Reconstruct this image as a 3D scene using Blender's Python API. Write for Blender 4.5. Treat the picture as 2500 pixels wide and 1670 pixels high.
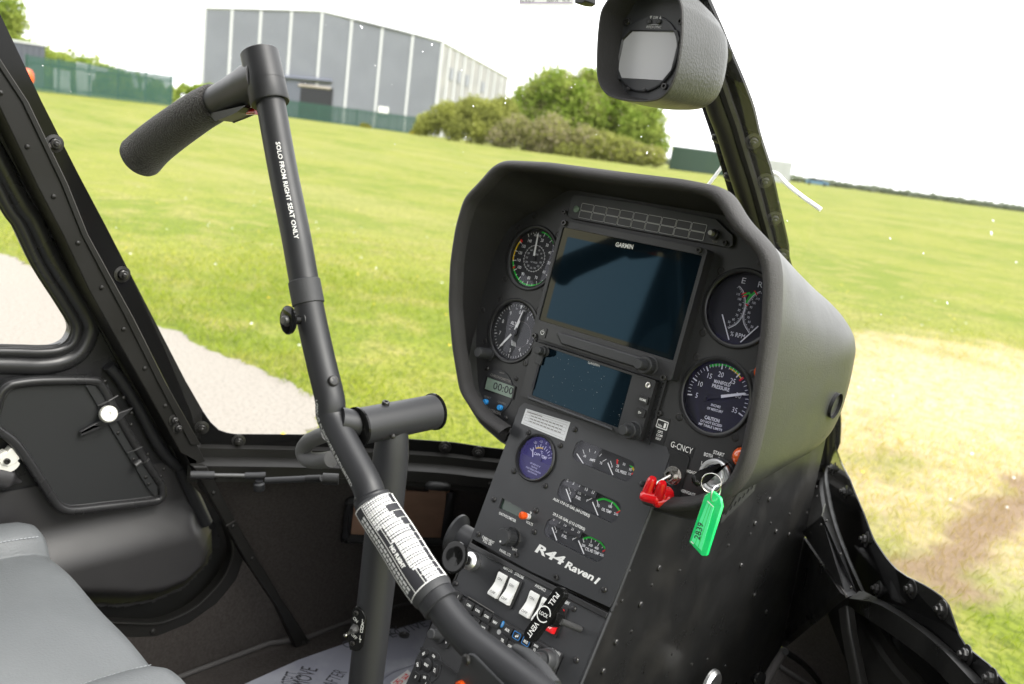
import bpy, math, random
import numpy as np
from mathutils import Vector, Matrix
from mathutils.geometry import tessellate_polygon
for o in list(bpy.data.objects): bpy.data.objects.remove(o)
scene = bpy.context.scene
COL = scene.collection
R = math.radians
random.seed(7)

# ------------------------------------------------------------------ camera
# world: X = right across the cabin, Y = forward (nose), Z = up, metres; ground at GZ
F = 2135.8; PPX, PPY = 1250.0, 835.0
EX = Vector((0.72662433, 0.24191221, -0.64303621))      # cabin axes seen in the camera's frame
DN = Vector((-0.12723769, 0.96715082, 0.22006785))
FW = Vector((0.6751501, -0.07808821, 0.73353567))
cd = bpy.data.cameras.new('camera'); cam = bpy.data.objects.new('camera', cd); COL.objects.link(cam)
cx = Vector((EX.x, FW.x, -DN.x)); cy = Vector((EX.y, FW.y, -DN.y)); cz = Vector((EX.z, FW.z, -DN.z))
cx.normalize(); cz = (cz - cx * cz.dot(cx)).normalized(); cy = cz.cross(cx)
M = Matrix.Identity(4)
for i in range(3):
    M[i][0] = cx[i]; M[i][1] = -cy[i]; M[i][2] = -cz[i]
cam.matrix_world = M
cd.sensor_width = 36; cd.lens = F / 2500 * 36; cd.clip_start = 0.02; cd.clip_end = 2000
cd.dof.use_dof = True; cd.dof.focus_distance = 0.98; cd.dof.aperture_fstop = 7
scene.camera = cam
# ------------------------------------------------------------------ world, sun, exposure
world = bpy.data.worlds.new('World'); scene.world = world; world.use_nodes = True
nt = world.node_tree; bg = nt.nodes['Background']
sky = nt.nodes.new('ShaderNodeTexSky'); sky.sky_type = 'NISHITA'; sky.sun_disc = False
sky.sun_elevation = R(48); sky.sun_rotation = R(75); sky.dust_density = 6; sky.air_density = 1.0; sky.ozone_density = 1
hs = nt.nodes.new('ShaderNodeHueSaturation'); hs.inputs['Saturation'].default_value = 0.12
nt.links.new(sky.outputs[0], hs.inputs['Color'])
ctc = nt.nodes.new('ShaderNodeTexCoord'); cno = nt.nodes.new('ShaderNodeTexNoise'); cno.inputs['Scale'].default_value = 2.5; cno.inputs['Detail'].default_value = 5
nt.links.new(ctc.outputs['Generated'], cno.inputs['Vector'])
cra = nt.nodes.new('ShaderNodeMapRange'); cra.inputs[1].default_value = .25; cra.inputs[2].default_value = .75; cra.inputs[3].default_value = .70; cra.inputs[4].default_value = .96
nt.links.new(cno.outputs[0], cra.inputs[0])
cmx = nt.nodes.new('ShaderNodeMix'); cmx.data_type = 'RGBA'; cmx.inputs[7].default_value = (6.8, 6.8, 6.85, 1)     # bright even overcast over the blue
nt.links.new(cra.outputs[0], cmx.inputs[0]); nt.links.new(hs.outputs[0], cmx.inputs[6]); nt.links.new(cmx.outputs[2], bg.inputs['Color'])
bg.inputs['Strength'].default_value = 0.15
sl = bpy.data.lights.new('sun', 'SUN'); sl.energy = 1.0; sl.angle = R(28); sl.color = (1, 0.96, 0.88)
sun = bpy.data.objects.new('sun', sl); COL.objects.link(sun)
_az, _el = R(75), R(48)
_sd = Vector((math.sin(_az) * math.cos(_el), math.cos(_az) * math.cos(_el), math.sin(_el)))
sun.rotation_euler = _sd.to_track_quat('Z', 'Y').to_euler(); sun.location = (0, 0, 5)
vs = scene.view_settings; vs.view_transform = 'Standard'; vs.look = 'None'; vs.exposure = 1.6; vs.gamma = 1
vs.use_curve_mapping = False

GZ = -1.45
# ------------------------------------------------------------------ measuring helpers
def ray(x, y):
    a, b, c = x - PPX, y - PPY, F
    return cx * a + cy * b + cz * c
def hit(p, X=None, Y=None, Z=None):
    d = ray(*p)
    if X is not None: return d * (X / d.x)
    if Y is not None: return d * (Y / d.y)
    return d * (Z / d.z)
def zoom(ox, oy, s): return lambda x, y: (ox + x / s, oy + y / s)
zA = zoom(1080, 370, 3.9133); zB = zoom(1080, 700, 3.9133); zC = zoom(1500, 600, 3.9133); zD = zoom(1500, 950, 3.646)
zE = zoom(1150, 1000, 3.4844); zS = zoom(1000, 1300, 4.238); zP = zoom(1400, 0, 5.2275)
z1 = zoom(0, 0, 2.609); z2 = zoom(800, 0, 2.609); z3 = zoom(1600, 0, 2.609); z4 = zoom(0, 550, 2.609); z6 = zoom(0, 1070, 2.609)
z7 = zoom(700, 1070, 2.609); z8 = zoom(1600, 1070, 2.609); z9 = zoom(700, 900, 2.6133); zV = zoom(0, 0, 0.9388)
zDr = zoom(0, 880, 3.7333); zG = zoom(1280, 1020, 4.126); zT = zoom(840, 1480, 8.254); zL = zoom(860, 1180, 5.2266)

class Frame:
    def __init__(s, O, U, V):
        s.O = Vector(O); s.U = Vector(U).normalized(); s.V = Vector(V).normalized(); s.N = s.U.cross(s.V)
    def uv(s, p, h=0):
        d = ray(*p); O = s.O + s.N * h
        P = d * (O.dot(s.N) / d.dot(s.N)) - O
        return (P.dot(s.U), P.dot(s.V))
    def w(s, u, v, h=0): return s.O + s.U * u + s.V * v + s.N * h
    def sub(s, u, v, h=0, rot=0):
        c, sn = math.cos(rot), math.sin(rot)
        return Frame(s.w(u, v, h), s.U * c + s.V * sn, s.V * c - s.U * sn)
    def mat(s, u=0, v=0, h=0, rot=0, sc=1):
        f = s.sub(u, v, h, rot)
        m = Matrix.Identity(4)
        for i in range(3):
            m[i][0] = f.U[i] * sc; m[i][1] = f.V[i] * sc; m[i][2] = f.N[i] * sc; m[i][3] = f.O[i]
        return m

# ------------------------------------------------------------------ materials
MT = {}
def mat(name, col, rough=0.5, metal=0, bump=None, spec=0.5, coat=0, noise=None, emit=None, sheen=0, trans=0, wear=0):
    m = bpy.data.materials.new(name); m.use_nodes = True; n = m.node_tree; b = n.nodes['Principled BSDF']
    b.inputs['Base Color'].default_value = (*col, 1); b.inputs['Roughness'].default_value = rough
    b.inputs['Metallic'].default_value = metal; b.inputs['Specular IOR Level'].default_value = spec
    b.inputs['Coat Weight'].default_value = coat; b.inputs['Coat Roughness'].default_value = 0.08
    if sheen: b.inputs['Sheen Weight'].default_value = sheen
    tc = n.nodes.new('ShaderNodeNewGeometry')
    if noise:                                   # noise = (scale, other colour, low, high)
        t = n.nodes.new('ShaderNodeTexNoise'); t.inputs['Scale'].default_value = noise[0]; t.inputs['Detail'].default_value = 5
        n.links.new(tc.outputs['Position'], t.inputs['Vector'])
        r = n.nodes.new('ShaderNodeMapRange'); r.inputs[1].default_value = noise[2]; r.inputs[2].default_value = noise[3]
        n.links.new(t.outputs[0], r.inputs[0])
        mx = n.nodes.new('ShaderNodeMix'); mx.data_type = 'RGBA'
        mx.inputs[6].default_value = (*col, 1); mx.inputs[7].default_value = (*noise[1], 1)
        n.links.new(r.outputs[0], mx.inputs[0]); n.links.new(mx.outputs[2], b.inputs['Base Color'])
    if wear:                                    # uneven gloss: handling marks and dust
        t = n.nodes.new('ShaderNodeTexNoise'); t.inputs['Scale'].default_value = 22; t.inputs['Detail'].default_value = 6
        n.links.new(tc.outputs['Position'], t.inputs['Vector'])
        r = n.nodes.new('ShaderNodeMapRange'); r.inputs[1].default_value = 0.3; r.inputs[2].default_value = 0.7
        r.inputs[3].default_value = max(0.02, rough - wear); r.inputs[4].default_value = rough + wear
        n.links.new(t.outputs[0], r.inputs[0]); n.links.new(r.outputs[0], b.inputs['Roughness'])
    if bump:                                    # (scale, strength, distance)
        t = n.nodes.new('ShaderNodeTexNoise'); t.inputs['Scale'].default_value = bump[0]; t.inputs['Detail'].default_value = 3
        n.links.new(tc.outputs['Position'], t.inputs['Vector'])
        bp = n.nodes.new('ShaderNodeBump'); bp.inputs['Strength'].default_value = bump[1]; bp.inputs['Distance'].default_value = bump[2]
        n.links.new(t.outputs[0], bp.inputs['Height']); n.links.new(bp.outputs[0], b.inputs['Normal'])
    if emit:
        b.inputs['Emission Color'].default_value = (*emit[0], 1); b.inputs['Emission Strength'].default_value = emit[1]
    if trans: b.inputs['Transmission Weight'].default_value = trans
    MT[name] = m; return m
def glassmat(name, tint=(1, 1, 1), refl=(1, 1, 1), base=0.03, edge=0.5, rough=0.0):
    m = bpy.data.materials.new(name); m.use_nodes = True; n = m.node_tree
    n.nodes.remove(n.nodes['Principled BSDF']); out = n.nodes['Material Output']
    t = n.nodes.new('ShaderNodeBsdfTransparent'); t.inputs[0].default_value = (*tint, 1)
    g = n.nodes.new('ShaderNodeBsdfGlossy'); g.inputs[0].default_value = (*refl, 1); g.inputs['Roughness'].default_value = rough
    fr = n.nodes.new('ShaderNodeLayerWeight'); fr.inputs[0].default_value = 0.5
    pw = n.nodes.new('ShaderNodeMath'); pw.operation = 'POWER'; pw.inputs[1].default_value = 4.0
    r = n.nodes.new('ShaderNodeMapRange'); r.inputs[1].default_value = 0; r.inputs[2].default_value = 1
    r.inputs[3].default_value = base; r.inputs[4].default_value = edge
    mx = n.nodes.new('ShaderNodeMixShader')
    n.links.new(fr.outputs['Facing'], pw.inputs[0]); n.links.new(pw.outputs[0], r.inputs[0]); n.links.new(r.outputs[0], mx.inputs[0])
    n.links.new(t.outputs[0], mx.inputs[1]); n.links.new(g.outputs[0], mx.inputs[2]); n.links.new(mx.outputs[0], out.inputs[0])
    MT[name] = m; return m
mat('panel_black', (0.026, 0.026, 0.027), 0.42, bump=(900, 0.12, 0.0004), wear=0.06)
mat('panel_low', (0.034, 0.035, 0.038), 0.45, bump=(1200, 0.10, 0.0003), wear=0.06)
mat('side_black', (0.015, 0.015, 0.015), 0.36, bump=(14, 0.10, 0.01), wear=0.12, noise=(11, (0.022, 0.021, 0.019), .50, .75))
mat('hood_black', (0.039, 0.040, 0.038), 0.38, bump=(520, 0.45, 0.0007), wear=0.05)
mat('hood_inner', (0.020, 0.019, 0.019), 0.60, bump=(420, 0.5, 0.001))
mat('lip_rubber', (0.034, 0.032, 0.032), 0.62, bump=(720, 0.8, 0.0011))
mat('plastic', (0.028, 0.028, 0.030), 0.42, wear=0.05)
mat('knob_black', (0.030, 0.031, 0.033), 0.50, bump=(900, 0.2, 0.0004))
mat('gloss_black', (0.008, 0.008, 0.008), 0.09, spec=0.22)
mat('bezel_black', (0.016, 0.016, 0.017), 0.35)
mat('dial_black', (0.012, 0.012, 0.014), 0.55)
mat('dial_navy', (0.010, 0.010, 0.040), 0.5)
mat('dial_grey', (0.030, 0.031, 0.032), 0.6)
mat('white', (0.80, 0.80, 0.78), 0.5)
mat('offwhite', (0.45, 0.45, 0.45), 0.55)
mat('greyprint', (0.20, 0.19, 0.18), 0.6)
mat('green', (0.005, 0.55, 0.03), 0.5); mat('yellow', (0.80, 0.55, 0.01), 0.5); mat('red', (0.75, 0.01, 0.015), 0.45)
mat('darkprint', (0.02, 0.02, 0.025), 0.6); mat('blueprint', (0.02, 0.25, 0.7), 0.5)
mat('redguard', (0.62, 0.006, 0.010), 0.22, coat=0.6)
for nm_, tint_ in (('screen', (.15, .34, .47)), ('screen_edge', (.5, .45, .25))):  # the screen's blue specular tint imitates a blue reflection in the display
    mat(nm_, (0.003, 0.007, 0.011), 0.05, spec=0.45); MT[nm_].node_tree.nodes['Principled BSDF'].inputs['Specular Tint'].default_value = (*tint_, 1)
mat('lcd', (0.20, 0.27, 0.22), 0.25); mat('lcd_dark', (0.035, 0.060, 0.045), 0.2)
mat('display_grey', (0.42, 0.42, 0.43), 0.30)
mat('metal', (0.55, 0.53, 0.50), 0.22, metal=1); mat('chrome', (0.92, 0.92, 0.92), 0.36, metal=1)
mat('screw_black', (0.035, 0.034, 0.033), 0.28, metal=0.3); mat('screw_steel', (0.10, 0.10, 0.10), 0.35, metal=0.5)
mat('bluebutton', (0.03, 0.30, 0.72), 0.35)
mat('tag_green', (0.01, 0.62, 0.16), 0.15, coat=0.7)
mat('tag_label', (0.10, 0.80, 0.32), 0.35)
mat('amber', (0.75, 0.10, 0.01), 0.08, coat=1)
mat('orange', (0.85, 0.10, 0.01), 0.3)
mat('tube', (0.022, 0.0225, 0.025), 0.46, bump=(700, 0.10, 0.0004), wear=0.05)
mat('foam', (0.017, 0.015, 0.014), 0.95, bump=(620, 1.0, 0.003), sheen=0.3, noise=(520, (0.050, 0.045, 0.042), .45, .62))
mat('pod_grey', (0.042, 0.043, 0.042), 0.40, bump=(330, 0.6, 0.0011), wear=0.05)
mat('sleeve', (0.035, 0.036, 0.039), 0.60, bump=(700, 0.3, 0.0005))
mat('frame_paint', (0.013, 0.0125, 0.0115), 0.46, wear=0.08, spec=.35)
mat('door_plastic', (0.024, 0.024, 0.025), 0.30, bump=(500, 0.08, 0.0004), wear=0.06)
mat('door_matt', (0.036, 0.035, 0.036), 0.42, bump=(600, 0.10, 0.0005), wear=0.05)
mat('pocket_matt', (0.020, 0.021, 0.022), 0.55, bump=(600, 0.10, 0.0005))
mat('seal', (0.010, 0.010, 0.010), 0.5)
mat('carpet', (0.040, 0.033, 0.029), 0.97, bump=(900, 1.0, 0.003), noise=(260, (0.060, 0.052, 0.047), 0.35, 0.65))
mat('hem', (0.060, 0.056, 0.054), 0.7)
mat('leather', (0.140, 0.149, 0.154), 0.50, bump=(380, 0.55, 0.0010), wear=0.08, noise=(6, (0.156, 0.165, 0.169), .4, .7))
mat('stitch', (0.38, 0.40, 0.42), 0.7)
mat('brown_vinyl', (0.34, 0.20, 0.13), 0.6, bump=(500, 0.3, 0.0006), noise=(30, (0.28, 0.165, 0.105), 0.4, 0.7))
mat('nylon', (0.78, 0.77, 0.70), 0.35)
mat('braid', (0.11, 0.11, 0.11), 0.5, bump=(1500, 1.0, 0.001))
mat('film', (0.34, 0.35, 0.41), 0.16, noise=(14, (0.46, 0.47, 0.52), 0.45, 0.7), wear=0.1)
mat('film_print', (0.06, 0.06, 0.07), 0.5)
mat('roof_lining', (0.05, 0.05, 0.05), 0.8)
mat('paper', (0.72, 0.72, 0.72), 0.6); mat('paper_shiny', (0.60, 0.61, 0.62), 0.30)
mat('purple', (0.25, 0.06, 0.40), 0.5)
mat('yarn', (0.85, 0.85, 0.85), 0.9, bump=(600, 0.8, 0.002))
glassmat('clear_glass', (0.97, 0.97, 1.0), (0.9, 0.9, 1.0), base=0.018, edge=0.4)
glassmat('violet_glass', (0.9, 0.9, 0.98), (0.28, 0.24, 0.85), base=0.045, edge=0.4)  # violet-blue gloss colour imitates blue mirrored in the gauge glass
glassmat('windscreen_glass', (0.985, 0.99, 0.985), (1, 1, 1), base=0.012, edge=0.10)
_n = MT['windscreen_glass'].node_tree                   # pale diffuse layer imitates the veil of glare and haze on the glass
_d = _n.nodes.new('ShaderNodeBsdfDiffuse'); _d.inputs[0].default_value = (.9, .88, .84, 1); _g = _n.nodes.new('ShaderNodeNewGeometry'); _t = _n.nodes.new('ShaderNodeTexNoise'); _t.inputs['Scale'].default_value = 3.5; _t.inputs['Detail'].default_value = 7
_r = _n.nodes.new('ShaderNodeMapRange'); _r.inputs[1].default_value = .35; _r.inputs[2].default_value = .75; _r.inputs[3].default_value = .012; _r.inputs[4].default_value = .040
_x = _n.nodes.new('ShaderNodeMixShader'); _o = _n.nodes['Material Output']; _s = _o.inputs[0].links[0].from_socket
_n.links.new(_g.outputs['Position'], _t.inputs['Vector']); _n.links.new(_t.outputs[0], _r.inputs[0]); _n.links.new(_r.outputs[0], _x.inputs[0]); _n.links.new(_s, _x.inputs[1]); _n.links.new(_d.outputs[0], _x.inputs[2]); _n.links.new(_x.outputs[0], _o.inputs[0])
mat('droplet', (0.9, 0.9, 0.9), 0.05, trans=0.9)

# ------------------------------------------------------------------ mesh builder
class MB:
    def __init__(s): s.v = []; s.f = []; s.m = []
    def add(s, vs, fs, mi=0):
        b = len(s.v); s.v.extend([tuple(v) for v in vs]); s.f.extend([tuple(b + i for i in f) for f in fs]); s.m.extend([mi] * len(fs))
        return s
    def prism(s, fr, poly, h0, h1, mi=0, holes=(), back=True):
        loops = [list(poly)] + [list(h) for h in holes]
        flat = [p for l in loops for p in l]
        tris = tessellate_polygon([[Vector((p[0], p[1], 0)) for p in l] for l in loops])
        n = len(flat)
        vs = [fr.w(u, v, h1) for u, v in flat] + [fr.w(u, v, h0) for u, v in flat]
        fs = []
        for a, b, c in tris:
            A, B, C = flat[a], flat[b], flat[c]
            if (B[0] - A[0]) * (C[1] - A[1]) - (B[1] - A[1]) * (C[0] - A[0]) < 0: b, c = c, b
            fs.append((a, b, c))
            if back: fs.append((n + a, n + c, n + b))
        o = 0
        for k, l in enumerate(loops):
            ar = sum(l[i][0] * l[(i + 1) % len(l)][1] - l[(i + 1) % len(l)][0] * l[i][1] for i in range(len(l)))
            for i in range(len(l)):
                a, b = o + i, o + (i + 1) % len(l)
                if (ar > 0) != (k > 0): fs.append((a, n + a, n + b, b))
                else: fs.append((b, n + b, n + a, a))
            o += len(l)
        return s.add(vs, fs, mi)
    def box(s, fr, u0, u1, v0, v1, h0, h1, mi=0):
        return s.prism(fr, [(u0, v0), (u1, v0), (u1, v1), (u0, v1)], h0, h1, mi)
    def cyl(s, fr, u, v, r, h0, h1, n=32, mi=0, r1=None, ph=0):
        r1 = r if r1 is None else r1
        return s.lathe(fr, u, v, [(0, h0), (r, h0), (r1, h1), (0, h1)], n, mi, ph)
    def lathe(s, fr, u, v, prof, n=40, mi=0, ph=0, el=1.0):
        vs = []; fs = []
        for (r, h) in prof:
            for i in range(n):
                a = 2 * math.pi * i / n + ph
                vs.append(fr.w(u + r * math.cos(a), v + r * math.sin(a) * el, h))
        for j in range(len(prof) - 1):
            for i in range(n):
                a, b = j * n + i, j * n + (i + 1) % n
                fs.append((a, b, b + n, a + n))
        return s.add(vs, fs, mi)
    def tube(s, pts, rad, n=16, mi=0, caps=True, up=None):
        pts = [Vector(p) for p in pts]; k = len(pts)
        rad = [rad] * k if not hasattr(rad, '__len__') else rad
        T = [(pts[min(i + 1, k - 1)] - pts[max(i - 1, 0)]).normalized() for i in range(k)]
        a = Vector(up) if up else (Vector((0, 0, 1)) if abs(T[0].z) < 0.9 else Vector((1, 0, 0)))
        vs = []; fs = []
        for i in range(k):
            a = (a - T[i] * a.dot(T[i])).normalized(); b = T[i].cross(a)
            for j in range(n):
                t = 2 * math.pi * j / n
                vs.append(pts[i] + (a * math.cos(t) + b * math.sin(t)) * rad[i])
        for i in range(k - 1):
            for j in range(n):
                q = i * n + j; r = i * n + (j + 1) % n
                fs.append((q, r, r + n, q + n))
        if caps: fs.append(tuple(range(n))[::-1]); fs.append(tuple((k - 1) * n + j for j in range(n)))
        return s.add(vs, fs, mi)
    def loft(s, rings, mi=0, closed=True, cap0=False, cap1=False):
        n = len(rings[0]); vs = [p for r in rings for p in r]; fs = []
        for j in range(len(rings) - 1):
            for i in range(n if closed else n - 1):
                a, b = j * n + i, j * n + (i + 1) % n
                fs.append((a, b, b + n, a + n))
        if cap0: fs.append(tuple(range(n))[::-1])
        if cap1: fs.append(tuple((len(rings) - 1) * n + i for i in range(n)))
        return s.add(vs, fs, mi)
    def line(s, fr, pts, w, h, mi=0, closed=False, t=0.0002):        # flat printed line
        pts = [Vector((p[0], p[1])) for p in pts]
        if closed: pts = pts + [pts[0], pts[1]]
        k = len(pts); L = []; Rr = []
        for i in range(k):
            d = (pts[min(i + 1, k - 1)] - pts[max(i - 1, 0)]); d.normalize()
            nrm = Vector((-d.y, d.x)) * w / 2
            L.append(fr.w(*(pts[i] + nrm), h)); Rr.append(fr.w(*(pts[i] - nrm), h))
        fs = [(i, k + i, k + i + 1, i + 1) for i in range(k - 1 - (1 if closed else 0))]
        return s.add(L + Rr, fs, mi)
    def build(s, name, mats, parent=None, smooth=35, bevel=0, props=None):
        me = bpy.data.meshes.new(name); me.from_pydata([tuple(v) for v in s.v], [], s.f)
        if isinstance(mats, str): mats = [mats]
        for m in mats: me.materials.append(MT[m])
        if len(mats) > 1: me.polygons.foreach_set('material_index', s.m)
        if smooth:
            me.polygons.foreach_set('use_smooth', [True] * len(me.polygons)); me.set_sharp_from_angle(angle=R(smooth))
        me.update()
        o = bpy.data.objects.new(name, me); COL.objects.link(o)
        if bevel:
            b = o.modifiers.new('bevel', 'BEVEL'); b.width = bevel; b.segments = 2; b.limit_method = 'ANGLE'; b.angle_limit = R(40)
        if parent: o.parent = parent; o.matrix_parent_inverse = PW(parent).inverted()
        if props:
            for k, v in props.items(): o[k] = v
        return o
WM = {}
def PW(o): return WM.get(o.name, Matrix.Identity(4))
def thing(name, label, cat, loc, group=None):
    o = bpy.data.objects.new(name, None); COL.objects.link(o); o.empty_display_size = 0.05
    o.matrix_world = Matrix.Translation(loc); WM[o.name] = Matrix.Translation(loc)
    o['label'] = label; o['category'] = cat
    if group: o['group'] = group
    return o
def tag(o, label, cat, group=None):
    o['label'] = label; o['category'] = cat
    if group: o['group'] = group
    return o
def put(mesh, name, parent, m):          # a copy sharing mesh data
    o = bpy.data.objects.new(name, mesh); COL.objects.link(o)
    if parent: o.parent = parent; o.matrix_parent_inverse = PW(parent).inverted()
    o.matrix_basis = m; return o
def rrect(u0, u1, v0, v1, r, n=5):
    r = min(r, abs(u1 - u0) / 2 - 1e-5, abs(v1 - v0) / 2 - 1e-5); out = []
    for (x, y, a0) in ((u1 - r, v1 - r, 0), (u0 + r, v1 - r, 90), (u0 + r, v0 + r, 180), (u1 - r, v0 + r, 270)):
        for i in range(n + 1):
            a = R(a0 + 90 * i / n); out.append((x + r * math.cos(a), y + r * math.sin(a)))
    return out
def circle(u, v, r, n=40): return [(u + r * math.cos(2 * math.pi * i / n), v + r * math.sin(2 * math.pi * i / n)) for i in range(n)]
def spline(pts, k=8, closed=False):
    P = [Vector(p) for p in pts]; n = len(P); out = []
    rng = range(n if closed else n - 1)
    for i in rng:
        if closed: a, b, c, d = P[(i - 1) % n], P[i], P[(i + 1) % n], P[(i + 2) % n]
        else: a, b, c, d = P[max(i - 1, 0)], P[i], P[i + 1], P[min(i + 2, n - 1)]
        for j in range(k):
            t = j / k
            out.append(0.5 * ((2 * b) + (c - a) * t + (2 * a - 5 * b + 4 * c - d) * t * t + (3 * b - a - 3 * c + d) * t ** 3))
    if not closed: out.append(P[-1])
    return out
# text: outlines of the built-in font, measured once per string
_tc = {}
def glyphs(st, bold=0.0, spacing=1.0):
    key = (st, bold, spacing)
    if key in _tc: return _tc[key]
    c = bpy.data.curves.new('t', 'FONT'); c.body = st; c.size = 1; c.resolution_u = 2; c.offset = bold; c.space_character = spacing
    o = bpy.data.objects.new('t', c); COL.objects.link(o)
    dg = bpy.context.evaluated_depsgraph_get(); me = o.evaluated_get(dg).to_mesh()
    v = [(p.co.x, p.co.y) for p in me.vertices]; f = [tuple(p.vertices) for p in me.polygons]
    o.evaluated_get(dg).to_mesh_clear()
    bpy.data.objects.remove(o); bpy.data.curves.remove(c)
    if not v: v = [(0, 0), (1, 0), (0, 1)]; f = []
    x0 = min(a for a, b in v); x1 = max(a for a, b in v)
    _tc[key] = ([((a - x0) / (x1 - x0), b / 0.72) for a, b in v], f, (x1 - x0) / 0.72)
    return _tc[key]
def text(mb, fr, st, p0, p1, cap, h, mi=0, bold=0.02, slant=0):      # baseline p0->p1 in frame metres, cap height
    v, f, asp = glyphs(st, bold)
    p0 = Vector(p0); p1 = Vector(p1); d = p1 - p0; e = Vector((-d.y, d.x)).normalized()
    vs = [fr.w(*(p0 + d * x + e * (y * cap) + d.normalized() * (y * cap * slant)), h) for x, y in v]
    mb.add(vs, f, mi)
CS = [1.0]
def ptext(mb, fr, zz, st, a, b, cap, h=0.0004, mi=0, bold=0.02, slant=0):
    cap *= CS[0]
    if CS[0] != 1: bold *= .55
    text(mb, fr, st, fr.uv(zz(*a), h), fr.uv(zz(*b), h), cap, h, mi, bold, slant)
def ctext(mb, fr, st, u, v, cap, h, mi=0, bold=0.015, sq=0.85, rot=0):  # centred text
    w = glyphs(st, bold)[2] * cap * sq; c, s_ = math.cos(rot), math.sin(rot)
    x, y = u + s_ * cap / 2, v - c * cap / 2
    text(mb, fr, st, (x - c * w / 2, y - s_ * w / 2), (x + c * w / 2, y + s_ * w / 2), cap, h, mi, bold)
LF = Frame((0, 0, 0), (1, 0, 0), (0, 1, 0))
def screw_mesh(kind, r, m):
    b = MB()
    if kind == 'pan':
        b.lathe(LF, 0, 0, [(r, 0), (r, r * .35), (r * .8, r * .62), (r * .35, r * .75), (0, r * .75)], 16)
        for a in (0, 1):
            w = r * .13; l = r * .55
            b.add([LF.w(x, y, r * .79) for x, y in ([(-l, -w), (l, -w), (l, w), (-l, w)] if a else [(-w, -l), (w, -l), (w, l), (-w, l)])], [(0, 1, 2, 3)], 1)
    elif kind == 'flush':
        b.lathe(LF, 0, 0, [(r * 1.25, .0002), (r * 1.05, .0005), (r, .0001), (r * .9, .0004), (0, .0005)], 18)
        for a in (0, 1):
            w = r * .15; l = r * .6
            b.add([LF.w(x, y, .0007) for x, y in ([(-l, -w), (l, -w), (l, w), (-l, w)] if a else [(-w, -l), (w, -l), (w, l), (-w, l)])], [(0, 1, 2, 3)], 1)
    elif kind == 'socket':
        b.lathe(LF, 0, 0, [(r, 0), (r, r * .9), (r * .9, r), (r * .5, r), (r * .45, r * .4), (0, r * .4)], 16)
    elif kind == 'rivet':
        b.lathe(LF, 0, 0, [(r, 0), (r * .9, r * .35), (r * .55, r * .6), (0, r * .7)], 12)
    elif kind == 'bolt':                       # washer + nut
        b.lathe(LF, 0, 0, [(r * 1.7, 0), (r * 1.7, r * .2), (r * 1.1, r * .3)], 20)
        b.lathe(LF, 0, 0, [(r, r * .2), (r, r * .9), (r * .8, r * 1.05), (r * .5, r * 1.05), (r * .5, r * 1.5), (r * .3, r * 1.65), (0, r * 1.65)], 8)
    o = b.build('proto', [m, 'darkprint']); me = o.data; bpy.data.objects.remove(o); return me
SC_PAN = screw_mesh('pan', .0034, 'screw_black'); SC_FL = screw_mesh('flush', .0036, 'screw_black')
SC_SO = screw_mesh('socket', .0030, 'screw_black'); SC_RV = screw_mesh('rivet', .0023, 'screw_black')
SC_BO = screw_mesh('bolt', .0062, 'screw_black'); SC_RB = screw_mesh('rivet', .0030, 'frame_paint'); SC_SD = screw_mesh('pan', .0038, 'screw_black')
def screws(me, name, fr, zz, pts, parent, h=0.0, sc=1):
    for i, p in enumerate(pts):
        u, v = fr.uv(zz(*p), h); put(me, name, parent, fr.mat(u, v, h, random.uniform(0, 1.5), sc))
# ================================================================== instrument console
F1 = Frame((-0.54645, 0.83392, -0.20401), (1, 0, 0), (0, 0.18969, 0.98184))
def tilted(O, deg): return Frame(O, (1, 0, 0), (0, math.sin(R(deg)), math.cos(R(deg))))
F2 = tilted(F1.w(0, -0.118, 0), 19.5)
F3 = tilted(F2.w(0, -0.178, 0), 25)
con = thing('instrument_console', 'black helicopter instrument console with hooded panel of gauges and screens in the cabin centre', 'instrument console', (-0.58, 0.9, -0.91))

# ---- hood
lipo = [(1160,1012),(1090,960),(1050,900),(1033,800),(1024,700),(1028,600),(1040,520),(1060,450),(1090,420),(1108,400),(1125,378),(1150,367),(1250,372),(1400,392),(1550,410),(1640,428),(1665,450),(1680,480),(1700,510),(1735,545),(1765,580),(1772,640),(1768,750),(1755,850),(1740,950),(1715,1060),(1695,1110),(1660,1150),(1600,1170),(1540,1175),(1490,1165)]
lip = []
for x, y in lipo:
    p = hit((x / .93882, y / .93882), Y=0.775); lip.append((p.x, p.z))
lip.append((-0.56, -0.372))
NL = 280
def resample(poly, c, n=NL, smooth=3):
    out = []
    for i in range(n):
        a = 2 * math.pi * i / n; d = Vector((math.cos(a), math.sin(a))); best = 0
        for j in range(len(poly)):
            p = Vector(poly[j]) - Vector(c); q = Vector(poly[(j + 1) % len(poly)]) - Vector(c); e = q - p
            den = d.x * e.y - d.y * e.x
            if abs(den) < 1e-12: continue
            t = (p.x * e.y - p.y * e.x) / den; s = (p.x * d.y - p.y * d.x) / den
            if t > 0 and -1e-6 <= s <= 1 + 1e-6: best = max(best, t)
        out.append(best)
    for _ in range(smooth): out = [(out[i - 1] + 2 * out[i] + out[(i + 1) % n]) / 4 for i in range(n)]
    return out
LC = (-0.58, -0.19); rl = resample(lip, LC, smooth=4)
PO = [(-.150,-.172),(-.195,-.160),(-.228,-.140),(-.240,-.11),(-.243,-.045),(-.249,0),(-.245,.063),(-.233,.096),(-.207,.118),(-.186,.130),(-.170,.146),(-.150,.160),(.083,.160),(.103,.146),(.119,.130),(.140,.118),(.166,.096),(.178,.063),(.182,0),(.176,-.045),(.173,-.11),(.165,-.145),(.13,-.166),(.09,-.172)]
PC = (-.0335, 0.012); rp = resample(PO, PC, smooth=1)
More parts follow.
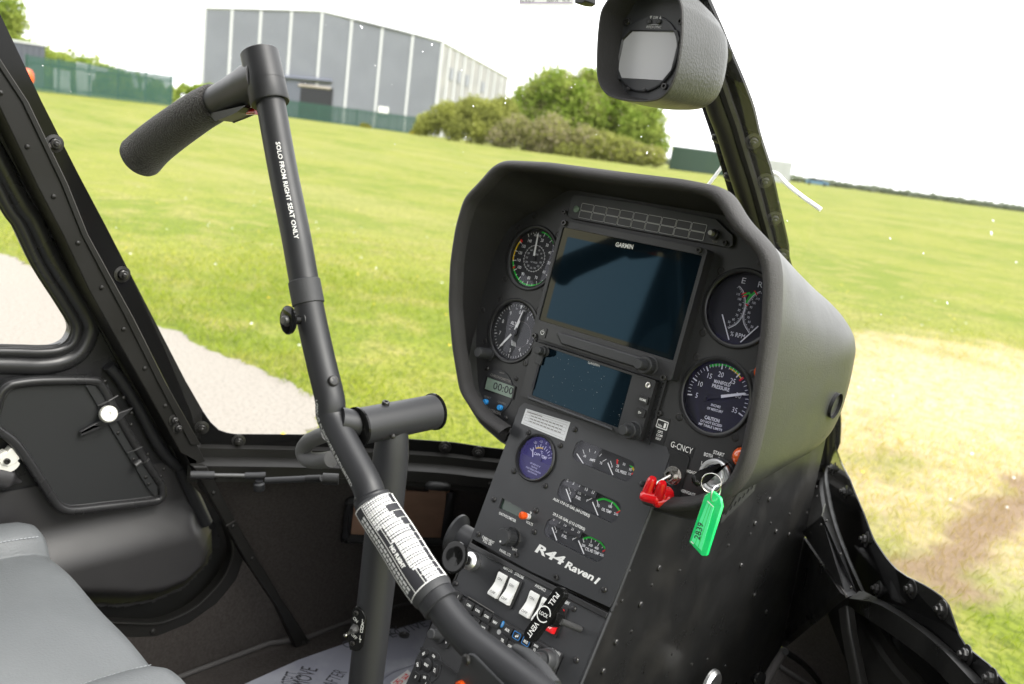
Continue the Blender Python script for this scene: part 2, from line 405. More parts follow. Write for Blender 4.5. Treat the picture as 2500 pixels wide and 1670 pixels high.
def ringL(Y, inset=0, sx=1, sz=1, dz=0, zt=None):
    o = []
    for i in range(NL):
        a = 2 * math.pi * i / NL; r = rl[i] - inset
        x, z = r * math.cos(a) * sx, r * math.sin(a) * sz + dz
        if zt is not None and z > zt: z = zt + (z - zt) * 0.25
        o.append(Vector((LC[0] + x, Y, LC[1] + z)))
    return o
def ringP(h=0, k=1.0):
    return [F1.w(PC[0] + rp[i] * k * math.cos(2 * math.pi * i / NL), PC[1] + rp[i] * k * math.sin(2 * math.pi * i / NL), h) for i in range(NL)]
def mixr(a, b, t): return [p.lerp(q, t) for p, q in zip(a, b)]
sh = MB()
def sm0(Y): return max(0, min(1, (Y - .85) / .15))
def hoodsec(Y):
    t = max(0, (Y - .80) / .25)
    e = max(0, (Y - .985) / .075)
    k = math.sqrt(max(0.0, 1 - e * e)) if e < 1 else 0.0
    s = 0.80 + 0.20 * k
    o = []; FT = [(.797, 1, 0), (.82, .97, .10), (.86, .91, .20), (.905, .79, .28), (.965, .60, .30), (1.0, .50, .30), (1.05, .38, .30)]; kf = 1
    while kf < len(FT) - 1 and FT[kf][0] < Y: kf += 1
    zf = FT[kf - 1][1] + (FT[kf][1] - FT[kf - 1][1]) * max(0, min(1, (Y - FT[kf - 1][0]) / (FT[kf][0] - FT[kf - 1][0])))
    kx = FT[kf - 1][2] + (FT[kf][2] - FT[kf - 1][2]) * max(0, min(1, (Y - FT[kf - 1][0]) / (FT[kf][0] - FT[kf - 1][0])))
    for i in range(NL):
        a = 2 * math.pi * i / NL; r = rl[i]; x, z = r * math.cos(a), r * math.sin(a)
        if z > 0: x *= 1 - kx * min(1, z / .17) ** 2; z *= zf
        else: z *= (1 - .10 * min(1, t))
        # blend toward a rounder section as it goes forward
        q = (abs(x / .225) ** 3.0 + abs(z / (.17 * zf if z > 0 else .17)) ** 3.0) ** (1 / 3.0)
        g = 1 + (1 / max(q, .2) - 1) * min(1, t * 1.3) * .35
        o.append(Vector((LC[0] + x * g * s * (1 - .012 * sm0(Y)), Y, LC[1] + z * g * s)))
    return o
secs = [.797, .82, .85, .88, .91, .94, .965, .98, .995, 1.010, 1.024, 1.036, 1.046, 1.053, 1.0575, 1.0598]
rings = [hoodsec(y) for y in secs]
rings[0] = ringL(.797, 0.001)
cen = sum(rings[-1], Vector()) / NL
rings.append([p.lerp(cen, .5) + Vector((0, .004, 0)) for p in rings[-1]])
KEEP = [i for i in range(NL) if not (rl[i] * math.sin(2 * math.pi * i / NL) < -.1 and -.682 < LC[0] + rl[i] * math.cos(2 * math.pi * i / NL) < -.462)]
k0_ = next(j for j in range(len(KEEP)) if KEEP[j] != KEEP[j - 1] + 1 and KEEP[j - 1] - KEEP[j] != NL - 1) if len(KEEP) < NL else 0
KEEP = KEEP[k0_:] + KEEP[:k0_]
def cutr(rs): return [[r_[i] for i in KEEP] for r_ in rs]
sh.loft(cutr(rings), closed=False)
hood = sh.build('hood', 'hood_black', con, smooth=60)
tr = MB(); tr.loft(cutr([ringL(.802, .004), ringL(.799, .001), ringL(.790, -.0005), ringL(.781, -.0005), ringL(.776, .002), ringL(.774, .006), ringL(.776, .010), ringL(.781, .0135), ringL(.790, .0145)]), closed=False)
tr.build('hood_trim', 'lip_rubber', con, smooth=80)
a_ = ringL(.789, .0145); b_ = ringP(-.001)
inn = MB(); inn.loft(cutr([a_, mixr(a_, b_, .35), mixr(a_, b_, .7), b_]), closed=False); inn.build('hood_lining', 'hood_inner', con, smooth=60)

# gauge centres in F1
G_ASI = (-.1803, .0663); G_ALT = (-.1803, .0303 * -1); G_RPM = (.1167, .0663); G_MAP = (.1174, -.0311)
CH = (-.1815, -.1120)
GR = .0395
pan = MB()
ig = F1.uv(zD(893, 775)); lampp = F1.uv(zD(1135, 608))
pan.prism(F1, [(PC[0] + rp[i] * math.cos(2 * math.pi * i / NL), PC[1] + rp[i] * math.sin(2 * math.pi * i / NL)) for i in range(0, NL, 2)], -.003, 0, 0,
          holes=[circle(*g, GR) for g in (G_ASI, G_ALT, G_RPM, G_MAP)])
panel = pan.build('main_panel', 'panel_black', con)
def bezel(name, fr, c, r_in, r_out, rise, depth, dial, glass='clear_glass', parent=con, el=1.0):
    b = MB(); b.lathe(fr, *c, [(r_out, 0), (r_out, rise * .6), (r_out - .0012, rise), (r_out - .0026, rise), (r_in + .0008, rise * .75), (r_in, rise * .4), (r_in, -depth)], 64)
    g = b.build(name, 'bezel_black', parent)
    d = MB(); d.prism(fr, circle(*c, r_in + .0006, 64), -depth - .001, -depth); d.build('dial', dial, g)
    gl = MB(); gl.add([fr.w(*p, .0002) for p in circle(*c, r_in + .0002, 48)], [tuple(range(48))]); gl.build('glass', glass, g, smooth=0)
    return g
def pol(c, ang, r): return (c[0] + r * math.sin(R(ang)), c[1] + r * math.cos(R(ang)))
def arc(c, a0, a1, r, n=None):
    n = n or max(3, int(abs(a1 - a0) / 4) + 2); return [pol(c, a0 + (a1 - a0) * i / (n - 1), r) for i in range(n)]
def tick(mb, fr, c, a, r0, r1, w, h, mi=0): mb.line(fr, [pol(c, a, r0), pol(c, a, r1)], w, h, mi)
def needle(name, fr, c, a, l, w, h, parent, tail=0, m='white'):
    b = MB(); d = Vector(pol((0, 0), a, 1)); e = Vector((d.y, -d.x)); c = Vector(c)
    P = [c - d * tail - e * w * .5, c - d * tail + e * w * .5, c + d * l * .93 + e * w * .32, c + d * l, c + d * l * .93 - e * w * .32]
    b.prism(fr, [tuple(p) for p in P][::-1], h, h + .0006); b.cyl(fr, *c, w * 1.2, h - .001, h + .0009, 20, 1)
    return b.build(name, [m, 'dial_black'], parent)
DEP = .0045
PR = ['white', 'green', 'yellow', 'red', 'offwhite', 'darkprint', 'greyprint', 'dial_grey']
# airspeed
g = bezel('airspeed_indicator', F1, G_ASI, .0372, .0425, .0022, DEP, 'dial_black')
p = MB(); h = -DEP + .0003; c = G_ASI
kn = {20: 12, 30: 37, 40: 62, 50: 92, 60: 122, 70: 154, 80: 181, 90: 208, 100: 233, 110: 255, 120: 277, 130: 299, 140: 325}
p.line(F1, arc(c, 2, 262 - 7, .0350), .0020, h, 1); p.line(F1, arc(c, 255, 303, .0350), .0018, h + .00003, 2)
p.line(F1, [pol(c, 303, .0362), pol(c, 303, .0315)], .0026, h + .0002, 3); p.line(F1, [pol(c, 239, .0362), pol(c, 240, .0322)], .0018, h + .0002, 3)
for k, a in kn.items():
    tick(p, F1, c, a, .0305 if k < 130 else .031, .0355, .0009, h + .0002)
    ctext(p, F1, str(k), *pol(c, a, .0255), .0040, h)
ks = sorted(kn)
for i in range(len(ks) - 1):
    if ks[i] < 120: tick(p, F1, c, (kn[ks[i]] + kn[ks[i + 1]]) / 2, .0325, .0352, .0006, h + .0002)
for a in (339, 333, 347): tick(p, F1, c, a, .0325, .0345, .0006, h)
p.line(F1, circle(*c, .0170, 48), .0004, h, 0, True)
for i, k in enumerate([40, 60, 80, 100, 120, 140, 160, 180, 200, 220, 240, 260]):
    a = 22 + i * 27.2; ctext(p, F1, str(k), *pol(c, a, .0126), .0026, h, 4, sq=.8)
for i in range(24): tick(p, F1, c, 14 + i * 13.6, .0158, .0182, .0004, h, 0)
ctext(p, F1, 'KNOTS', c[0] - .004, c[1] + .0295, .0030, h); ctext(p, F1, 'KM/H', c[0] + .001, c[1] + .0058, .0028, h, 4)
ctext(p, F1, 'AIR SPEED', c[0] + .001, c[1] - .0048, .0022, h, 4)
p.build('markings', PR, g, smooth=0); needle('needle', F1, c, -5, .0335, .0028, h + .0012, g, tail=.0)
# altimeter
g = bezel('altimeter', F1, G_ALT, .0372, .0425, .0022, DEP, 'dial_grey')
p = MB(); c = G_ALT
for i in range(50):
    tick(p, F1, c, i * 7.2, .0305 if i % 5 == 0 else .0325, .0352, .0008 if i % 5 == 0 else .0005, h + .0002)
for i in range(10):
    if i == 2: continue
    ctext(p, F1, str(i), *pol(c, i * 36, .0255), .0052, h, bold=.0)
ctext(p, F1, 'ALT', c[0] - .006, c[1] + .0095, .0045, h); ctext(p, F1, 'CALIBRATED', c[0] - .0075, c[1] + .005, .0013, h, 4)
ctext(p, F1, 'TO', c[0] - .0075, c[1] + .0028, .0013, h, 4); ctext(p, F1, '20,000 FEET', c[0] - .0075, c[1] + .0006, .0013, h, 4)
ctext(p, F1, '100', c[0] - .007, c[1] + .0285, .0020, h, 4); ctext(p, F1, 'FEET', c[0] + .008, c[1] + .0285, .0020, h, 4)
p.line(F1, circle(c[0] + .010, c[1] - .002, .0165, 40), .0004, h, 6, True)
for k in range(4): p.line(F1, [(c[0] - .0015 + k * .0022, c[1] - .0125 - .0005 * k), (c[0] + .0005 + k * .0022, c[1] - .019)], .0010, h, 0)
p.add([F1.w(c[0] + x, c[1] + y, h + .0003) for x, y in ((-.0022, .0345), (.0022, .0345), (0, .029))], [(0, 2, 1)], 0)
p.build('markings', PR, g, smooth=0)
needle('needle', F1, c, 215, .031, .0032, h + .0012, g); needle('needle', F1, c, 12, .030, .0018, h + .0020, g)
needle('needle', F1, c, 15, .016, .0050, h + .0016, g)
kb = MB(); q = F1.sub(*F1.uv(zB(440, 640), .004)); kb.cyl(q, 0, 0, .0085, 0, .004); kb.lathe(q, 0, 0, [(.0068, .003), (.0068, .024), (.0058, .0255), (0, .0255)], 32); kb.build('knob', 'knob_black', g)
# rotor / engine tachometer
g = bezel('tachometer', F1, G_RPM, .0385, .0435, .0022, DEP, 'dial_black', 'violet_glass')
p = MB(); c = G_RPM
def UV(zz, pts, hh=-DEP): return [F1.uv(zz(*q), hh) for q in pts]
def scale(pts, labels, side, n, m=0):
    L = spline([Vector(q) for q in pts], 12); p.line(F1, L, .0006, h, 0)
    D = [0]
    for i in range(1, len(L)): D.append(D[-1] + (L[i] - L[i - 1]).length)
    def atd(s):
        for i in range(1, len(L)):
            if D[i] >= s:
                t = (s - D[i - 1]) / max(1e-9, D[i] - D[i - 1]); q = L[i - 1].lerp(L[i], t); d = (L[i] - L[i - 1]).normalized(); return q, Vector((d.y, -d.x)) * side
        return L[-1], Vector((0, 0))
    for i in range(n + 1):
        q, e = atd(D[-1] * i / n * .999); l = .0032 if i % 5 == 0 else .0019
        p.line(F1, [q, q + e * l], .0004, h + .0001, 0)
    for s, st in labels:
        q, e = atd(D[-1] * s); q = q + e * .0062; ctext(p, F1, st, q.x, q.y, .0026, h, 0, bold=0)
    return atd, D[-1]
E_ = UV(zC, [(1195,385),(1230,430),(1246,480),(1254,550),(1245,620),(1215,690),(1165,750),(1090,790)])
Rr = UV(zC, [(1398,435),(1345,462),(1298,510),(1262,560),(1240,620),(1228,680),(1240,750),(1285,830)])
lab = ['110', '100', '90', '80', '70', '60', '50']
scale(E_, [(.13 + i * .135, s) for i, s in enumerate(lab)], 1 if True else -1, 42)
scale(Rr, [(.13 + i * .135, s) for i, s in enumerate(lab)], -1, 42)
p.line(F1, UV(zC, [(1240,470),(1290,452),(1305,485)]), .0022, h + .0003, 1); p.line(F1, UV(zC, [(1262,545),(1290,495),(1345,445)]), .0024, h + .0003, 1)
for a, b in (((1218,465),(1262,450)), ((1224,490),(1266,476)), ((1340,430),(1370,470)), ((1258,558),(1280,572))): p.line(F1, UV(zC, [a, b]), .0014, h + .0005, 3)
ptext(p, F1, zC, 'E', (1212, 357), (1248, 364), .0065, h, 0, 0); ptext(p, F1, zC, 'R', (1368, 395), (1412, 403), .0065, h, 0, 0)
ptext(p, F1, zC, '% RPM', (1103, 858), (1240, 890), .0050, h, 0, 0)
p.build('markings', PR, g, smooth=0)
for a, b in (((1094, 898), (1030, 655)), ((1203, 921), (1375, 768))):
    n_ = MB(); A, Bq = UV(zC, [a, b], -.003); n_.line(F1, [A, Bq], .0013, -.003); n_.build('needle', ['white'], g, smooth=0)
# manifold pressure
g = bezel('manifold_pressure_gauge', F1, G_MAP, .0385, .0435, .0022, DEP, 'dial_black', 'violet_glass')
p = MB(); c = G_MAP
ap = {5: -102, 10: -71, 15: -38, 20: -7, 25: 30, 30: 70, 35: 108}
def am(v):
    k = int(v // 5) * 5; k = min(k, 30); a, b = ap[k], ap[k + 5]
    if b < a: b += 360
    return a + (b - a) * (v - k) / 5
p.line(F1, arc(c, am(16), am(20) , .0345), .0024, h, 1); p.line(F1, arc(c, am(20), am(24.8), .0350), .0016, h, 1)
p.line(F1, arc(c, am(22), am(26), .0334), .0014, h, 2)
for v in range(5, 36):
    big = v % 5 == 0; tick(p, F1, c, am(v), .0300 if big else .0322, .0358, .0014 if big else .0006, h + .0002)
    if big: ctext(p, F1, str(v), *pol(c, am(v), .0245), .0058, h, bold=0)
p.line(F1, [pol(c, am(26.2), .0362), pol(c, am(26.2), .0305)], .0020, h + .0004, 3)
ptext(p, F1, zC, 'MANIFOLD', (950, 1308), (1105, 1348), .0040, h); ptext(p, F1, zC, 'PRESSURE', (930, 1350), (1095, 1395), .0040, h)
ptext(p, F1, zD, 'INCHES', (858, 148), (942, 172), .0027, h); ptext(p, F1, zD, 'OF MERCURY', (822, 177), (963, 215), .0027, h)
ptext(p, F1, zD, 'CAUTION', (800, 262), (932, 300), .0038, h, bold=.03); ptext(p, F1, zD, 'DO NOT EXCEED', (765, 288), (955, 340), .0027, h); ptext(p, F1, zD, 'MP TABLE LIMITS', (748, 315), (955, 378), .0027, h)
p.build('markings', PR, g, smooth=0)
nd = MB(); A, Bq = UV(zC, [(1020, 1440), (1262, 1412)], -.0028); d = (Vector(Bq) - Vector(A)); e = Vector((-d.y, d.x)).normalized()
A = Vector(A); Bq = Vector(Bq)
nd.prism(F1, [tuple(x) for x in (A - e * .0016, A.lerp(Bq, .92) - e * .0012, Bq, A.lerp(Bq, .92) + e * .0012, A + e * .0016)], -.0030, -.0024)
T_ = Vector(F1.uv(zC(870, 1458), -.003)); nd.line(F1, [T_, A], .0024, -.0028, 1); nd.cyl(F1, *T_, .0028, -.0035, -.0028, 20, 1); nd.build('needle', ['white', 'bezel_black'], g)
# chronometer
r = .0285
g = MB().cyl(F1, *CH, r, 0, .0012, 56).build('chronometer', 'panel_low', con)
p = MB(); h1 = .0015
p.line(F1, circle(*CH, r - .0002, 56), .0004, .00125, 5, True)
ptext(p, F1, zB, 'M800', (545, 825), (590, 835), .0018, h1, 6); ptext(p, F1, zB, 'CHRONOMETER', (457, 850), (652, 920), .0034, h1, 6, .02)
ptext(p, F1, zB, 'SELECT', (398, 1055), (462, 1074), .0026, h1, 6); ptext(p, F1, zB, 'CONTROL', (528, 1105), (606, 1134), .0026, h1, 6)
ptext(p, F1, zB, 'DAVTRON', (395, 1170), (553, 1228), .0038, h1, 6, .04, .2)
p.build('markings', PR, g, smooth=0)
L = [F1.uv(zB(*q), .002) for q in ((405, 975), (660, 1065), (683, 955), (430, 862))]
fr_ = MB(); cL = (sum(q[0] for q in L) / 4, sum(q[1] for q in L) / 4)
o_ = [(cL[0] + (q[0] - cL[0]) * 1.10, cL[1] + (q[1] - cL[1]) * 1.14) for q in L]
fr_.prism(F1, o_, .001, .0022, holes=[L]); fr_.build('lcd_frame', 'bezel_black', g)
MB().prism(F1, L, .0012, .0016).build('lcd', 'lcd', g)
p = MB(); ptext(p, F1, zB, '00:00', (480, 975), (668, 1035), .0098, .0018, 5, .01); ptext(p, F1, zB, 'ET', (452, 905), (470, 912), .002, .0018, 6); p.build('lcd_digits', PR, g, smooth=0)
for q in ((412, 1100), (551, 1155)):
    b = MB(); b.lathe(F1, *F1.uv(zB(*q), .003), [(.0036, .001), (.0036, .0052), (.003, .006), (0, .006)], 24); b.build('button', 'bluebutton', g)
# annunciator strip
AN = [(-.1400,.1505),(-.1360,.1545),(-.050,.1570),(.062,.1545),(.088,.140),(.091,.130),(.088,.1265),(-.132,.1245),(-.139,.128)]
g = MB().prism(F1, AN, 0, .004).build('annunciator_panel', 'panel_low', con, bevel=.0006)
tl = F1.uv(zA(1335, 490), .0045); tr_ = F1.uv(zoom(1600, 0, 2.609)(335, 1430), .0045); bl = F1.uv(zA(1300, 632), .0045)
wd = (tr_[0] - tl[0]) / 9; hh = (tl[1] - bl[1]) / 2
for i in range(9):
    for j in range(2):
        u0 = tl[0] + i * wd + .0006; v1 = tl[1] + (tr_[1] - tl[1]) * i / 8 * .6 - j * hh - .0004
        b = MB(); rr = rrect(u0, u0 + wd - .0012, v1 - hh + .0008, v1, .0012, 3); b.prism(F1, rr, .0035, .0047)
        b.line(F1, rr, .0006, .0049, 1, True); b.build('annunciator_light', ['plastic', 'offwhite'], g)
b = MB(); b.lathe(F1, *F1.uv(zA(1280, 550), .005), [(.0042, .004), (.0042, .006), (.002, .0072), (0, .0074)], 20); b.build('photocell', 'lcd', g)
q = F1.sub(*F1.uv((1746, 573), .004), .004); b = MB(); b.lathe(q, 0, 0, [(.0055, 0), (.0055, .005), (.004, .006), (.003, .006)], 20); b.lathe(q, 0, 0, [(.0026, .003), (.0026, .012), (0, .0125)], 16, 1); b.build('test_button', ['bezel_black', 'offwhite'], g)
p = MB(); ptext(p, F1, z3, 'TEST', (357, 1542), (392, 1550), .0022, .0043, 6); p.build('markings', PR, g, smooth=0)
screws(SC_SO, 'screw', F1, zoom(0, 0, 1), [(1378.5, 517.7), (1771.3, 593)], g, .004)
# big display
DU0, DU1, DV0, DV1 = -.1365, .0700, -.0285, .1195; H = .016
d = MB(); d.prism(F1, rrect(DU0, DU1, DV0, DV1, .004), 0, H, holes=[rrect(-.1315, .0655, -.0065, .1115, .002)])
g = d.build('flight_display', 'plastic', con, bevel=.0008)
MB().prism(F1, rrect(-.1313, .0653, -.0063, .1113, .002), .005, H - .0016).build('screen_glass', 'screen_edge', g)
MB().prism(F1, rrect(-.1215, .0560, -.0010, .1010, .001), .006, H - .0014).build('screen', 'screen', g)
b = MB(); b.line(F1, rrect(-.1335, .0672, -.0085, .1135, .003), .0010, H + .0002, 0, True)
b.prism(F1, [(-.098,-.0155),(-.090,-.0125),(.030,-.0125),(.040,-.0155),(.034,-.0265),(-.086,-.0265)], H - .001, H + .0035); b.build('molded_rib', 'panel_low', g, bevel=.0025)
for a, bq in (((1290, 520), (1470, 590)), ((1500, 590), (1695, 665))):
    A = F1.uv(zB(*a), H); Bq = F1.uv(zB(*bq), H); MB().prism(F1, rrect(A[0], Bq[0], (A[1] + Bq[1]) / 2 - .0034, (A[1] + Bq[1]) / 2 + .0034, .003), H - .001, H + .0008).build('card_slot', 'bezel_black', g, bevel=.0005)
A = F1.uv(zB(962, 438), H); MB().prism(F1, rrect(A[0] - .0055, A[0] + .0055, A[1] - .006, A[1] + .006, .0012), H, H + .0012).build('power_button', 'bezel_black', g, bevel=.0004)
p = MB(); p.line(F1, [pol(A, t, .0026) for t in range(35, 330, 15)], .0007, H + .0014, 0); p.line(F1, [(A[0], A[1] + .0004), (A[0], A[1] + .0036)], .0007, H + .0014, 0)
ptext(p, F1, zA, 'GARMIN', (1650, 905), (1818, 932), .0052, H - .0013, 0, .03); p.build('markings', PR, g, smooth=0)
def dual_knob(fr, p_tip, zz, h0, name, parent, r1=.0098, r2=.0062, L=.026):
    u, v = fr.uv(zz(*p_tip), h0 + L); b = MB()
    b.lathe(fr, u, v, [(r1 * 1.12, h0), (r1 * 1.12, h0 + .0015), (r1, h0 + .002), (r1 * .98, h0 + L * .48), (r1 * .9, h0 + L * .52), (r2, h0 + L * .52), (r2 * .95, h0 + L * .95), (r2 * .8, h0 + L), (0, h0 + L)], 36)
    for i in range(24):
        a = 2 * math.pi * i / 24; q = fr.sub(u + r1 * .97 * math.cos(a), v + r1 * .97 * math.sin(a), 0, a)
        b.box(q, -.0002, .0005, -.0006, .0006, h0 + .003, h0 + L * .46)
    return b.build(name, 'knob_black', parent)
dual_knob(F1, (1865, 738), zB, H, 'knob', g)
screws(SC_SO, 'screw', F1, zoom(0, 0, 1), [(1379.5, 545), (1708.3, 611.5), (1621.8, 921.8), (1306.7, 820.1)], g, H, 1.2)
# navigator
GU0, GU1, GV0, GV1 = -.1340, .0480, -.1040, -.0335; H2 = .010
d = MB(); d.prism(F1, rrect(GU0, GU1, GV0, GV1, .002), 0, H2, holes=[rrect(-.1165, .0165, -.0985, -.0362, .001)])
g = d.build('navigator', 'plastic', con, bevel=.0006)
MB().prism(F1, rrect(-.1163, .0163, -.0983, -.0364, .001), .004, H2 - .001).build('screen', 'screen', g)
p = MB(); ptext(p, F1, zB, 'GARMIN', (1388, 733), (1500, 765), .0036, H2 - .0006, 4, .03)
for q, s in (((1917, 1080), 'HOME'), ((1888, 1203), 'D>')):
    u, v = F1.uv(zB(*q), H2 + .003); MB().prism(F1, rrect(u - .0062, u + .0062, v - .0045, v + .0045, .0014), H2, H2 + .003).build('button', 'bezel_black', g, bevel=.0006)
    ctext(p, F1, s, u, v, .0026, H2 + .0034, 0, .03)
p.build('markings', PR, g, smooth=0)
b = MB(); b.prism(F1, [(-.121,-.1000),(.010,-.1000),(.013,-.1040),(-.118,-.1050)], H2 - .001, H2 + .004); b.build('molded_rib', 'panel_low', g, bevel=.0018)
dual_knob(F1, (1720, 1370), zB, H2, 'knob', g, .0095, .0062, .024)
b = MB(); rd = random.Random(4)
for i in range(50):
    cx0, cy0 = rd.choice([(-.09, -.052), (-.03, -.06), (.0, -.085), (-.085, -.08), (-.05, -.07)]); u = max(-.114, min(.014, rd.gauss(cx0, .016))); v = max(-.096, min(-.038, rd.gauss(cy0, .012))); s_ = rd.uniform(.00015, .0004)
    b.add([F1.w(u + s_ * math.cos(k * 1.26), v + s_ * math.sin(k * 1.26), H2 - .0007) for k in range(5)], [(0, 1, 2, 3, 4)])
o = b.build('dust_specks', 'offwhite', g, smooth=0); o['kind'] = 'stuff'
dual_knob(F1, (905, 608), zB, H2, 'knob', g, .0060, .0050, .016)
u, v = F1.uv(zB(935, 695), H2); MB().box(F1, u - .0045, u + .0045, v - .0065, v + .0065, H2, H2 + .0025).build('lever', 'panel_low', g, bevel=.0008)
u, v = F1.uv(zB(893, 860), H2); MB().prism(F1, rrect(u - .0016, u + .0016, v - .0165, v + .0165, .0015), H2, H2 + .0008).build('card_slot', 'darkprint', g)
u, v = F1.uv(zB(1970, 942), H2); MB().lathe(F1, u, v, [(.0036, H2), (.0036, H2 + .0008), (.0024, H2 + .001), (0, H2 + .0004)], 20).build('light_sensor', 'metal', g)
b = MB(); b.box(F1, GU1 + .0005, GU1 + .0090, GV0 - .001, GV1 + .004, 0, .003)
for i in range(14): b.lathe(F1, GU1 + .0048, GV0 + .004 + i * .005, [(.0010, .003), (.0010, .0042), (0, .0045)], 8)
b.build('mounting_rail', 'bezel_black', g)
# placards and controls on the main panel
CS[0] = .70
p = MB()
A, Bq = F1.uv(zD(372, 345), .0006), F1.uv(zD(478, 292), .0006)
bx = MB().prism(F1, rrect(A[0] - .002, Bq[0] + .002, A[1] - .040, Bq[1] + .004, .001), 0, .0005)
u0 = F1.uv(zD(380, 300), .0008)[0]; u1 = F1.uv(zD(471, 334), .0008)[0]; v1 = F1.uv(zD(388, 266), .0008)[1]; v0 = F1.uv(zD(372, 333), .0008)[1]
p.line(F1, rrect(u0, u1, v0, v1, .0003, 1), .0010, .0008, 0, True)
ptext(p, F1, zD, 'No.', (388, 328), (425, 340), .0042, .0008, 0, .03); ptext(p, F1, zD, '1', (434, 342), (452, 349), .0078, .0008, 0, .05)
for s, a, b_ in (('GPS', (383, 386), (428, 398)), ('COM', (372, 416), (424, 430)), ('NAV', (366, 446), (412, 460))): ptext(p, F1, zD, s, a, b_, .0042, .0008, 0, .03)
bx.build('placard', 'bezel_black', con)
L = [F1.uv(zD(*q), .0006) for q in ((478, 535), (690, 610), (717, 522), (497, 445))]; MB().prism(F1, L, 0, .0005).build('placard', 'bezel_black', con)
ptext(p, F1, zD, 'G-CNCY', (497, 512), (688, 580), .0098, .0008, 0, .0)
for s, a, b_, cp in (('ENGAGE', (627, 733), (728, 766), .0048), ('DISENGAGE', (578, 908), (716, 958), .0048), ('CLUTCH', (551, 1015), (682, 1064), .0066),
                     ('BOTH', (795, 592), (870, 615), .0056), ('START', (877, 573), (974, 605), .0056), ('L', (770, 672), (786, 677), .0056), ('OFF', (730, 855), (778, 868), .0052),
                     ('IGNITION', (885, 985), (1028, 1020), .0062), ('BR', (1143, 518), (1182, 529), .0052)):
    ptext(p, F1, zD, s, a, b_, cp, .0006, 0, .04)
ptext(p, F1, zC, 'TR', (1368, 1350), (1398, 1360), .0046, .0006, 0, .0)
for a, b_ in (((853, 625), (868, 650)), ((931, 606), (931, 645)), ((803, 682), (822, 690)), ((790, 845), (803, 838))): p.line(F1, [F1.uv(zD(*a), .0006), F1.uv(zD(*b_), .0006)], .0012, .0006, 0)
p.build('lettering', PR, con, smooth=0)
CS[0] = 1.0
# ignition switch + key
b = MB(); q = F1.sub(*F1.uv(zD(935, 775), .0), 0); u, v = 0, 0
b.lathe(q, 0, 0, [(.0195, 0), (.0195, .004), (.0185, .005), (.0185, .010)], 48, 1); b.lathe(q, 0, 0, [(.0185, .009), (.0180, .013), (.0165, .0145), (.0140, .0145), (.0125, .011)], 48, 0)
b.lathe(q, 0, 0, [(.0126, .010), (.0110, .0115), (.0090, .0110), (.0060, .0125), (0, .0125)], 40, 0)
b.build('ignition_switch', ['chrome', 'knob_black'], con); IGF = q
g = MB(); u, v = F1.uv(zD(1132, 606), .005); g.lathe(F1, u, v, [(.0125, 0), (.0125, .002)], 32, 1); g.lathe(F1, u, v, [(.0105, .002), (.0100, .007), (.0070, .0105), (.003, .0118), (0, .012)], 28, 0); g.build('warning_light', ['amber', 'metal'], con)
g = MB(); u, v = F1.uv(zC(1406, 1210), .004); g.lathe(F1, u, v, [(.0080, 0), (.0075, .006), (.004, .009), (0, .0095)], 24); g.build('warning_light', 'amber', con)
# clutch switch with red guard
q = F1.sub(*F1.uv(zD(530, 770), 0)); b = MB()
g = MB().prism(q, rrect(-.0135, .0135, -.034, .026, .004), 0, .0018).build('clutch_switch', 'bezel_black', con)
b.cyl(q, 0, 0, .0105, .0018, .0030, 32); b.cyl(q, 0, 0, .0098, .003, .0065, 6); b.lathe(q, 0, 0, [(.0062, .006), (.0062, .011), (.0045, .011), (.004, .008)], 24); b.build('nut', 'metal', g)
tip = F1.O; b = MB(); t0 = q.w(0, 0, .008); t1 = q.w(-.010, -.0165, .027); b.tube([t0, t0.lerp(t1, .5), t1, t1 + (t1 - t0) * .06], [.0024, .0029, .0036, .0018], 16); b.build('lever', 'metal', g)
b = MB(); gq = q.sub(-.006, -.030, .010)
U_ = (gq.U); # guard: hinged cap, open towards the pilot
def lump(c0, c1, r0, r1, mi=0): b.tube([c0, c0.lerp(c1, .12), c0.lerp(c1, .88), c1], [r0 * .72, r0, r1, r1 * .72], 14, mi)
def gp(p, hh): return F1.w(*F1.uv(zD(*p), hh), hh)
lump(gp((345, 790), .040), gp((290, 930), .034), .0052, .0060); lump(gp((432, 830), .040), gp((385, 980), .030), .0052, .0062)
lump(gp((235, 945), .038), gp((400, 985), .032), .0058, .0066); lump(gp((350, 1000), .032), gp((490, 985), .018), .0070, .0080)
lump(gp((395, 950), .030), gp((495, 930), .014), .0080, .0080); lump(gp((440, 1010), .024), gp((480, 900), .016), .0075, .0070)
b.build('guard', 'redguard', g)
b = MB(); b.box(q.sub(0, -.026), -.013, .013, -.006, .006, .0018, .012); b.cyl(q.sub(0, -.026), .012, 0, .0045, .002, .010, 20); b.build('hinge', 'gloss_black', g, bevel=.0008)
screws(SC_FL, 'screw', F1, zD, [(578, 250), (357, 515), (1078, 432)], con); screws(SC_SO, 'screw', F1, zD, [(407, 215)], con)
screws(SC_FL, 'screw', F1, zC, [(1018, 240), (848, 828), (1398, 975), (785, 1062), (1328, 1222), (1400, 160)], con)
screws(SC_FL, 'screw', F1, zA, [(888, 618), (722, 728), (597, 1215), (975, 1310), (1103, 800), (552, 1413), (385, 1515)], con)
screws(SC_FL, 'screw', F1, zB, [(920, 228), (795, 728), (405, 523)], con); screws(SC_PAN, 'screw', F1, zB, [(430, 780), (705, 880), (335, 1138), (608, 1252)], con, 0, .9)

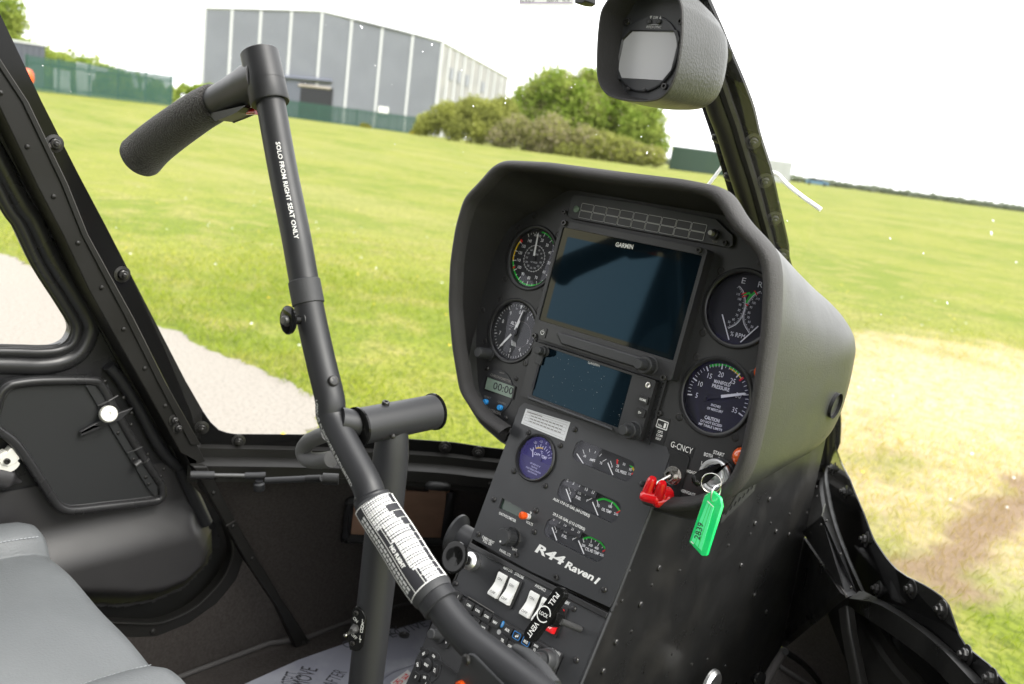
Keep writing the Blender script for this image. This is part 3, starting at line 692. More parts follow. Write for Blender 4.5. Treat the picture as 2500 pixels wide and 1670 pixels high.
# ---------------------------------------------------------------- lower panel
TH = .0035
LP = [(-.1300,.0060),(-.1350,-.0020),(-.1360,-.1760),(-.0350,-.1765),(.0785,-.1690),(.0800,-.1600),(.0860,-.0300),(.0850,.0100),(.0780,.0170)]
def win(zz, L_, T_, R_, B_): 
    l = F2.uv(zz(*L_))[0]; t = F2.uv(zz(*T_))[1]; r_ = F2.uv(zz(*R_))[0]; bt = F2.uv(zz(*B_))[1]; return rrect(l, r_, bt, t, .0085, 6)
W1 = win(zE, (875, 380), (945, 262), (1410, 490), (1330, 620)); W2 = win(zE, (752, 690), (820, 588), (1288, 850), (1205, 968)); W3 = win(zE, (632, 1030), (690, 915), (1165, 1180), (1100, 1312))
oat = [F2.uv(zE(*q), TH) for q in ((235, 838), (418, 925), (440, 848), (262, 750))]
CT = (-.0840, -.0518)
g = MB().prism(F2, LP, -.003, TH, holes=[W1, W2, W3, circle(*CT, .0262), oat]); lower = g.build('lower_panel', 'panel_low', con, bevel=.0006)
def strip_gauge(name, W, tint='dial_grey'):
    b = MB().prism(F2, [(sum(q[0] for q in W) / len(W) + (q[0] - sum(q[0] for q in W) / len(W)) * 1.04, sum(q[1] for q in W) / len(W) + (q[1] - sum(q[1] for q in W) / len(W)) * 1.1) for q in W], -.004, -.003)
    o = b.build(name, tint, con)
    gl = MB(); gl.add([F2.w(*q, TH - .0009) for q in W], [tuple(range(len(W)))]); gl.build('glass', 'clear_glass', o, smooth=0); return o
hp = -.0026
def U2(pts, zz=zG, hh=hp): return [F2.uv(zz(*q), hh) for q in pts]
def nl(mb, a, b, w=.0011, mi=0): mb.line(F2, U2([a, b]), w, hp + .001, mi)
g = strip_gauge('ammeter_and_oil_pressure_gauge', W1); p = MB()
for a, b in (((590, 320), (603, 362)), ((657, 305), (657, 345)), ((725, 318), (710, 358)), ((787, 355), (757, 388)), ((827, 418), (788, 440)), ((868, 435), (882, 480))): p.line(F2, U2([a, b]), .0007, hp, 0)
for a, b in (((537, 362), (605, 465)), ((850, 455), (902, 580))): p.line(F2, U2([a, b]), .0013, hp + .002, 0)
p.line(F2, spline([Vector(x) for x in U2([(940, 425), (980, 424), (1015, 440)])], 5), .0024, hp, 2); p.line(F2, spline([Vector(x) for x in U2([(1015, 440), (1060, 465), (1092, 505)])], 5), .0024, hp, 1); p.line(F2, U2([(1088, 500), (1115, 545)]), .0024, hp, 2)
p.line(F2, U2([(938, 418), (937, 468)]), .0016, hp + .0003, 3); p.line(F2, U2([(1080, 570), (1122, 545)]), .0016, hp + .0003, 3)
for s, a, b, cp in (('AMPS', (655, 430), (710, 445), .0030), ('70', (758, 465), (782, 472), .0030), ('-70', (590, 392), (618, 400), .0028), ('25', (925, 492), (950, 500), .0030), ('55', (990, 475), (1015, 483), .0030), ('95', (1052, 530), (1078, 538), .0030), ('115', (1045, 575), (1072, 583), .0030), ('OIL PRESS', (915, 537), (1025, 575), .0034), ('0', (876, 500), (888, 503), .0025)): ptext(p, F2, zG, s, a, b, cp, hp, 0)
p.build('markings', PR, g, smooth=0)
for nm, W, dy, nums, top, scl, lbl in (('auxiliary_fuel_and_oil_temperature_gauge', W2, 0, ('0', '3', '7', '13', '17'), [(425, 643), (485, 670), (548, 695), (608, 730), (678, 762)], ('75', '180', '245'), 'OIL TEMP'),
                                   ('fuel_and_cylinder_temperature_gauge', W3, 1, ('0', '7', '15', '23', '29'), [(288, 1035), (348, 1063), (396, 1088), (470, 1128), (532, 1157)], ('200', '300', '400'), 'CYL HD TEMP')):
    g = strip_gauge(nm, W); p = MB(); ox, oy = (0, 0) if dy == 0 else (-141, 388)
    def S(x, y): return (x + ox, y + oy)
    s0, s1 = ((435, 612), (740, 745)) if dy == 0 else ((290, 1000), (590, 1140))
    A = F2.uv(zG(*s0), .001); Bq = F2.uv(zG(*s1), .001)
    MB().box(F2, A[0] - .004, Bq[0], A[1] - .0085, A[1] - .001, -.0005, .0012).build('number_strip', 'bezel_black', g)
    for s, a in zip(nums, top): ptext(p, F2, zG, s, a, (a[0] + 13 * len(s), a[1] + 5 * len(s)), .0037, .0016, 0, .02)
    for a, b in (((447, 703), (460, 740)), ((509, 705), (511, 738)), ((562, 728), (558, 742)), ((630, 762), (612, 782)), ((682, 810), (640, 832))): p.line(F2, U2([S(*a), S(*b)]), .0007, hp, 0)
    p.line(F2, U2([S(430, 718), S(478, 850)]), .0013, hp + .002, 0); p.line(F2, U2([S(696, 850), S(752, 985)]), .0013, hp + .002, 0)
    ptext(p, F2, zG, 'FUEL', S(515, 808), S(565, 832), .0034, hp, 0); ptext(p, F2, zG, '1/2', S(538, 765), S(568, 775), .0030, hp, 0); ptext(p, F2, zG, 'E', S(456, 768), S(466, 772), .0028, hp, 0); ptext(p, F2, zG, 'F', S(624, 845), S(636, 850), .0030, hp, 0)
    p.line(F2, spline([Vector(x) for x in U2([S(735, 832), S(800, 818), S(885, 850), S(930, 893), S(962, 940)])], 5), .0022, hp, 1)
    p.line(F2, U2([S(733, 828), S(744, 868)]), .0009, hp + .0003, 0); p.line(F2, U2([S(930, 960), S(970, 936)]), .0016, hp + .0003, 3)
    if dy == 0:
        p.line(F2, U2([(888, 850), (875, 882)]), .0009, hp + .0003, 0)
        ptext(p, F2, zG, '75', (728, 893), (755, 902), .0030, hp); ptext(p, F2, zG, '180', (846, 900), (880, 912), .0030, hp); ptext(p, F2, zG, '245', (900, 975), (942, 990), .0030, hp); ptext(p, F2, zG, 'OIL TEMP', (776, 930), (872, 968), .0034, hp)
    else:
        for a, b in (((680, 1218), (672, 1262)), ((758, 1262), (738, 1295)), ((632, 1215), (632, 1232)), ((722, 1235), (715, 1250)), ((790, 1302), (782, 1315))): p.line(F2, U2([a, b]), .0008, hp + .0003, 0)
        ptext(p, F2, zG, '200', (574, 1293), (610, 1305), .0030, hp); ptext(p, F2, zG, '300', (647, 1290), (685, 1303), .0030, hp); ptext(p, F2, zG, '400', (705, 1318), (745, 1332), .0030, hp); ptext(p, F2, zG, '500', (760, 1388), (798, 1400), .0030, hp); ptext(p, F2, zG, 'CYL HD TEMP', (610, 1330), (750, 1385), .0036, hp)
    p.build('markings', PR, g, smooth=0)
# carburettor temperature gauge
def lt(mb): return mb
b = MB(); b.lathe(F2, *CT, [(.0295, TH), (.0295, TH + .0025), (.0280, TH + .004), (.0265, TH + .0035), (.0260, TH + .001), (.0260, -.003)], 56)
g = b.build('carburettor_temperature_gauge', 'bezel_black', con)
b = MB(); b.prism(F2, circle(*CT, .0262, 48), -.004, -.003); b.build('dial', 'dial_navy', g)
cut = [q for q in circle(*CT, .0258, 72) if q[1] < CT[1] - .002]; cut.sort(key=lambda q: math.atan2(q[1] - CT[1], q[0] - CT[0])); b = MB(); b.prism(F2, cut, -.003, -.0005); b.cyl(F2, CT[0], CT[1] - .0020, .0055, -.003, -.0003, 32); b.build('dial_cover', 'dial_grey', g)
gl = MB(); gl.add([F2.w(*q, TH + .0008) for q in circle(*CT, .0261, 48)], [tuple(range(48))]); gl.build('glass', 'violet_glass', g, smooth=0)
p = MB(); hc = -.0026
for i in range(11): 
    a = -62 + i * 12.4; tick(p, F2, (CT[0], CT[1] - .002), a, .0150, .0180 if i % 2 else .0198, .0008, hc)
for i, s in enumerate(['-20', '-10', '0', '10', '20']): ctext(p, F2, s, *pol((CT[0], CT[1] - .001), -37 + i * 22, .0222), .0034, hc)
p.line(F2, arc((CT[0], CT[1] - .002), -37, 4, .0152), .0018, hc + .0002, 2)
ctext(p, F2, '°C', CT[0] + .001, CT[1] + .0085, .0030, hc); ctext(p, F2, 'CARB. TEMP', CT[0] + .001, CT[1] + .0040, .0038, hc, sq=.72)
for i, s in enumerate(['KEEP NEEDLE OUT OF', 'YELLOW ARC', 'DURING POSSIBLE CARBURETOR', 'ICING CONDITIONS']): ctext(p, F2, s, CT[0], CT[1] - .0085 - i * .0034, .0019, .0000, 4, .03, .62)
p.line(F2, [(CT[0] - .0125, CT[1] + .008), (CT[0] - .0085, CT[1] - .001)], .0013, hc + .0012, 0)
p.build('markings', PR, g, smooth=0)
# oat window, selector, rheostat
g = MB().prism(F2, [(sum(a[0] for a in oat) / 4 + (q[0] - sum(a[0] for a in oat) / 4) * 1.05, sum(a[1] for a in oat) / 4 + (q[1] - sum(a[1] for a in oat) / 4) * 1.05) for q in oat], -.003, .0).build('voltmeter_display', 'lcd_dark', con)
b = MB(); A = F2.w(*F2.uv(zE(470, 905), .012), .012); Bq = F2.w(*F2.uv(zE(418, 898), .020), .020)
b.tube([F2.w(*F2.uv(zE(490, 912), TH), TH), A], [.0035, .0035], 16, 1); b.tube([A, A.lerp(Bq, .2), A.lerp(Bq, .8), Bq], [.0034, .0042, .0046, .0032], 16, 0); b.build('selector_lever', ['orange', 'white'], con)
b = MB(); u, v = F2.uv(zE(305, 1085), TH + .010); b.lathe(F2, u, v, [(.0125, TH), (.0125, TH + .002)], 32, 1); b.lathe(F2, u, v, [(.0105, TH + .003), (.0100, TH + .018), (.0092, TH + .0195), (0, TH + .0195)], 40)
for i in range(22):
    a = 2 * math.pi * i / 22; q = F2.sub(u + .0102 * math.cos(a), v + .0102 * math.sin(a), 0, a); b.box(q, -.0002, .0008, -.0006, .0006, TH + .004, TH + .016)
b.cyl(F2, u + .000, v - .0062, .0012, TH + .0195, TH + .0197, 12, 2); b.build('dimmer_knob', ['knob_black', 'metal', 'white'], con)
p = MB(); ht = TH + .0003; CS[0] = .68
for s, a, b_, cp, sl in (('AUX 17.0 US GAL (64 LITERS)', (287, 825), (655, 1003), .0046, 0), ('29.5 US GAL (112 LITERS)', (285, 976), (607, 1138), .0046, 0)): ptext(p, F2, zG, s, a, b_, cp, ht, 0, .045)
for s, a, b_, cp in (('OAT/VOLTMETER', (235, 888), (378, 960), .0048), ('°F', (495, 885), (512, 893), .0040), ('°C', (482, 922), (500, 930), .0040), ('VOLTS', (465, 963), (522, 990), .0046), ('CABIN HEAT', (92, 1090), (192, 1145), .0048), ('PULL ON', (99, 1122), (170, 1160), .0048), ('PANEL LTS', (240, 1203), (332, 1252), .0048), ('DAY', (350, 1193), (390, 1208), .0044)): ptext(p, F2, zE, s, a, b_, cp, ht, 0, .045)
ptext(p, F2, zE, 'R44', (542, 1205), (772, 1322), .0150, ht, 0, .06, .32); ptext(p, F2, zE, 'Raven', (795, 1340), (1030, 1455), .0118, ht, 0, .06, .32); ptext(p, F2, zE, 'I', (1045, 1472), (1062, 1484), .0118, ht, 0, .06, .32)
p.line(F2, [F2.uv(zE(337, 1145), ht), F2.uv(zE(352, 1180), ht)], .0010, ht, 0)
p.build('lettering', PR, con, smooth=0)
CS[0] = 1.0
# correction card placard
L = [F2.uv(zE(*q), TH) for q in ((428, 118), (795, 268), (846, 107), (470, -8))]
g = MB().prism(F2, L, TH, TH + .0006).build('correction_card', 'paper_shiny', con)
a, b_, c_, d_ = [Vector(q) for q in L]
def bil(s, t): return (a.lerp(b_, s)).lerp(d_.lerp(c_, s), t)
p = MB()
for t in (.10, .28, .46, .64, .80, .92): p.line(F2, [bil(.04, t), bil(.96, t)], .00028, TH + .0008, 6)
for s in [.04] + [.14 + i * .082 for i in range(11)]: p.line(F2, [bil(s, .28), bil(s, .80)], .00022, TH + .0008, 6)
for t in (.33, .50, .68):
    for i in range(9):
        q = bil(.16 + i * .082, t); p.line(F2, [q, q + Vector((.0042, 0))], .0011, TH + .0008, 6)
p.line(F2, [bil(.05, .84), bil(.4, .84)], .0010, TH + .0008, 6); p.build('table_lines', PR, g, smooth=0)
screws(SC_PAN, 'screw', F2, zE, [(490, 195), (885, 170), (760, 305), (365, 525), (632, 648), (1460, 632), (195, 765), (553, 860), (540, 1040), (62, 1060), (1133, 1532)], con, TH)
screws(SC_SO, 'screw', F2, zE, [(387, 1235), (727, 1428)], con, TH)

# ---------------------------------------------------------------- switch panel
SP = [(-.1360,-.0050),(.0785,.0010),(.0785,-.105),(.0785,-.30),(.0480,-.30),(.0470,-.0640),(-.1340,-.0650)]
g = MB().prism(F3, SP, -.004, 0).build('switch_panel', 'panel_low', con, bevel=.001)
MB().prism(F3, [(-.1360, -.004), (.078, .002), (.078, -.0045), (-.136, -.0105)], .0002, .0022).build('edge_trim', 'bezel_black', con, bevel=.0008)
def rocker(c, red=False):
    u, v = F3.uv(zS(*c), .004); w, l = .0100, .0178
    o = MB().prism(F3, rrect(u - w, u + w, v - l, v + l, .0025), 0, .003, holes=[rrect(u - .0068, u + .0068, v - .0145, v + .0145, .001)]).build('rocker_switch', 'bezel_black', con, bevel=.0009)
    prof = [(-.0145, .0092), (-.012, .0100), (-.004, .0060), (.001, .0045), (.006, .0050), (.0125, .0058), (.0145, .0050)]
    q = MB(); L_ = [F3.w(u - .0066, v + a, hh) for a, hh in prof]; R_ = [F3.w(u + .0066, v + a, hh) for a, hh in prof]; n = len(prof)
    B1 = [F3.w(u - .0066, v + a, 0) for a, hh in prof]; B2 = [F3.w(u + .0066, v + a, 0) for a, hh in prof]
    fs = []
    for i in range(n - 1): fs += [(i, i + 1, n + i + 1, n + i)[::-1], (i, 2 * n + i, 2 * n + i + 1, i + 1)[::-1], (n + i, n + i + 1, 3 * n + i + 1, 3 * n + i)[::-1]]
    fs += [(0, n, 3 * n, 2 * n), (n - 1, 3 * n - 1, 4 * n - 1, 2 * n - 1)]
    q.add(L_ + R_ + B1 + B2, fs); q.build('rocker', 'red' if red else 'white', o, smooth=50)
    q = MB(); text(q, F3, 'ON', (u - .0036, v + .0060), (u + .0030, v + .0060), .0030, .0062, 0, .0)
    fr2 = Frame(F3.w(u, v - .0100, .0100), F3.U, (F3.w(0, 1, -.45) - F3.w(0, 0, 0))); text(q, fr2, 'OFF', (-.0042, -.001), (.0042, -.001), .0030, .0004, 0, 0)
    q.build('lettering', ['white' if red else 'darkprint'], o, smooth=0)
for c in ((920, 545), (1040, 612), (1250, 745), (1375, 815)): rocker(c)
rocker((1500, 900), True)
p = MB(); CS[0] = .62
for s, a, b_ in (('NAV LTS', (967, 372), (1058, 420)), ('STROBE', (1083, 437), (1175, 485)), ('AVIONICS', (1293, 557), (1402, 616)), ('ALT', (1449, 648), (1498, 668)), ('BATTERY', (1545, 705), (1650, 755))): ptext(p, F3, zS, s, a, b_, .0058, .0004, 0, .045)
p.build('lettering', PR, con, smooth=0)
screws(SC_PAN, 'screw', F3, zS, [(480, 530), (1700, 790), (1725, 1320)], con)
CS[0] = 1.0
# audio panel
AU = [(-.1335,-.0665),(.0455,-.0610),(.0455,-.1120),(-.1335,-.1180)]
g = MB().prism(F3, AU, -.01, .011).build('audio_panel', 'plastic', con, bevel=.0012)
p = MB(); ha = .0155
def abtn(c, s, w=.0062, l=.0048, blue=False, mi=0):
    u, v = F3.uv(zS(*c), ha); MB().prism(F3, rrect(u - w, u + w, v - l, v + l, .0015, 3), .011, .0150).build('button', 'bezel_black', g, bevel=.0006)
    if blue: p.line(F3, rrect(u - w + .0012, u + w - .0012, v - l + .001, v + l - .001, .001, 2), .0006, .0153, 7, True)
    ls = s.split('/')
    for i, t in enumerate(ls): ctext(p, F3, t, u, v + (.0022 * (len(ls) - 1) - i * .0044), .0027 if len(t) > 3 or len(ls) > 1 else .0031, .0153, mi, .04, .72)
for c, s, bl in (((487, 655), 'TX/R', 0), ((612, 752), 'COM1', 0), ((702, 808), 'COM2', 0), ((795, 868), 'COM3', 0), ((883, 930), 'NAV', 0), ((1010, 1008), 'AUX', 0), ((1105, 1068), '', 1), ((1200, 1130), 'MUS', 1), ((1300, 1192), 'MAN/SQ', 0), ((760, 985), 'MIC3', 0), ((670, 925), 'MIC2', 0), ((580, 865), 'MIC1', 0), ((960, 1115), 'TEL', 0), ((1045, 1180), 'COPLT', 0), ((1140, 1245), 'SPKR', 0)): 
    if s == 'TX/R': s = 'UKR'
    abtn(c, s, blue=bool(bl))
for dx in (-8, 10): 
    q = F3.uv(zS(1105 + dx, 1075), ha); p.cyl(F3, q[0], q[1], .0010, .0152, .0154, 10, 0); p.line(F3, [(q[0] + .0009, q[1]), (q[0] + .0009, q[1] + .0030)], .0004, .0154, 0)
p.line(F3, [F3.uv(zS(*q), .0114) for q in ((560, 770), (607, 665), (873, 828), (805, 990))], .0007, .0114, 6)
q = F3.uv(zS(957, 950), .012); MB().prism(F3, [(q[0] + .0019 * math.cos(R(a)), q[1] + .0040 * math.sin(R(a))) for a in range(0, 360, 20)], .011, .0116).build('bluetooth_symbol', 'bluebutton', g)
p.line(F3, [(q[0] - .0009, q[1] - .0014), (q[0] + .0009, q[1] + .0012), (q[0], q[1] + .0026), (q[0], q[1] - .0026), (q[0] + .0009, q[1] - .0012), (q[0] - .0009, q[1] + .0014)], .0003, .0118, 0)
q = F3.uv(zS(922, 1030), .012); MB().cyl(F3, *q, .0028, .011, .0118, 20).build('light_sensor', 'offwhite', g)
ptext(p, F3, zS, 'GARMIN', (1458, 1222), (1552, 1280), .0036, .0114, 4, .03); ptext(p, F3, zS, 'GMA 350c', (1465, 1250), (1540, 1297), .0024, .0114, 6, .03)
p.build('markings', PR[:7] + ['blueprint'], g, smooth=0)
b = MB(); u, v = F3.uv(zS(1320, 1310), .035); b.lathe(F3, u, v, [(.0135, .011), (.0135, .013), (.0120, .014), (.0118, .025), (.0105, .027), (.0078, .027), (.0074, .038), (.006, .039), (0, .039)], 40); b.build('knob', 'knob_black', g)
# transponder
g = MB().prism(F3, [(-.1335,-.1190),(.0455,-.1140),(.0455,-.30),(-.1335,-.30)], -.01, .010).build('transponder', 'plastic', con, bevel=.0012)
MB().prism(F3, [(-.1330, -.1420), (-.03, -.1420), (-.03, -.1450), (-.1330, -.1450)], .009, .0125).build('edge_trim', 'bezel_black', g)
p = MB(); hx = .0135
def xb(c, s, w=.0062, l=.0048, rot=0, rnd=.003):
    u, v = F3.uv(zS(*c), hx); q = F3.sub(u, v, 0, rot); MB().prism(q, rrect(-w, w, -l, l, rnd, 4), .010, .0130).build('button', 'bezel_black', g, bevel=.0006); ctext(p, q, s, 0, 0, .0032, .0133, 0, .04, .72)
u, v = F3.uv(zS(190, 1372), .011); MB().lathe(F3, u, v, [(.0205, .010), (.0205, .0112), (0, .0112)], 48).build('keypad_disc', 'panel_low', g)
MB().lathe(F3, u, v, [(.0078, .011), (.0078, .0135), (.006, .0140), (0, .0140)], 28).build('button', 'bezel_black', g); ctext(p, F3, 'IDNT', u, v, .0030, .0143, 0, .04, .72)
for a, s, rt in ((8, 'ON', -.1), (78, 'ALT', -1.35), (150, 'VFR', .3), (235, 'OFF', -1.0), (300, 'SBY', .9)):
    cc = pol((u, v), a + 10, .0142); q = F3.sub(*cc, 0, rt); MB().prism(q, rrect(-.0065, .0065, -.0038, .0038, .003, 4), .011, .0135).build('button', 'bezel_black', g, bevel=.0006); ctext(p, q, s, 0, 0, .0030, .0138, 0, .04, .72)
xb((60, 1492), '0'); xb((165, 1560), '1'); xb((375, 1140), '>', .0048, .006)
b = MB(); u, v = F3.uv(zS(215, 1050), .028); b.lathe(F3, u, v, [(.0095, .010), (.0095, .012), (.0065, .013), (.0062, .027), (.005, .028), (0, .028)], 32); b.build('knob', 'knob_black', g)
p.build('markings', PR, g, smooth=0)
# console body
SX = -.4668
cb = MB(); FS = Frame((SX, 0, 0), (0, 1, 0), (0, 0, 1))
top = F1.w(0, -.09, -.004); j1 = F2.w(0, .012, -.002); j2 = F2.w(0, -.170, -.002); j3 = F3.w(0, -.30, -.003)
side = [(j3.y, j3.z), (j2.y, j2.z), (j1.y, j1.z), (.86, -.24), (1.27, -.33), (1.268, -.535), (1.275, -.735), (1.12, -.82), (.95, -.905), (.70, -.905)]
cb.prism(FS, side[::-1], 0, -.0025)
body = cb.build('side_panel', 'side_black', con)
FSL = Frame((-.685, 0, 0), (0, 1, 0), (0, 0, 1)); MB().prism(FSL, side[::-1], 0, .0025).build('side_panel', 'side_black', con)
ft = MB(); ft.tube([F3.w(.0790, .004, -.001), F3.w(.0790, -.30, -.001)], .0022, 10); ft.tube([F2.w(.0860, .010, 0), F2.w(.0800, -.172, 0)], .0022, 10); ft.build('edge_flange', 'panel_low', con)
MB().prism(Frame(F3.w(0, 0, -.02), F3.U, F3.V), [(-.135, 0), (.077, 0), (.077, -.3), (-.135, -.3)], -.002, 0).build('backing_plate', 'side_black', con)
rv = [(855, 482), (735, 540), (605, 610), (465, 682), (155, 842), (105, 1375), (330, 1408), (232, 1440), (445, 1450), (965, 475), (1025, 310), (1028, 372)]
for q in rv:
    P = hit(z8(*q), X=SX); put(SC_RV, 'rivet', con, FS.mat(P.y, P.z, .0001))
for q in ((722, 388), (632, 542), (765, 592), (848, 612), (20, 825), (543, 808), (628, 998), (706, 1102)):
    P = hit(z8(*q), X=SX); put(SC_SD, 'screw', con, FS.mat(P.y, P.z, .0001, random.random()))
for q in ((2203, 745), (2180, 845), (2325, 935), (2135, 1035), (2095, 1060), (2195, 1230)):
    P = hit(z7(*q), X=SX); put(SC_RV, 'rivet', con, FS.mat(P.y, P.z, .0001))
for q in ((2250, 1057), (2095, 1297), (2013, 1482)):
    P = hit(z7(*q), X=SX); put(SC_SD, 'screw', con, FS.mat(P.y, P.z, .0001, random.random()))
# perforated strip under the hood
P0 = hit(z8(415, 545), X=SX + .012); P1 = hit(z8(608, 400), X=SX + .012)
q = Frame((SX + .012, P0.y, P0.z), (0, P1.y - P0.y, P1.z - P0.z + .012), (0, 0, 1)); L0 = (P1 - P0).length
hl = []
for j in range(2):
    for i in range(7): hl.append(circle(.010 + i * L0 / 7.2 + j * .006, .010 + j * .016, .0034, 10))
MB().prism(q, [(0, 0), (L0 + .008, 0), (L0 + .008, .05), (0, .05)], -.001, 0, holes=hl).build('perforated_strip', 'hood_black', con, smooth=0)
# hood side hardware
def hoodpt(p):
    d = ray(*p); best = None
    dep = bpy.context.evaluated_depsgraph_get(); ok, loc, nn, idx = hood.ray_cast(Vector((0, 0, 0)), d.normalized())
    return (loc, nn) if ok else None
bpy.context.view_layer.update()
def onsurf(me, name, p, sc=1, parent=con):
    r_ = hoodpt(p)
    if not r_: return
    loc, nn = r_; up = Vector((0, 0, 1)); U = up.cross(nn).normalized(); V = nn.cross(U)
    put(me, name, parent, Frame(loc, U, V).mat(0, 0, 0, 0, sc))
zH = zoom(1600, 550, 2.609)
for q in ((812, 1135), (855, 1135), (1080, 1338), (1122, 1322), (1200, 920)): onsurf(SC_RV, 'rivet', zH(*q), 1.9)
r_ = hoodpt(zH(1135, 1145))
if r_:
    loc, nn = r_; nn = (nn + Vector((.25, 0, 0))).normalized(); U = Vector((0, 0, 1)).cross(nn).normalized(); q = Frame(loc, U, nn.cross(U))
    b = MB(); b.lathe(q, 0, 0, [(.0150, -.004), (.0150, .0010), (.0138, .0020), (0, .0020)], 40, 0)
    for i in range(5):
        for j in range(3):
            if (i + j) % 2 == 0: b.cyl(q, (j - 1) * .0042, (i - 2) * .0042, .0010, .0020, .0023, 8, 1)
    b.build('speaker_grille', ['bezel_black', 'darkprint'], con)
# ventilation pull: T handle with rod
g0 = F3.w(*F3.uv(zS(1760, 1000), .002), .002); g1 = F3.w(*F3.uv(zS(1530, 905), .065), .065)
t = thing('vent_pull_handle', 'black T shaped pull handle lettered PULL LOCK VENT on a rod above the red switch', 'pull handle', g0)
b = MB(); b.tube([g0, g1.lerp(g0, .12)], .0036, 16); b.build('rod', 'screw_steel', t)
q = Frame(F3.w(*F3.uv(zS(1410, 850), .072), .072), F3.w(*F3.uv(zS(1565, 670), .072), .072) - F3.w(*F3.uv(zS(1290, 1060), .072), .072), F3.U * -1)
q = Frame(q.O, q.U, F3.N.cross(q.U)); L0 = .0335
b = MB(); b.prism(q, rrect(-L0, L0, -.0075, .0075, .0072, 6), -.005, .004); b.cyl(q, 0, 0, .0115, -.020, -.004, 24); b.build('handle', 'gloss_black', t, bevel=.002)
HB = q
p = MB(); q2 = Frame(q.O, q.U * -1, q.V * -1)
for s, u in (('PULL', -.019), ('VENT', .020)): ctext(p, q2, s, u, 0, .0062, .0043, 0, .015, .80)
ctext(p, F3.sub(0, 0, .0) if False else Frame(q.O, F3.U, F3.V), 'LOCK', 0, 0, .0040, .0043, 0, .01, .8)
for a0 in (20, 200): p.line(q, [pol((0, 0), a0 + i * 14, .0082) for i in range(11)], .0012, .0043, 0)
p.build('lettering', PR, t, smooth=0)
# cabin heat knob
k0 = F3.w(*F3.uv(zS(675, 300), 0), 0)
t = thing('cabin_heat_knob', 'round black pull knob on a chrome collar at the left edge of the switch panel', 'pull knob', k0)
q = F3.sub(*F3.uv(zS(665, 305), 0), 0); b = MB(); b.lathe(q, 0, 0, [(.0105, 0), (.0115, .004), (.0110, .010), (.008, .013), (.006, .014)], 32, 0); b.build('collar', 'chrome', t)
b = MB(); b.lathe(q, 0, 0, [(.0055, .012), (.0055, .030), (.010, .034), (.0185, .037), (.0195, .039), (.0190, .041), (.0165, .0415), (.010, .0400), (0, .0395)], 40); b.build('knob', 'gloss_black', t)
# key, ring and tag
b = MB(); K0 = IGF.w(0, 0, .012); t = thing('ignition_key', 'black headed key turned in the chrome ignition switch', 'key', K0)
b.box(IGF, -.0012, .0012, -.004, .004, .010, .022); b.build('blade', 'metal', t)
kf = Frame(IGF.w(0, 0, .020), (IGF.U * -.45 + IGF.N * .9), IGF.V + IGF.U * .25); kf = Frame(kf.O, kf.U, kf.V - kf.U * kf.V.dot(kf.U))
A = gp((940, 690), .020); Bq = gp((700, 830), .060); kd = (Bq - A).normalized(); kv = kd.cross(A.normalized()).normalized()
KF = Frame(A.lerp(Bq, .5), kd, kv); kl = (Bq - A).length / 2
b = MB(); b.prism(KF, [(-kl, .0035), (-kl * .5, .0052), (kl * .3, .0072), (kl * .85, .0060), (kl, 0), (kl * .85, -.0060), (kl * .3, -.0072), (-kl * .5, -.0052), (-kl, -.0035)][::-1], -.0030, .0030); b.build('head', 'gloss_black', t, bevel=.0025)
RC = gp((893, 800), .045)
def ring(c, r, nrm, up, rad, name, m, parent=None):
    n_ = Vector(nrm).normalized(); a = Vector(up); a = (a - n_ * a.dot(n_)).normalized(); b_ = n_.cross(a); o = MB()
    o.tube([c + (a * math.cos(2 * math.pi * i / 40) + b_ * math.sin(2 * math.pi * i / 40)) * r for i in range(41)], rad, 8, caps=False); return o.build(name, m, parent)
view = RC.normalized()
rk = ring(gp((862, 835), .050), .0098, F1.N * .8 + F1.U * .5, (0, 0, 1), .0006, 'key_ring', 'metal'); tag(rk, 'thin steel split ring hanging from the ignition key', 'key ring')
tg = thing('key_tag', 'translucent green plastic key tag numbered 2839 hanging from the ignition key ring', 'key tag', gp((800, 1200), .055))
TF = Frame(gp((812, 1190), .050), gp((950, 1050), .050) - gp((800, 1010), .050), (0, 0, 1)); TF = F1.sub(*F1.uv(zD(812, 1190), .050), .050)
TP = [TF.uv(zD(*q)) for q in ((660, 1362), (775, 1487), (820, 1487), (960, 1045), (945, 965), (880, 905), (858, 905), (800, 945))]
b = MB(); b.prism(TF, TP, -.0045, 0); b.build('holder', 'tag_green', tg, bevel=.0012)
TI = [TF.uv(zD(*q)) for q in ((690, 1350), (775, 1440), (888, 1050), (832, 992))]
b = MB(); b.prism(TF, TI, 0, .0008); b.build('label_window', 'tag_label', tg, bevel=.0003)
p = MB(); A = TF.uv(zD(762, 1345)); Bq = TF.uv(zD(800, 1200)); text(p, TF, '2839', A, Bq, .0068, .0010, 5, .01)
for k in (.36, .68): p.line(TF, [Vector(TI[0]).lerp(Vector(TI[1]), k), Vector(TI[3]).lerp(Vector(TI[2]), k)], .0005, .0010, 1)
p.line(TF, [TF.uv(zD(832, 995)), TF.uv(zD(886, 1048))], .0010, .0011, 0); p.line(TF, [TF.uv(zD(686, 1355)), TF.uv(zD(708, 1377))], .0010, .0011, 0)
p.build('markings', PR, tg, smooth=0)
ring(TF.w(*TF.uv(zD(903, 925)), 0), .0088, F1.U, (0, 0, 1), .0007, 'ring', 'chrome', tg)
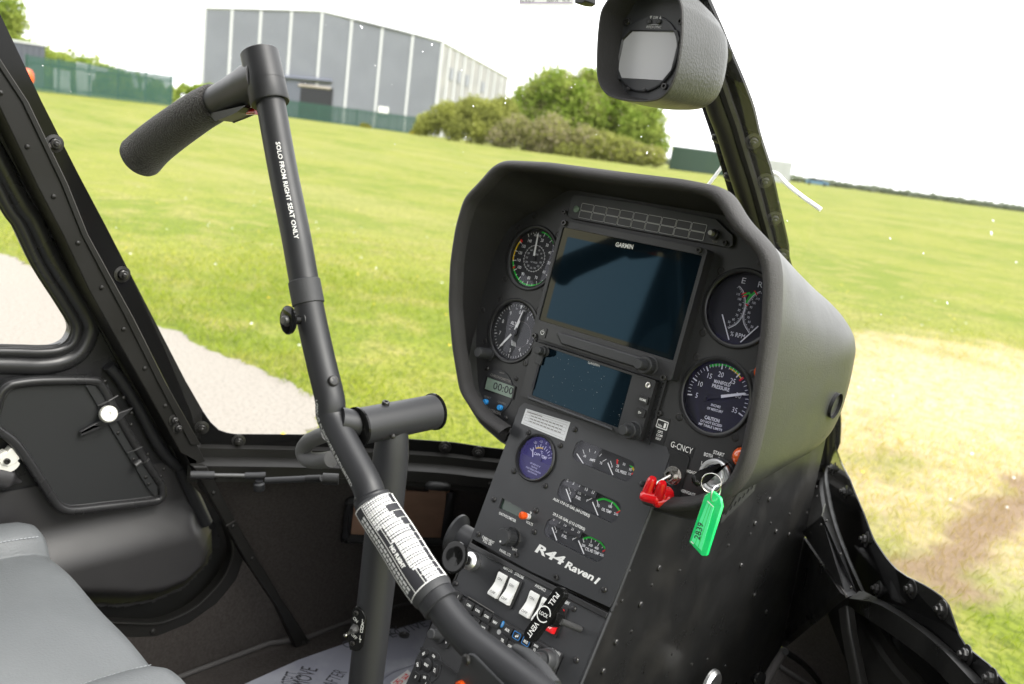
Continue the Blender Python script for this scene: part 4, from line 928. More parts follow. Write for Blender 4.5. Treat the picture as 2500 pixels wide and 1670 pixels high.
# ================================================================== cabin frame
FZ = -0.91
air = thing('helicopter_cabin', 'black painted helicopter cabin frame with curved windscreens, centre post and carpeted footwells', 'helicopter', (-0.58, 0.6, FZ))
CLp = [(-1.188, .640), (-1.129, .740), (-1.043, .876), (-.968, .975), (-.892, 1.055), (-.74, 1.29), (-.63, 1.50), (-.59, 1.60)]
CL = [Vector(p) for p in spline([Vector(p) for p in CLp], 6)]
CRr = [Vector((-1.16 - p.x, p.y)) for p in CL]
def lens_(P):
    D = [0]
    for i in range(1, len(P)): D.append(D[-1] + (P[i] - P[i - 1]).length)
    return D
DC = lens_(CL)
def curve_at(P, s):
    for i in range(1, len(P)):
        if DC[i] >= s or i == len(P) - 1:
            t = (s - DC[i - 1]) / (DC[i] - DC[i - 1]); return P[i - 1].lerp(P[i], t), (P[i] - P[i - 1]).normalized()
def hitC(P, p):                      # ray against the upright curved surface over P -> (s, Z)
    d = ray(*p)
    for i in range(len(P) - 1):
        a, b = P[i], P[i + 1]; e = b - a; den = d.x * e.y - d.y * e.x
        if abs(den) < 1e-9: continue
        t = (a.x * e.y - a.y * e.x) / den; s = (a.x * d.y - a.y * d.x) / den
        if t > 0 and -1e-6 <= s <= 1.000001: return DC[i] + s * e.length, d.z * t
    return None
def hitO(P, p, off):                 # the same against the curve moved inward; gives the point itself
    Q = [inward(P, DC[i], off) for i in range(len(P))]; d = ray(*p)
    for i in range(len(Q) - 1):
        a, b = Q[i], Q[i + 1]; e = b - a; den = d.x * e.y - d.y * e.x
        if abs(den) < 1e-9: continue
        t = (a.x * e.y - a.y * e.x) / den; s = (a.x * d.y - a.y * d.x) / den
        if t > 0 and -1e-6 <= s <= 1.000001: return d * t
    return None
def inward(P, s, off):
    q, t = curve_at(P, s); sgn = 1 if P is CL else -1
    n = Vector((t.y, -t.x)) * sgn
    return q + n * off
Zb, Zc, Zd, Ze = (hitC(CL, z4(1600, y))[1] for y in (1408, 1462, 1512, 1590))
def sweepC(P, prof, name, m, s0=0, s1=None, N=40, parent=air, smooth=35):
    s1 = DC[-1] if s1 is None else s1; b = MB(); rows = []
    for off, z in prof:
        rows.append([Vector((*inward(P, s0 + (s1 - s0) * i / N, off), z)) for i in range(N + 1)])
    b.loft(rows, closed=False); return b.build(name, m, parent, smooth=smooth)
sweepC(CL, [(.000, Zb + .004), (.012, Zb), (.012, Zc), (.030, Zc - .003), (.034, Zc - .006), (.034, Zd - .01), (.030, Zd - .012), (.030, Ze), (.016, Ze)], 'window_ledge', 'frame_paint')
sweepC(CRr, [(.000, Zb + .004), (.006, Zb), (.006, Zc), (.011, Zc - .004), (.012, Zc - .008), (.012, Zd), (.026, Ze), (.026, Ze - .02)], 'window_ledge', 'frame_paint')
def border(P, pts, name):
    cols = sorted([q for q in (hitC(P, p) for p in pts) if q]); b = MB()
    if len(cols) < 2: return None
    n = 50; t = []; bt = []; t2 = []
    for i in range(n + 1):
        s = cols[0][0] + (cols[-1][0] - cols[0][0]) * i / n
        k = 1
        while k < len(cols) - 1 and cols[k][0] < s: k += 1
        (s0, za), (s1, zb) = cols[k - 1], cols[k]; z = za + (zb - za) * (s - s0) / max(1e-6, s1 - s0)
        t.append(Vector((*inward(P, s, .003), z))); bt.append(Vector((*inward(P, s, .003), Zb - .003))); t2.append(Vector((*inward(P, s, .0015), z + .0003)))
    b.loft([t2, t, bt], closed=False); return b.build(name, 'gloss_black', air)
bl_ = [z4(x, y) for x, y in ((1290, 1180), (1340, 1250), (1400, 1308), (1480, 1328), (1700, 1329), (2000, 1331), (2340, 1334))] + [z7(810, 5), z7(1100, 28), z7(1400, 68), z7(1700, 110), z7(1900, 140)]
border(CL, bl_, 'windscreen_border')
br_ = [z8(x, y) for x, y in ((1130, -30), (1150, 30), (1250, 260), (1340, 480), (1400, 640), (1480, 760), (1540, 830), (1620, 885), (1700, 920), (1790, 975), (1860, 1030), (1885, 1070), (1900, 1110), (1925, 1190), (1950, 1260), (1980, 1310), (2010, 1340), (2080, 1395), (2150, 1450), (2250, 1565), (2400, 1700))]
border(CRr, br_, 'windscreen_border')
# centre post: round tube and black glass borders either side
tubec = [(z3(x, y)) for x, y in ((180, -60), (250, 250), (330, 480), (395, 700), (455, 860), (525, 1090), (592, 1300), (670, 1560), (725, 1760))]
tc_ = [hit(p, X=-.580) for p in tubec]; tc_ = spline([Vector((-.58, .80, .30))] + [Vector(p) for p in tc_] + [Vector((-.58, 1.50, -.33)), Vector((-.58, 1.62, Zd))], 8)
MB().tube(tc_, .0125, 20).build('windscreen_post', 'frame_paint', air)
ro = [hit(z3(x, y), X=-.548) for x, y in ((300, -80), (335, 0), (425, 200), (485, 350), (562, 530), (625, 700), (662, 860), (735, 1090), (782, 1300), (842, 1560), (880, 1760))]
ro = spline([Vector(p) for p in ro] + [Vector((-.548, 1.50, -.36)), Vector((-.552, 1.575, -.46))], 6)
lo = [hit(z3(x, y), X=-.612) for x, y in ((150, 200), (220, 450), (300, 700), (355, 860), (425, 1090), (490, 1300), (600, 1560), (650, 1760))]
lo = spline([Vector((-.612, .76, .30)), Vector((-.612, .80, .22))] + [Vector(p) for p in lo] + [Vector((-.612, 1.45, -.36)), Vector((-.606, 1.57, -.46))], 6)
def strip_between(A, B_, name, m, th=.003, n=60):
    def rs(P):
        D = [0]
        for i in range(1, len(P)): D.append(D[-1] + (P[i] - P[i - 1]).length)
        out = []
        for i in range(n + 1):
            s = D[-1] * i / n; k = 1
            while k < len(P) - 1 and D[k] < s: k += 1
            out.append(P[k - 1].lerp(P[k], (s - D[k - 1]) / max(1e-9, D[k] - D[k - 1])))
        return out
    a, b = rs(A), rs(B_); o = Vector((0, th, th)); mb = MB()
    mb.loft([a, b, [p + o for p in b], [p + o for p in a], a], closed=False); return mb.build(name, m, air)
mid = [p + Vector((0, .010, .006)) for p in tc_]
strip_between(mid, ro, 'windscreen_border', 'gloss_black'); strip_between(mid, lo, 'windscreen_border', 'gloss_black')
inn_ = [a.lerp(b, .42) + Vector((0, -.004, -.003)) for a, b in zip(tc_[::1], [min(ro, key=lambda q: (q - t_).length) for t_ in tc_])]
MB().tube(inn_, .0075, 8).build('glazing_strip', 'frame_paint', air)
def facing(p, sc=1): 
    n = -p.normalized(); return n
def putat(me, name, parent, P, N, sc=1):
    N = Vector(N).normalized(); U = (Vector((0, 0, 1)).cross(N)); U = U.normalized() if U.length > .01 else Vector((1, 0, 0))
    put(me, name, parent, Frame(P, U, N.cross(U)).mat(0, 0, 0, random.random(), sc))
for x, y in ((225, 45), (430, 355), (622, 898), (697, 1150), (757, 1390)): putat(SC_BO, 'bolt', air, hit(z3(x, y), X=-.555), (.55, -.65, -.35))
putat(SC_BO, 'bolt', air, hit(zH(805, 190), X=-.555), (.55, -.65, -.35))
for x, y in ((395, 870), (470, 1115), (545, 1340)): putat(SC_BO, 'bolt', air, hit(z3(x, y), X=-.603), (-.2, -.8, -.4), .9)
def boltC(P, p, sc=1, me=SC_BO, off=.003):
    q = hitC(P, p)
    if not q: return
    a, t = curve_at(P, q[0]); sgn = 1 if P is CL else -1; n = Vector((t.y, -t.x, 0)) * sgn
    pp = inward(P, q[0], off); putat(me, 'bolt' if me is SC_BO else 'rivet', air, Vector((pp.x, pp.y, q[1])), n, sc)
for q in (z4(1287, 1285), z4(1520, 1368), z7(1008, 52), z7(1222, 85)): boltC(CL, q)
for q in ((1150, 195), (1230, 345), (1362, 648), (1440, 965), (1655, 965), (1850, 1095), (2010, 1385), (2175, 1540)): boltC(CRr, z8(*q), 1.0)
for q in (z6(1285, 200), z6(1380, 193), z6(1480, 190), z6(2090, 190), z7(1290, 240)): boltC(CL, q, 1.3, SC_RB, .034)
for q in (z6(1345, 138), z6(1500, 132)): boltC(CL, q, 1.3, SC_RB, .02)

# ---- left pillar and door post (cabin left wall, X about -1.2)
FD = Frame((-1.2, 0, 0), (0, 1, 0), (0, 0, 1))
def D_(pts, h=0): return [FD.uv(p, h) for p in pts]
outer = [z1(-120, -160), z1(0, 90), z1(260, 640), z1(490, 1095), z4(670, 0), z4(1000, 640), z4(1180, 990), z4(1290, 1180), z4(1340, 1252), z4(1400, 1308), z4(1440, 1325)]
inner = [z4(1440, 1420), z4(1260, 1400), z4(1060, 1010), z4(850, 590), z4(560, 60), z1(430, 1170), z1(180, 650), z1(-30, 330), z1(-200, 0)]
MB().prism(FD, D_(outer + inner), -.003, .001).build('windscreen_border', 'gloss_black', air)
sr = [z1(-200, 0), z1(-30, 330), z1(180, 650), z1(430, 1170), z4(560, 60), z4(850, 590), z4(1060, 1010), z4(1260, 1400), z6(1325, 180), z6(1400, 330)]
sl_ = [z6(1300, 345), z6(1180, 110), z4(1150, 1450), z4(930, 1050), z4(740, 720), z4(560, 400), z4(400, 60), z1(240, 1190), z1(0, 690), z1(-250, 200)]
MB().prism(FD, D_(sr + sl_, .046), .0, .046).build('door_post', 'frame_paint', air, bevel=.0015)
MB().prism(FD, D_([z1(-200, 0), z1(-30, 330), z1(180, 650), z1(430, 1170), z4(560, 60), z4(850, 590), z4(1060, 1010), z4(1280, 1400), z4(1215, 1400), z4(1010, 1010), z4(800, 590), z4(520, 60), z1(390, 1170), z1(140, 650), z1(-70, 330)], .048), .0455, .0485).build('post_flange', 'frame_paint', air, bevel=.001)
for q in (z1(5, 592), z1(175, 935), z1(342, 1252), z1(497, 1548), z4(648, 397), z4(788, 662), z4(922, 912), z4(1052, 1150)):
    u, v = FD.uv(q, .0465); put(SC_RB, 'rivet', air, FD.mat(u, v, .0462, 0, 1.1))
for q in (z4(1108, 1240), z4(1133, 1290)):
    u, v = FD.uv(q, .0465); put(SC_BO, 'bolt', air, FD.mat(u, v, .0462, 0, .8))
for q in (z1(345, 915), z4(777, 312)):
    u, v = FD.uv(q, .001); put(SC_BO, 'bolt', air, FD.mat(u, v, .001, 0, 1.1))
# seal between post and door (dark channel) and tubular door seal
MB().prism(FD, D_([z1(-200, 250), z1(0, 690), z1(240, 1190), z4(400, 60), z4(740, 720), z4(1150, 1450), z6(1200, 140), z6(1440, 560), z6(1380, 560), z6(1050, 0), z4(900, 1140), z4(620, 620), z4(350, 60), z1(-100, 700)], .006), -.004, .002).build('door_seal', 'seal', air)
# brace running down from the post to the floor
FB = Frame((-1.138, 0, 0), (0, 1, 0), (0, 0, 1))
bp = [z6(1320, 180), z6(1500, 520), z6(1640, 760), z6(1800, 1030), z6(1965, 1280), z6(1985, 1310), z6(1895, 1355), z6(1770, 1085), z6(1560, 770), z6(1440, 555), z6(1290, 290), z6(1230, 180)]
MB().prism(FB, [FB.uv(p) for p in bp], -.016, 0).build('brace', 'frame_paint', air, bevel=.002)
MB().prism(FB, [FB.uv(p) for p in (z6(1890, 1350), z6(1985, 1300), z6(2060, 1275), z6(2055, 1290), z6(1890, 1358))], -.010, .012).build('brace_foot', 'frame_paint', air, bevel=.002)
for q in ((1360, 348), (1485, 560), (1608, 765), (1935, 1300), (1963, 1292)):
    u, v = FB.uv(z6(*q)); put(SC_RB, 'rivet', air, FB.mat(u, v, .0002, 0, 1.2))
u0, v0 = FB.uv(z6(1437, 556)); u1, v1 = FB.uv(z6(1502, 518)); MB().line(FB, [(u0, v0), (u1, v1)], .0018, .0012).build('brace_seam', 'hem', air)
# rounded door opening frame below
outp = [z6(x, y) for x, y in ((1540, 640), (1548, 770), (1500, 905), (1380, 1050), (1200, 1180), (1000, 1262), (850, 1268), (600, 1268), (200, 1268))]
inp_ = [z6(x, y) for x, y in ((200, 1178), (500, 1178), (740, 1178), (930, 1185), (1050, 1172), (1230, 1090), (1380, 950), (1460, 820), (1482, 700), (1440, 555))]
so = spline([Vector(FD.uv(p, .02)) for p in outp], 6); si = spline([Vector(FD.uv(p, .02)) for p in inp_], 6)
MB().prism(FD, [tuple(p) for p in so + si], .0, .020).build('door_opening_frame', 'frame_paint', air, bevel=.002)
for q in ((972, 1230),):
    u, v = FD.uv(z6(*q), .02); put(SC_RB, 'rivet', air, FD.mat(u, v, .0202, 0, 1.6))
rim = spline([Vector((*FD.uv(p, .022), 0)) for p in inp_], 6)
MB().tube([FD.w(p.x, p.y, .021) for p in rim], .0022, 8).build('opening_lip', 'frame_paint', air)
# carpeted walls, floor
ws = []
N = 40
Bc = spline([Vector(p) for p in ((-1.15, .85), (-1.15, .93), (-1.148, 1.02), (-1.125, 1.14), (-1.05, 1.30), (-.90, 1.42), (-.74, 1.50), (-.60, 1.53))], 6)
DB = lens_(Bc)
def at_(P, D, t):
    s = D[-1] * t; k = 1
    while k < len(P) - 1 and D[k] < s: k += 1
    return P[k - 1].lerp(P[k], (s - D[k - 1]) / max(1e-9, D[k] - D[k - 1]))
for sgn in (0, 1):
    rows = []
    for j in range(9):
        t = j / 8; r_ = []
        for i in range(N + 1):
            a = inward(CL, DC[-1] * i / N, .022); b_ = at_(Bc, DB, i / N); q = a.lerp(b_, t); bulge = .02 * math.sin(math.pi * t)
            x = q.x - bulge * .3; 
            if sgn: x = -1.16 - x
            r_.append(Vector((x, q.y + bulge, Ze + (FZ - Ze) * t)))
        rows.append(r_)
    w = MB(); w.loft(rows, closed=False); o = w.build('wall', 'carpet', smooth=60); o['kind'] = 'structure'; o['label'] = 'dark carpeted footwell wall'; LWALL = o if not sgn else LWALL
    hp_ = [Vector(((-1.16 - p.x) if sgn else p.x, p.y, FZ + .004)) for p in Bc]
    hp_ = [Vector((-1.174 if not sgn else .014, .2, FZ + .004)), Vector((-1.172 if not sgn else .012, .80, FZ + .004))] + hp_; MB().tube(hp_, .0045, 10).build('carpet_hem', 'hem', air)
fl = MB(); fb = Frame((0, 0, FZ), (1, 0, 0), (0, 1, 0))
poly = [(-1.19, .80)] + [(p.x, p.y) for p in Bc] + [(-1.16 - p.x, p.y) for p in Bc[::-1]] + [(.03, .80), (.03, -.9), (-1.19, -.9)]
fl.prism(fb, poly, -.02, 0); fl.box(fb, -1.20, -1.05, .70, 1.2, -.03, -.0015); o = fl.build('floor', 'carpet'); o['kind'] = 'structure'; o['label'] = 'dark carpeted cabin floor'
wl = MB(); wl.prism(Frame((-1.185, 0, 0), (0, 1, 0), (0, 0, 1)), [(-.9, FZ), (1.05, FZ), (1.0, -.85), (.90, -.72), (.76, -.64)] + [FD.uv(p, .02) for p in outp[1:]] + [(-.9, FD.uv(outp[-1], .02)[1])], -.012, .006); 
o = wl.build('wall', 'carpet'); o['kind'] = 'structure'; o['label'] = 'dark carpeted sill wall below the left door'
# right footwell plates
A = hit(z8(965, 640), X=SX); B1 = hit(z8(820, 1340), X=SX); C1 = hitO(CRr, z8(1222, 1012), .045)
b = MB(); b.add([A, B1, C1, A + Vector((-.01, .004, 0)), B1 + Vector((-.01, .004, 0)), C1 + Vector((-.01, .004, 0))], [(0, 1, 2), (5, 4, 3), (0, 3, 4, 1), (1, 4, 5, 2), (2, 5, 3, 0)]); b.build('toe_panel', 'side_black', air, smooth=0)
G_ = [hit(z8(940, 600), X=SX + .001), hitO(CRr, z8(1065, 500), .05), hitO(CRr, z8(1085, 420), .03), hitO(CRr, z8(1130, 560), .026), hitO(CRr, z8(1285, 992), .026), hitO(CRr, z8(1222, 1012), .044)]
b = MB(); n = len(G_); o_ = Vector((-.004, .006, -.002)); b.add(G_ + [g + o_ for g in G_], [tuple(range(n))[::-1], tuple(range(n, 2 * n))] + [(i, (i + 1) % n, n + (i + 1) % n, n + i) for i in range(n)]); b.build('gusset', 'panel_black', air, smooth=0)
b = MB(); b.tube([hit(z8(988, 632), X=SX + .002), hitO(CRr, z8(1218, 1008), .046)], .0016, 8); b.build('gusset_flange', 'hem', air)
for q in ((992, 602), (943, 576), (1055, 552), (1090, 525), (1178, 738), (1245, 950)): P = hitO(CRr, z8(*q), .052); putat(SC_RV, 'rivet', air, P, (.9, -.4, 0), 1)
# beam along the floor of the right nose and strut
def beam(a, b_, Xa, Xb, w, name, m='frame_paint', n=4):
    A = hit(a, X=Xa); B2 = hit(b_, X=Xb); MB().tube([A, B2], w, n, up=(0, 0, 1)).build(name, m, air, smooth=0, bevel=.002)
def crow(pts, off): return spline([q for q in (hitO(CRr, z8(*p_), off) for p_ in pts) if q], 5)
bA = crow(((1236, 1078), (1500, 1250), (1750, 1440), (1870, 1565), (1990, 1700)), .022); bB = crow(((1232, 1020), (1400, 1050), (1600, 1165), (1810, 1330), (2030, 1560)), .022); bC = crow(((1310, 965), (1500, 1062), (1650, 1160), (1850, 1310), (2110, 1570)), .004)
def rsn(P, n=24):
    D = lens_(P); return [at_(P, D, i / n) for i in range(n + 1)]
bA, bB, bC = rsn(bA), rsn(bB), rsn(bC)
b = MB(); b.loft([[p + Vector((.012, .012, -.002)) for p in bA], bA, bB, bC], closed=False); b.build('floor_beam', 'side_black', air, smooth=30)
bm = [q for q in (hitO(CRr, z8(*q_), .035) for q_ in ((1215, 1085), (1235, 1250), (1300, 1570), (1330, 1750))) if q]
MB().tube(bm, .011, 4, up=(1, 0, 0)).build('strut', 'frame_paint', air, smooth=0, bevel=.003)
pp = [hit(z8(*q), X=x) for q, x in (((820, 1355), -.43), ((760, 1450), -.42), ((690, 1570), -.41), ((640, 1660), -.40))]
MB().tube(pp, .0065, 12).build('pedal_tube', 'hem', air)
pp = spline([hit(z8(*q), X=-.42) for q in ((830, 1360), (930, 1430), (1010, 1510), (1060, 1590))], 6); MB().tube(pp, .0045, 10).build('carpet_hem', 'seal', air)
q = Frame(hit(z8(660, 1540), X=-.40), (0, .8, .6), (-.2, -.6, .8)); MB().lathe(q, 0, 0, [(.004, -.01), (.012, 0), (.012, .003), (.006, .005), (0, .005)], 24).build('rubber_grommet', 'gloss_black', air)
q = Frame(hit(z8(345, 1560), X=-.44), (0, 1, 0), (0, 0, 1)); MB().lathe(q, 0, 0, [(.020, 0), (.020, .004), (.017, .008), (.013, .009), (0, .006)], 32).build('grommet', 'chrome', air)
# front seat backs and rear cabin sides, outside the picture but shading the cabin
for xc in (-.93, -.24):
    bk_ = MB(); bk_.prism(Frame((xc, -.10, -.60), (1, 0, 0), (0, -.18, 1)), rrect(-.22, .22, 0, .62, .08, 6), -.04, .05); bk_.build('seat_back', 'leather', air, bevel=.02)
for xs_ in (-1.21, .05): MB().box(Frame((xs_, 0, 0), (0, 1, 0), (0, 0, 1)), -.9, -.22, FZ, .34, -.01, .01).build('rear_cabin_side', 'roof_lining', air)
# roof and bulkhead
rf = MB(); rp_ = [(-1.2, -.9), (.04, -.9), (.04, .10), (-.2, .30), (-.58, .42), (-.96, .30), (-1.2, .10)]
rf.prism(Frame((0, 0, .34), (1, 0, 0), (0, 1, 0)), rp_, 0, .03); rf.build('roof', 'roof_lining', air)
MB().box(Frame((-1.2, -.9, FZ), (1, 0, 0), (0, 0, 1)), 0, 1.24, 0, 1.25, -.02, 0).build('bulkhead', 'roof_lining', air)
# windscreen glass
def pane(P, X1, pil, post, name, bulge=.06):
    rows = []
    M_ = 24; K = 20
    def lerpz(L, z):
        L = sorted(L, key=lambda p: p.z); k = 1
        while k < len(L) - 1 and L[k].z < z: k += 1
        a, b = L[k - 1], L[k]; return a.lerp(b, max(0, min(1, (z - a.z) / max(1e-6, b.z - a.z))))
    for j in range(K + 1):
        t = j / K; z = Zb + .002 + (.30 - Zb) * t; L0 = lerpz(pil, z); R0 = lerpz(post, z); row = []
        for i in range(M_ + 1):
            s = i / M_; q, _ = curve_at(P, DC[-1] * s); ch = P[0].lerp(P[-1], s); dv = q - ch
            c = L0.lerp(R0, s); off = dv * (1 - .35 * t); row.append(Vector((c.x + off.x, c.y + off.y, z)))
        rows.append(row)
    b = MB(); b.loft(rows, closed=False); return b.build(name, 'windscreen_glass', air, smooth=60), rows
pil = [Vector((-1.2, .655, -.49)), Vector((-1.2, .595, -.352)), Vector((-1.2, .503, -.168)), Vector((-1.2, .381, .072)), Vector((-1.2, .25, .32))]
postL = [p + Vector((-.01, .012, 0)) for p in tc_]
paneL, rowsL = pane(CL, -1.2, pil, postL, 'windscreen')
paneR, rowsR = pane(CRr, .04, [Vector((-1.16 - p.x, p.y, p.z)) for p in pil], [p + Vector((.01, .012, 0)) for p in tc_], 'windscreen')
bpy.context.view_layer.update()
dr = MB()
def drop(p, sz, el=1.0, ang=0):
    d = ray(*p).normalized()
    for g_ in (paneL, paneR):
        ok, loc, nn, idx = g_.ray_cast(Vector((0, 0, 0)), d)
        if ok:
            if nn.dot(d) > 0: nn = -nn
            U = Vector((0, 0, 1)).cross(nn).normalized(); q = Frame(loc, U, nn.cross(U)).sub(0, 0, 0, ang)
            n_ = 8; vs = [q.w(sz * math.cos(2 * math.pi * i / n_), sz * el * math.sin(2 * math.pi * i / n_), .0002) for i in range(n_)] + [q.w(0, 0, .0004 + sz * .45)]
            dr.add(vs, [(i, (i + 1) % n_, n_) for i in range(n_)]); return
V_ = .93882
for x, y, s in ((437, 76, 1.1), (530, 132, 1), (830, 63, 1.2), (969, 118, 1.4), (990, 102, 1.6), (1058, 161, 1.5), (827, 60, 1.2), (1085, 243, 1.3), (1159, 225, 1.4), (1158, 236, 1), (1310, 200, 1.3), (1318, 193, 1.2), (1068, 313, 1.2), (1418, 287, 1.1), (1367, 308, 1.3), (1486, 288, 1), (1470, 313, 1.4), (1483, 350, 1.3), (1500, 353, 1), (1813, 38, 1.4), (1885, 167, 1.3), (2154, 261, 1.3), (2277, 505, 1.2), (2273, 534, 1.3), (2117, 580, 1.3), (2172, 694, 1.2), (2041, 546, 1.2), (1805, 506, 1.2), (2267, 452, 1), (2330, 600, 1.4), (2020, 720, 1.2), (1112, 40, 1.1), (1346, 47, 1.1), (1387, 72, .8), (1900, 15, .8), (1960, 305, .7), (2060, 350, .7), (2180, 205, .7), (98, 150, 1.2), (205, 170, .8), (310, 150, .7), (560, 135, .8), (860, 150, .9), (905, 330, .8), (700, 190, .8), (1000, 330, .7)):
    drop((x / V_, y / V_), .00058 * s * random.uniform(.9, 1.3), random.uniform(.8, 2.2), random.uniform(-.6, .9))
for i in range(90):
    x = random.choice([random.uniform(80, 1340), random.uniform(1780, 2330)]); y = random.uniform(20, 420)
    drop((x / V_, y / V_), random.uniform(.0002, .00042), random.uniform(.8, 2), random.random())
o = dr.build('rain_drops', 'droplet', air, smooth=60); o['kind'] = 'stuff'

# ================================================================== left door
door = thing('cabin_door', 'closed black left cabin door with rounded window, moulded storage lid and white rollers', 'door', (-1.2, .1, -.8))
win_ = [z4(-900, 770), z4(0, 770), z4(260, 778), z4(350, 770), z4(410, 740), z4(440, 695), z4(447, 650), z4(425, 590), z4(350, 470), z4(210, 250), z4(95, 10), z1(0, 1300), z1(-300, 700), z1(-900, 700)]
win2 = spline([Vector(FD.uv(p, -.006)) for p in win_[1:11]], 5)
wp = [FD.uv(win_[0], -.006)] + [tuple(p) for p in win2] + [FD.uv(p, -.006) for p in win_[11:]]
dout = [z1(-900, -700), z1(-250, 200), z1(-60, 640), z1(190, 1190), z4(370, 60), z4(700, 720), z4(900, 1070), z4(1130, 1500), z6(1230, 300), z6(1370, 560), z6(1400, 640), z6(1400, 700), z6(1200, 700), z6(-900, 700)]
MB().prism(FD, D_(dout, -.006), -.02, -.006, holes=[wp]).build('door_skin', 'door_plastic', door, smooth=30)
def ridge(off_px, r, name, m='door_plastic', h=-.004):
    c = [z4(-900, 770 + off_px), z4(0, 770 + off_px), z4(250, 775 + off_px), z4(370 + off_px * .3, 765 + off_px * .85), z4(440 + off_px * .62, 725 + off_px * .6), z4(452 + off_px, 650 + off_px * .1), z4(425 + off_px, 590 - off_px * .2), z4(350 + off_px, 470 - off_px * .25), z4(210 + off_px, 250 - off_px * .3), z4(95 + off_px, 10 - off_px * .3), z1(0 + off_px, 1300 - off_px * .3), z1(-300 + off_px, 700)]
    P = spline([Vector((*FD.uv(p, h), 0)) for p in c], 8); MB().tube([FD.w(p.x, p.y, h) for p in P], r, 14).build(name, m, door, smooth=60)
ridge(35, .0075, 'window_trim', 'door_plastic', -.008); ridge(118, .0130, 'window_trim', 'door_plastic', -.010); ridge(5, .004, 'window_seal', 'seal', -.010)
gp_ = MB(); gp_.add([FD.w(*p, -.012) for p in wp], [tuple(range(len(wp)))]); gp_.build('window_pane', 'windscreen_glass', door, smooth=0)
tb = [z4(560, 900), z4(720, 960), z4(790, 1060), z4(860, 1180), z4(1000, 1420), z6(1160, 170)]
P = spline([Vector((*FD.uv(p, .004), 0)) for p in [z1(-100, 850), z1(60, 1150), z4(230, 60), z4(420, 360), z4(620, 700)]], 6)
P2 = spline([Vector((*FD.uv(p, .006), 0)) for p in [z4(700, 900), z4(790, 1010), z4(900, 1190), z4(1030, 1430), z6(1160, 200)]], 6)
MB().tube([FD.w(p.x, p.y, .002) for p in P2], .0085, 14).build('door_tube', 'tube', door, smooth=60)
P3 = [FD.w(*FD.uv(p, .002), .002) for p in (z6(1150, 180), z6(1200, 300), z6(1260, 430), z6(1310, 540))]; MB().tube(P3, .0110, 14).build('door_tube', 'tube', door)
# lower moulding as a height field
zt_ = FD.uv(z6(800, 470))[1]; zm_ = FD.uv(z6(800, 690))[1]
oc = [FD.uv(z6(*q), .03) for q in ((-500, 1118), (720, 1118), (850, 1122), (1050, 1090), (1250, 1000), (1390, 860), (1432, 740), (1425, 640), (1370, 540), (1250, 300), (1100, 0), (900, -400), (-500, -400))]
def inside(p, poly):
    c = False
    for i in range(len(poly)):
        a, b = poly[i], poly[i - 1]
        if (a[1] > p[1]) != (b[1] > p[1]) and p[0] < (b[0] - a[0]) * (p[1] - a[1]) / (b[1] - a[1]) + a[0]: c = not c
    return c
def dist(p, poly, op=0):
    best = 9
    for i in range(op, len(poly)):
        a, b = Vector(poly[i - 1]), Vector(poly[i]); e = b - a; t = max(0, min(1, (Vector(p) - a).dot(e) / max(1e-9, e.dot(e)))); best = min(best, (a + e * t - Vector(p)).length)
    return best
def sm(a, b, x): t = max(0, min(1, (x - a) / (b - a))); return t * t * (3 - 2 * t)
dc = oc; v = []; f = []; NU, NV = 110, 90; U0, U1, V0, V1 = .05, .74, -.83, -.54; idx = {}
edge = [q for q in dc]
for j in range(NV + 1):
    for i in range(NU + 1):
        u = U0 + (U1 - U0) * i / NU; w_ = V0 + (V1 - V0) * j / NV
        ins = inside((u, w_), dc); d_ = dist((u, w_), dc[0:9], 1) if ins else 0
        hgt = .030 * sm(zt_ + .004, zm_ - .006, w_) * sm(0, .040, d_) + .004 * sm(0, .012, d_) - .006 - .006 * (0 if ins else 1)
        idx[(i, j)] = len(v) if ins or dist((u, w_), dc) < .01 else None
        if idx[(i, j)] is not None: v.append(FD.w(u, w_, hgt))
for j in range(NV):
    for i in range(NU):
        q = [idx[(i, j)], idx[(i + 1, j)], idx[(i + 1, j + 1)], idx[(i, j + 1)]]
        if None not in q: f.append(tuple(q))
MB().add(v, f).build('door_moulding', 'door_matt', door, smooth=80)
for q in ((348, 558), (382, 538)): u, w_ = FD.uv(z6(*q), 0); put(SC_RB, 'screw', door, FD.mat(u, w_, -.008, 0, 1.2))
MB().prism(FD, [(-.3, FD.uv(outp[-1], 0)[1]), (-.3, -.38), FD.uv(z4(-200, 900), 0), FD.uv(z4(900, 1000), 0), FD.uv(z4(1200, 1420), 0)] + [(FD.uv(p, 0)[0] + .04, FD.uv(p, 0)[1] - .06) for p in outp], -.030, -.024).build('outer_skin', 'seal', door)
# storage lid
lid = [zDr(*q) for q in ((-60, 600), (-40, 420), (0, 300), (60, 235), (150, 205), (400, 180), (860, 180), (930, 215), (990, 300), (1080, 470), (1300, 850), (1480, 1120), (1515, 1210), (1500, 1275), (1420, 1310), (1000, 1360), (700, 1395), (600, 1385), (520, 1330), (400, 1150), (150, 780))]
HL = .022
L2 = spline([Vector((*FD.uv(p, HL), 0)) for p in lid], 5, True); c0 = sum(L2, Vector()) / len(L2)
b = MB(); b.prism(FD, [(p.x, p.y) for p in L2], -.004, HL - .008); g = b.build('storage_lid', 'pocket_matt', door)
MB().tube([FD.w(*(c0 + (p - c0) * .975).xy, HL - .006) for p in L2 + L2[:1]], .0062, 12, caps=False).build('lid_rim', 'door_plastic', g, smooth=70)
MB().tube([FD.w(*(c0 + (p - c0) * .915).xy, HL - .009) for p in L2 + L2[:1]], .0022, 8, caps=False).build('lid_rim', 'door_plastic', g, smooth=70)
hz = [FD.uv(zDr(*q), HL) for q in ((790, 235), (1000, 235), (1060, 400), (1480, 1140), (1420, 1250), (1360, 1180), (1000, 590))]
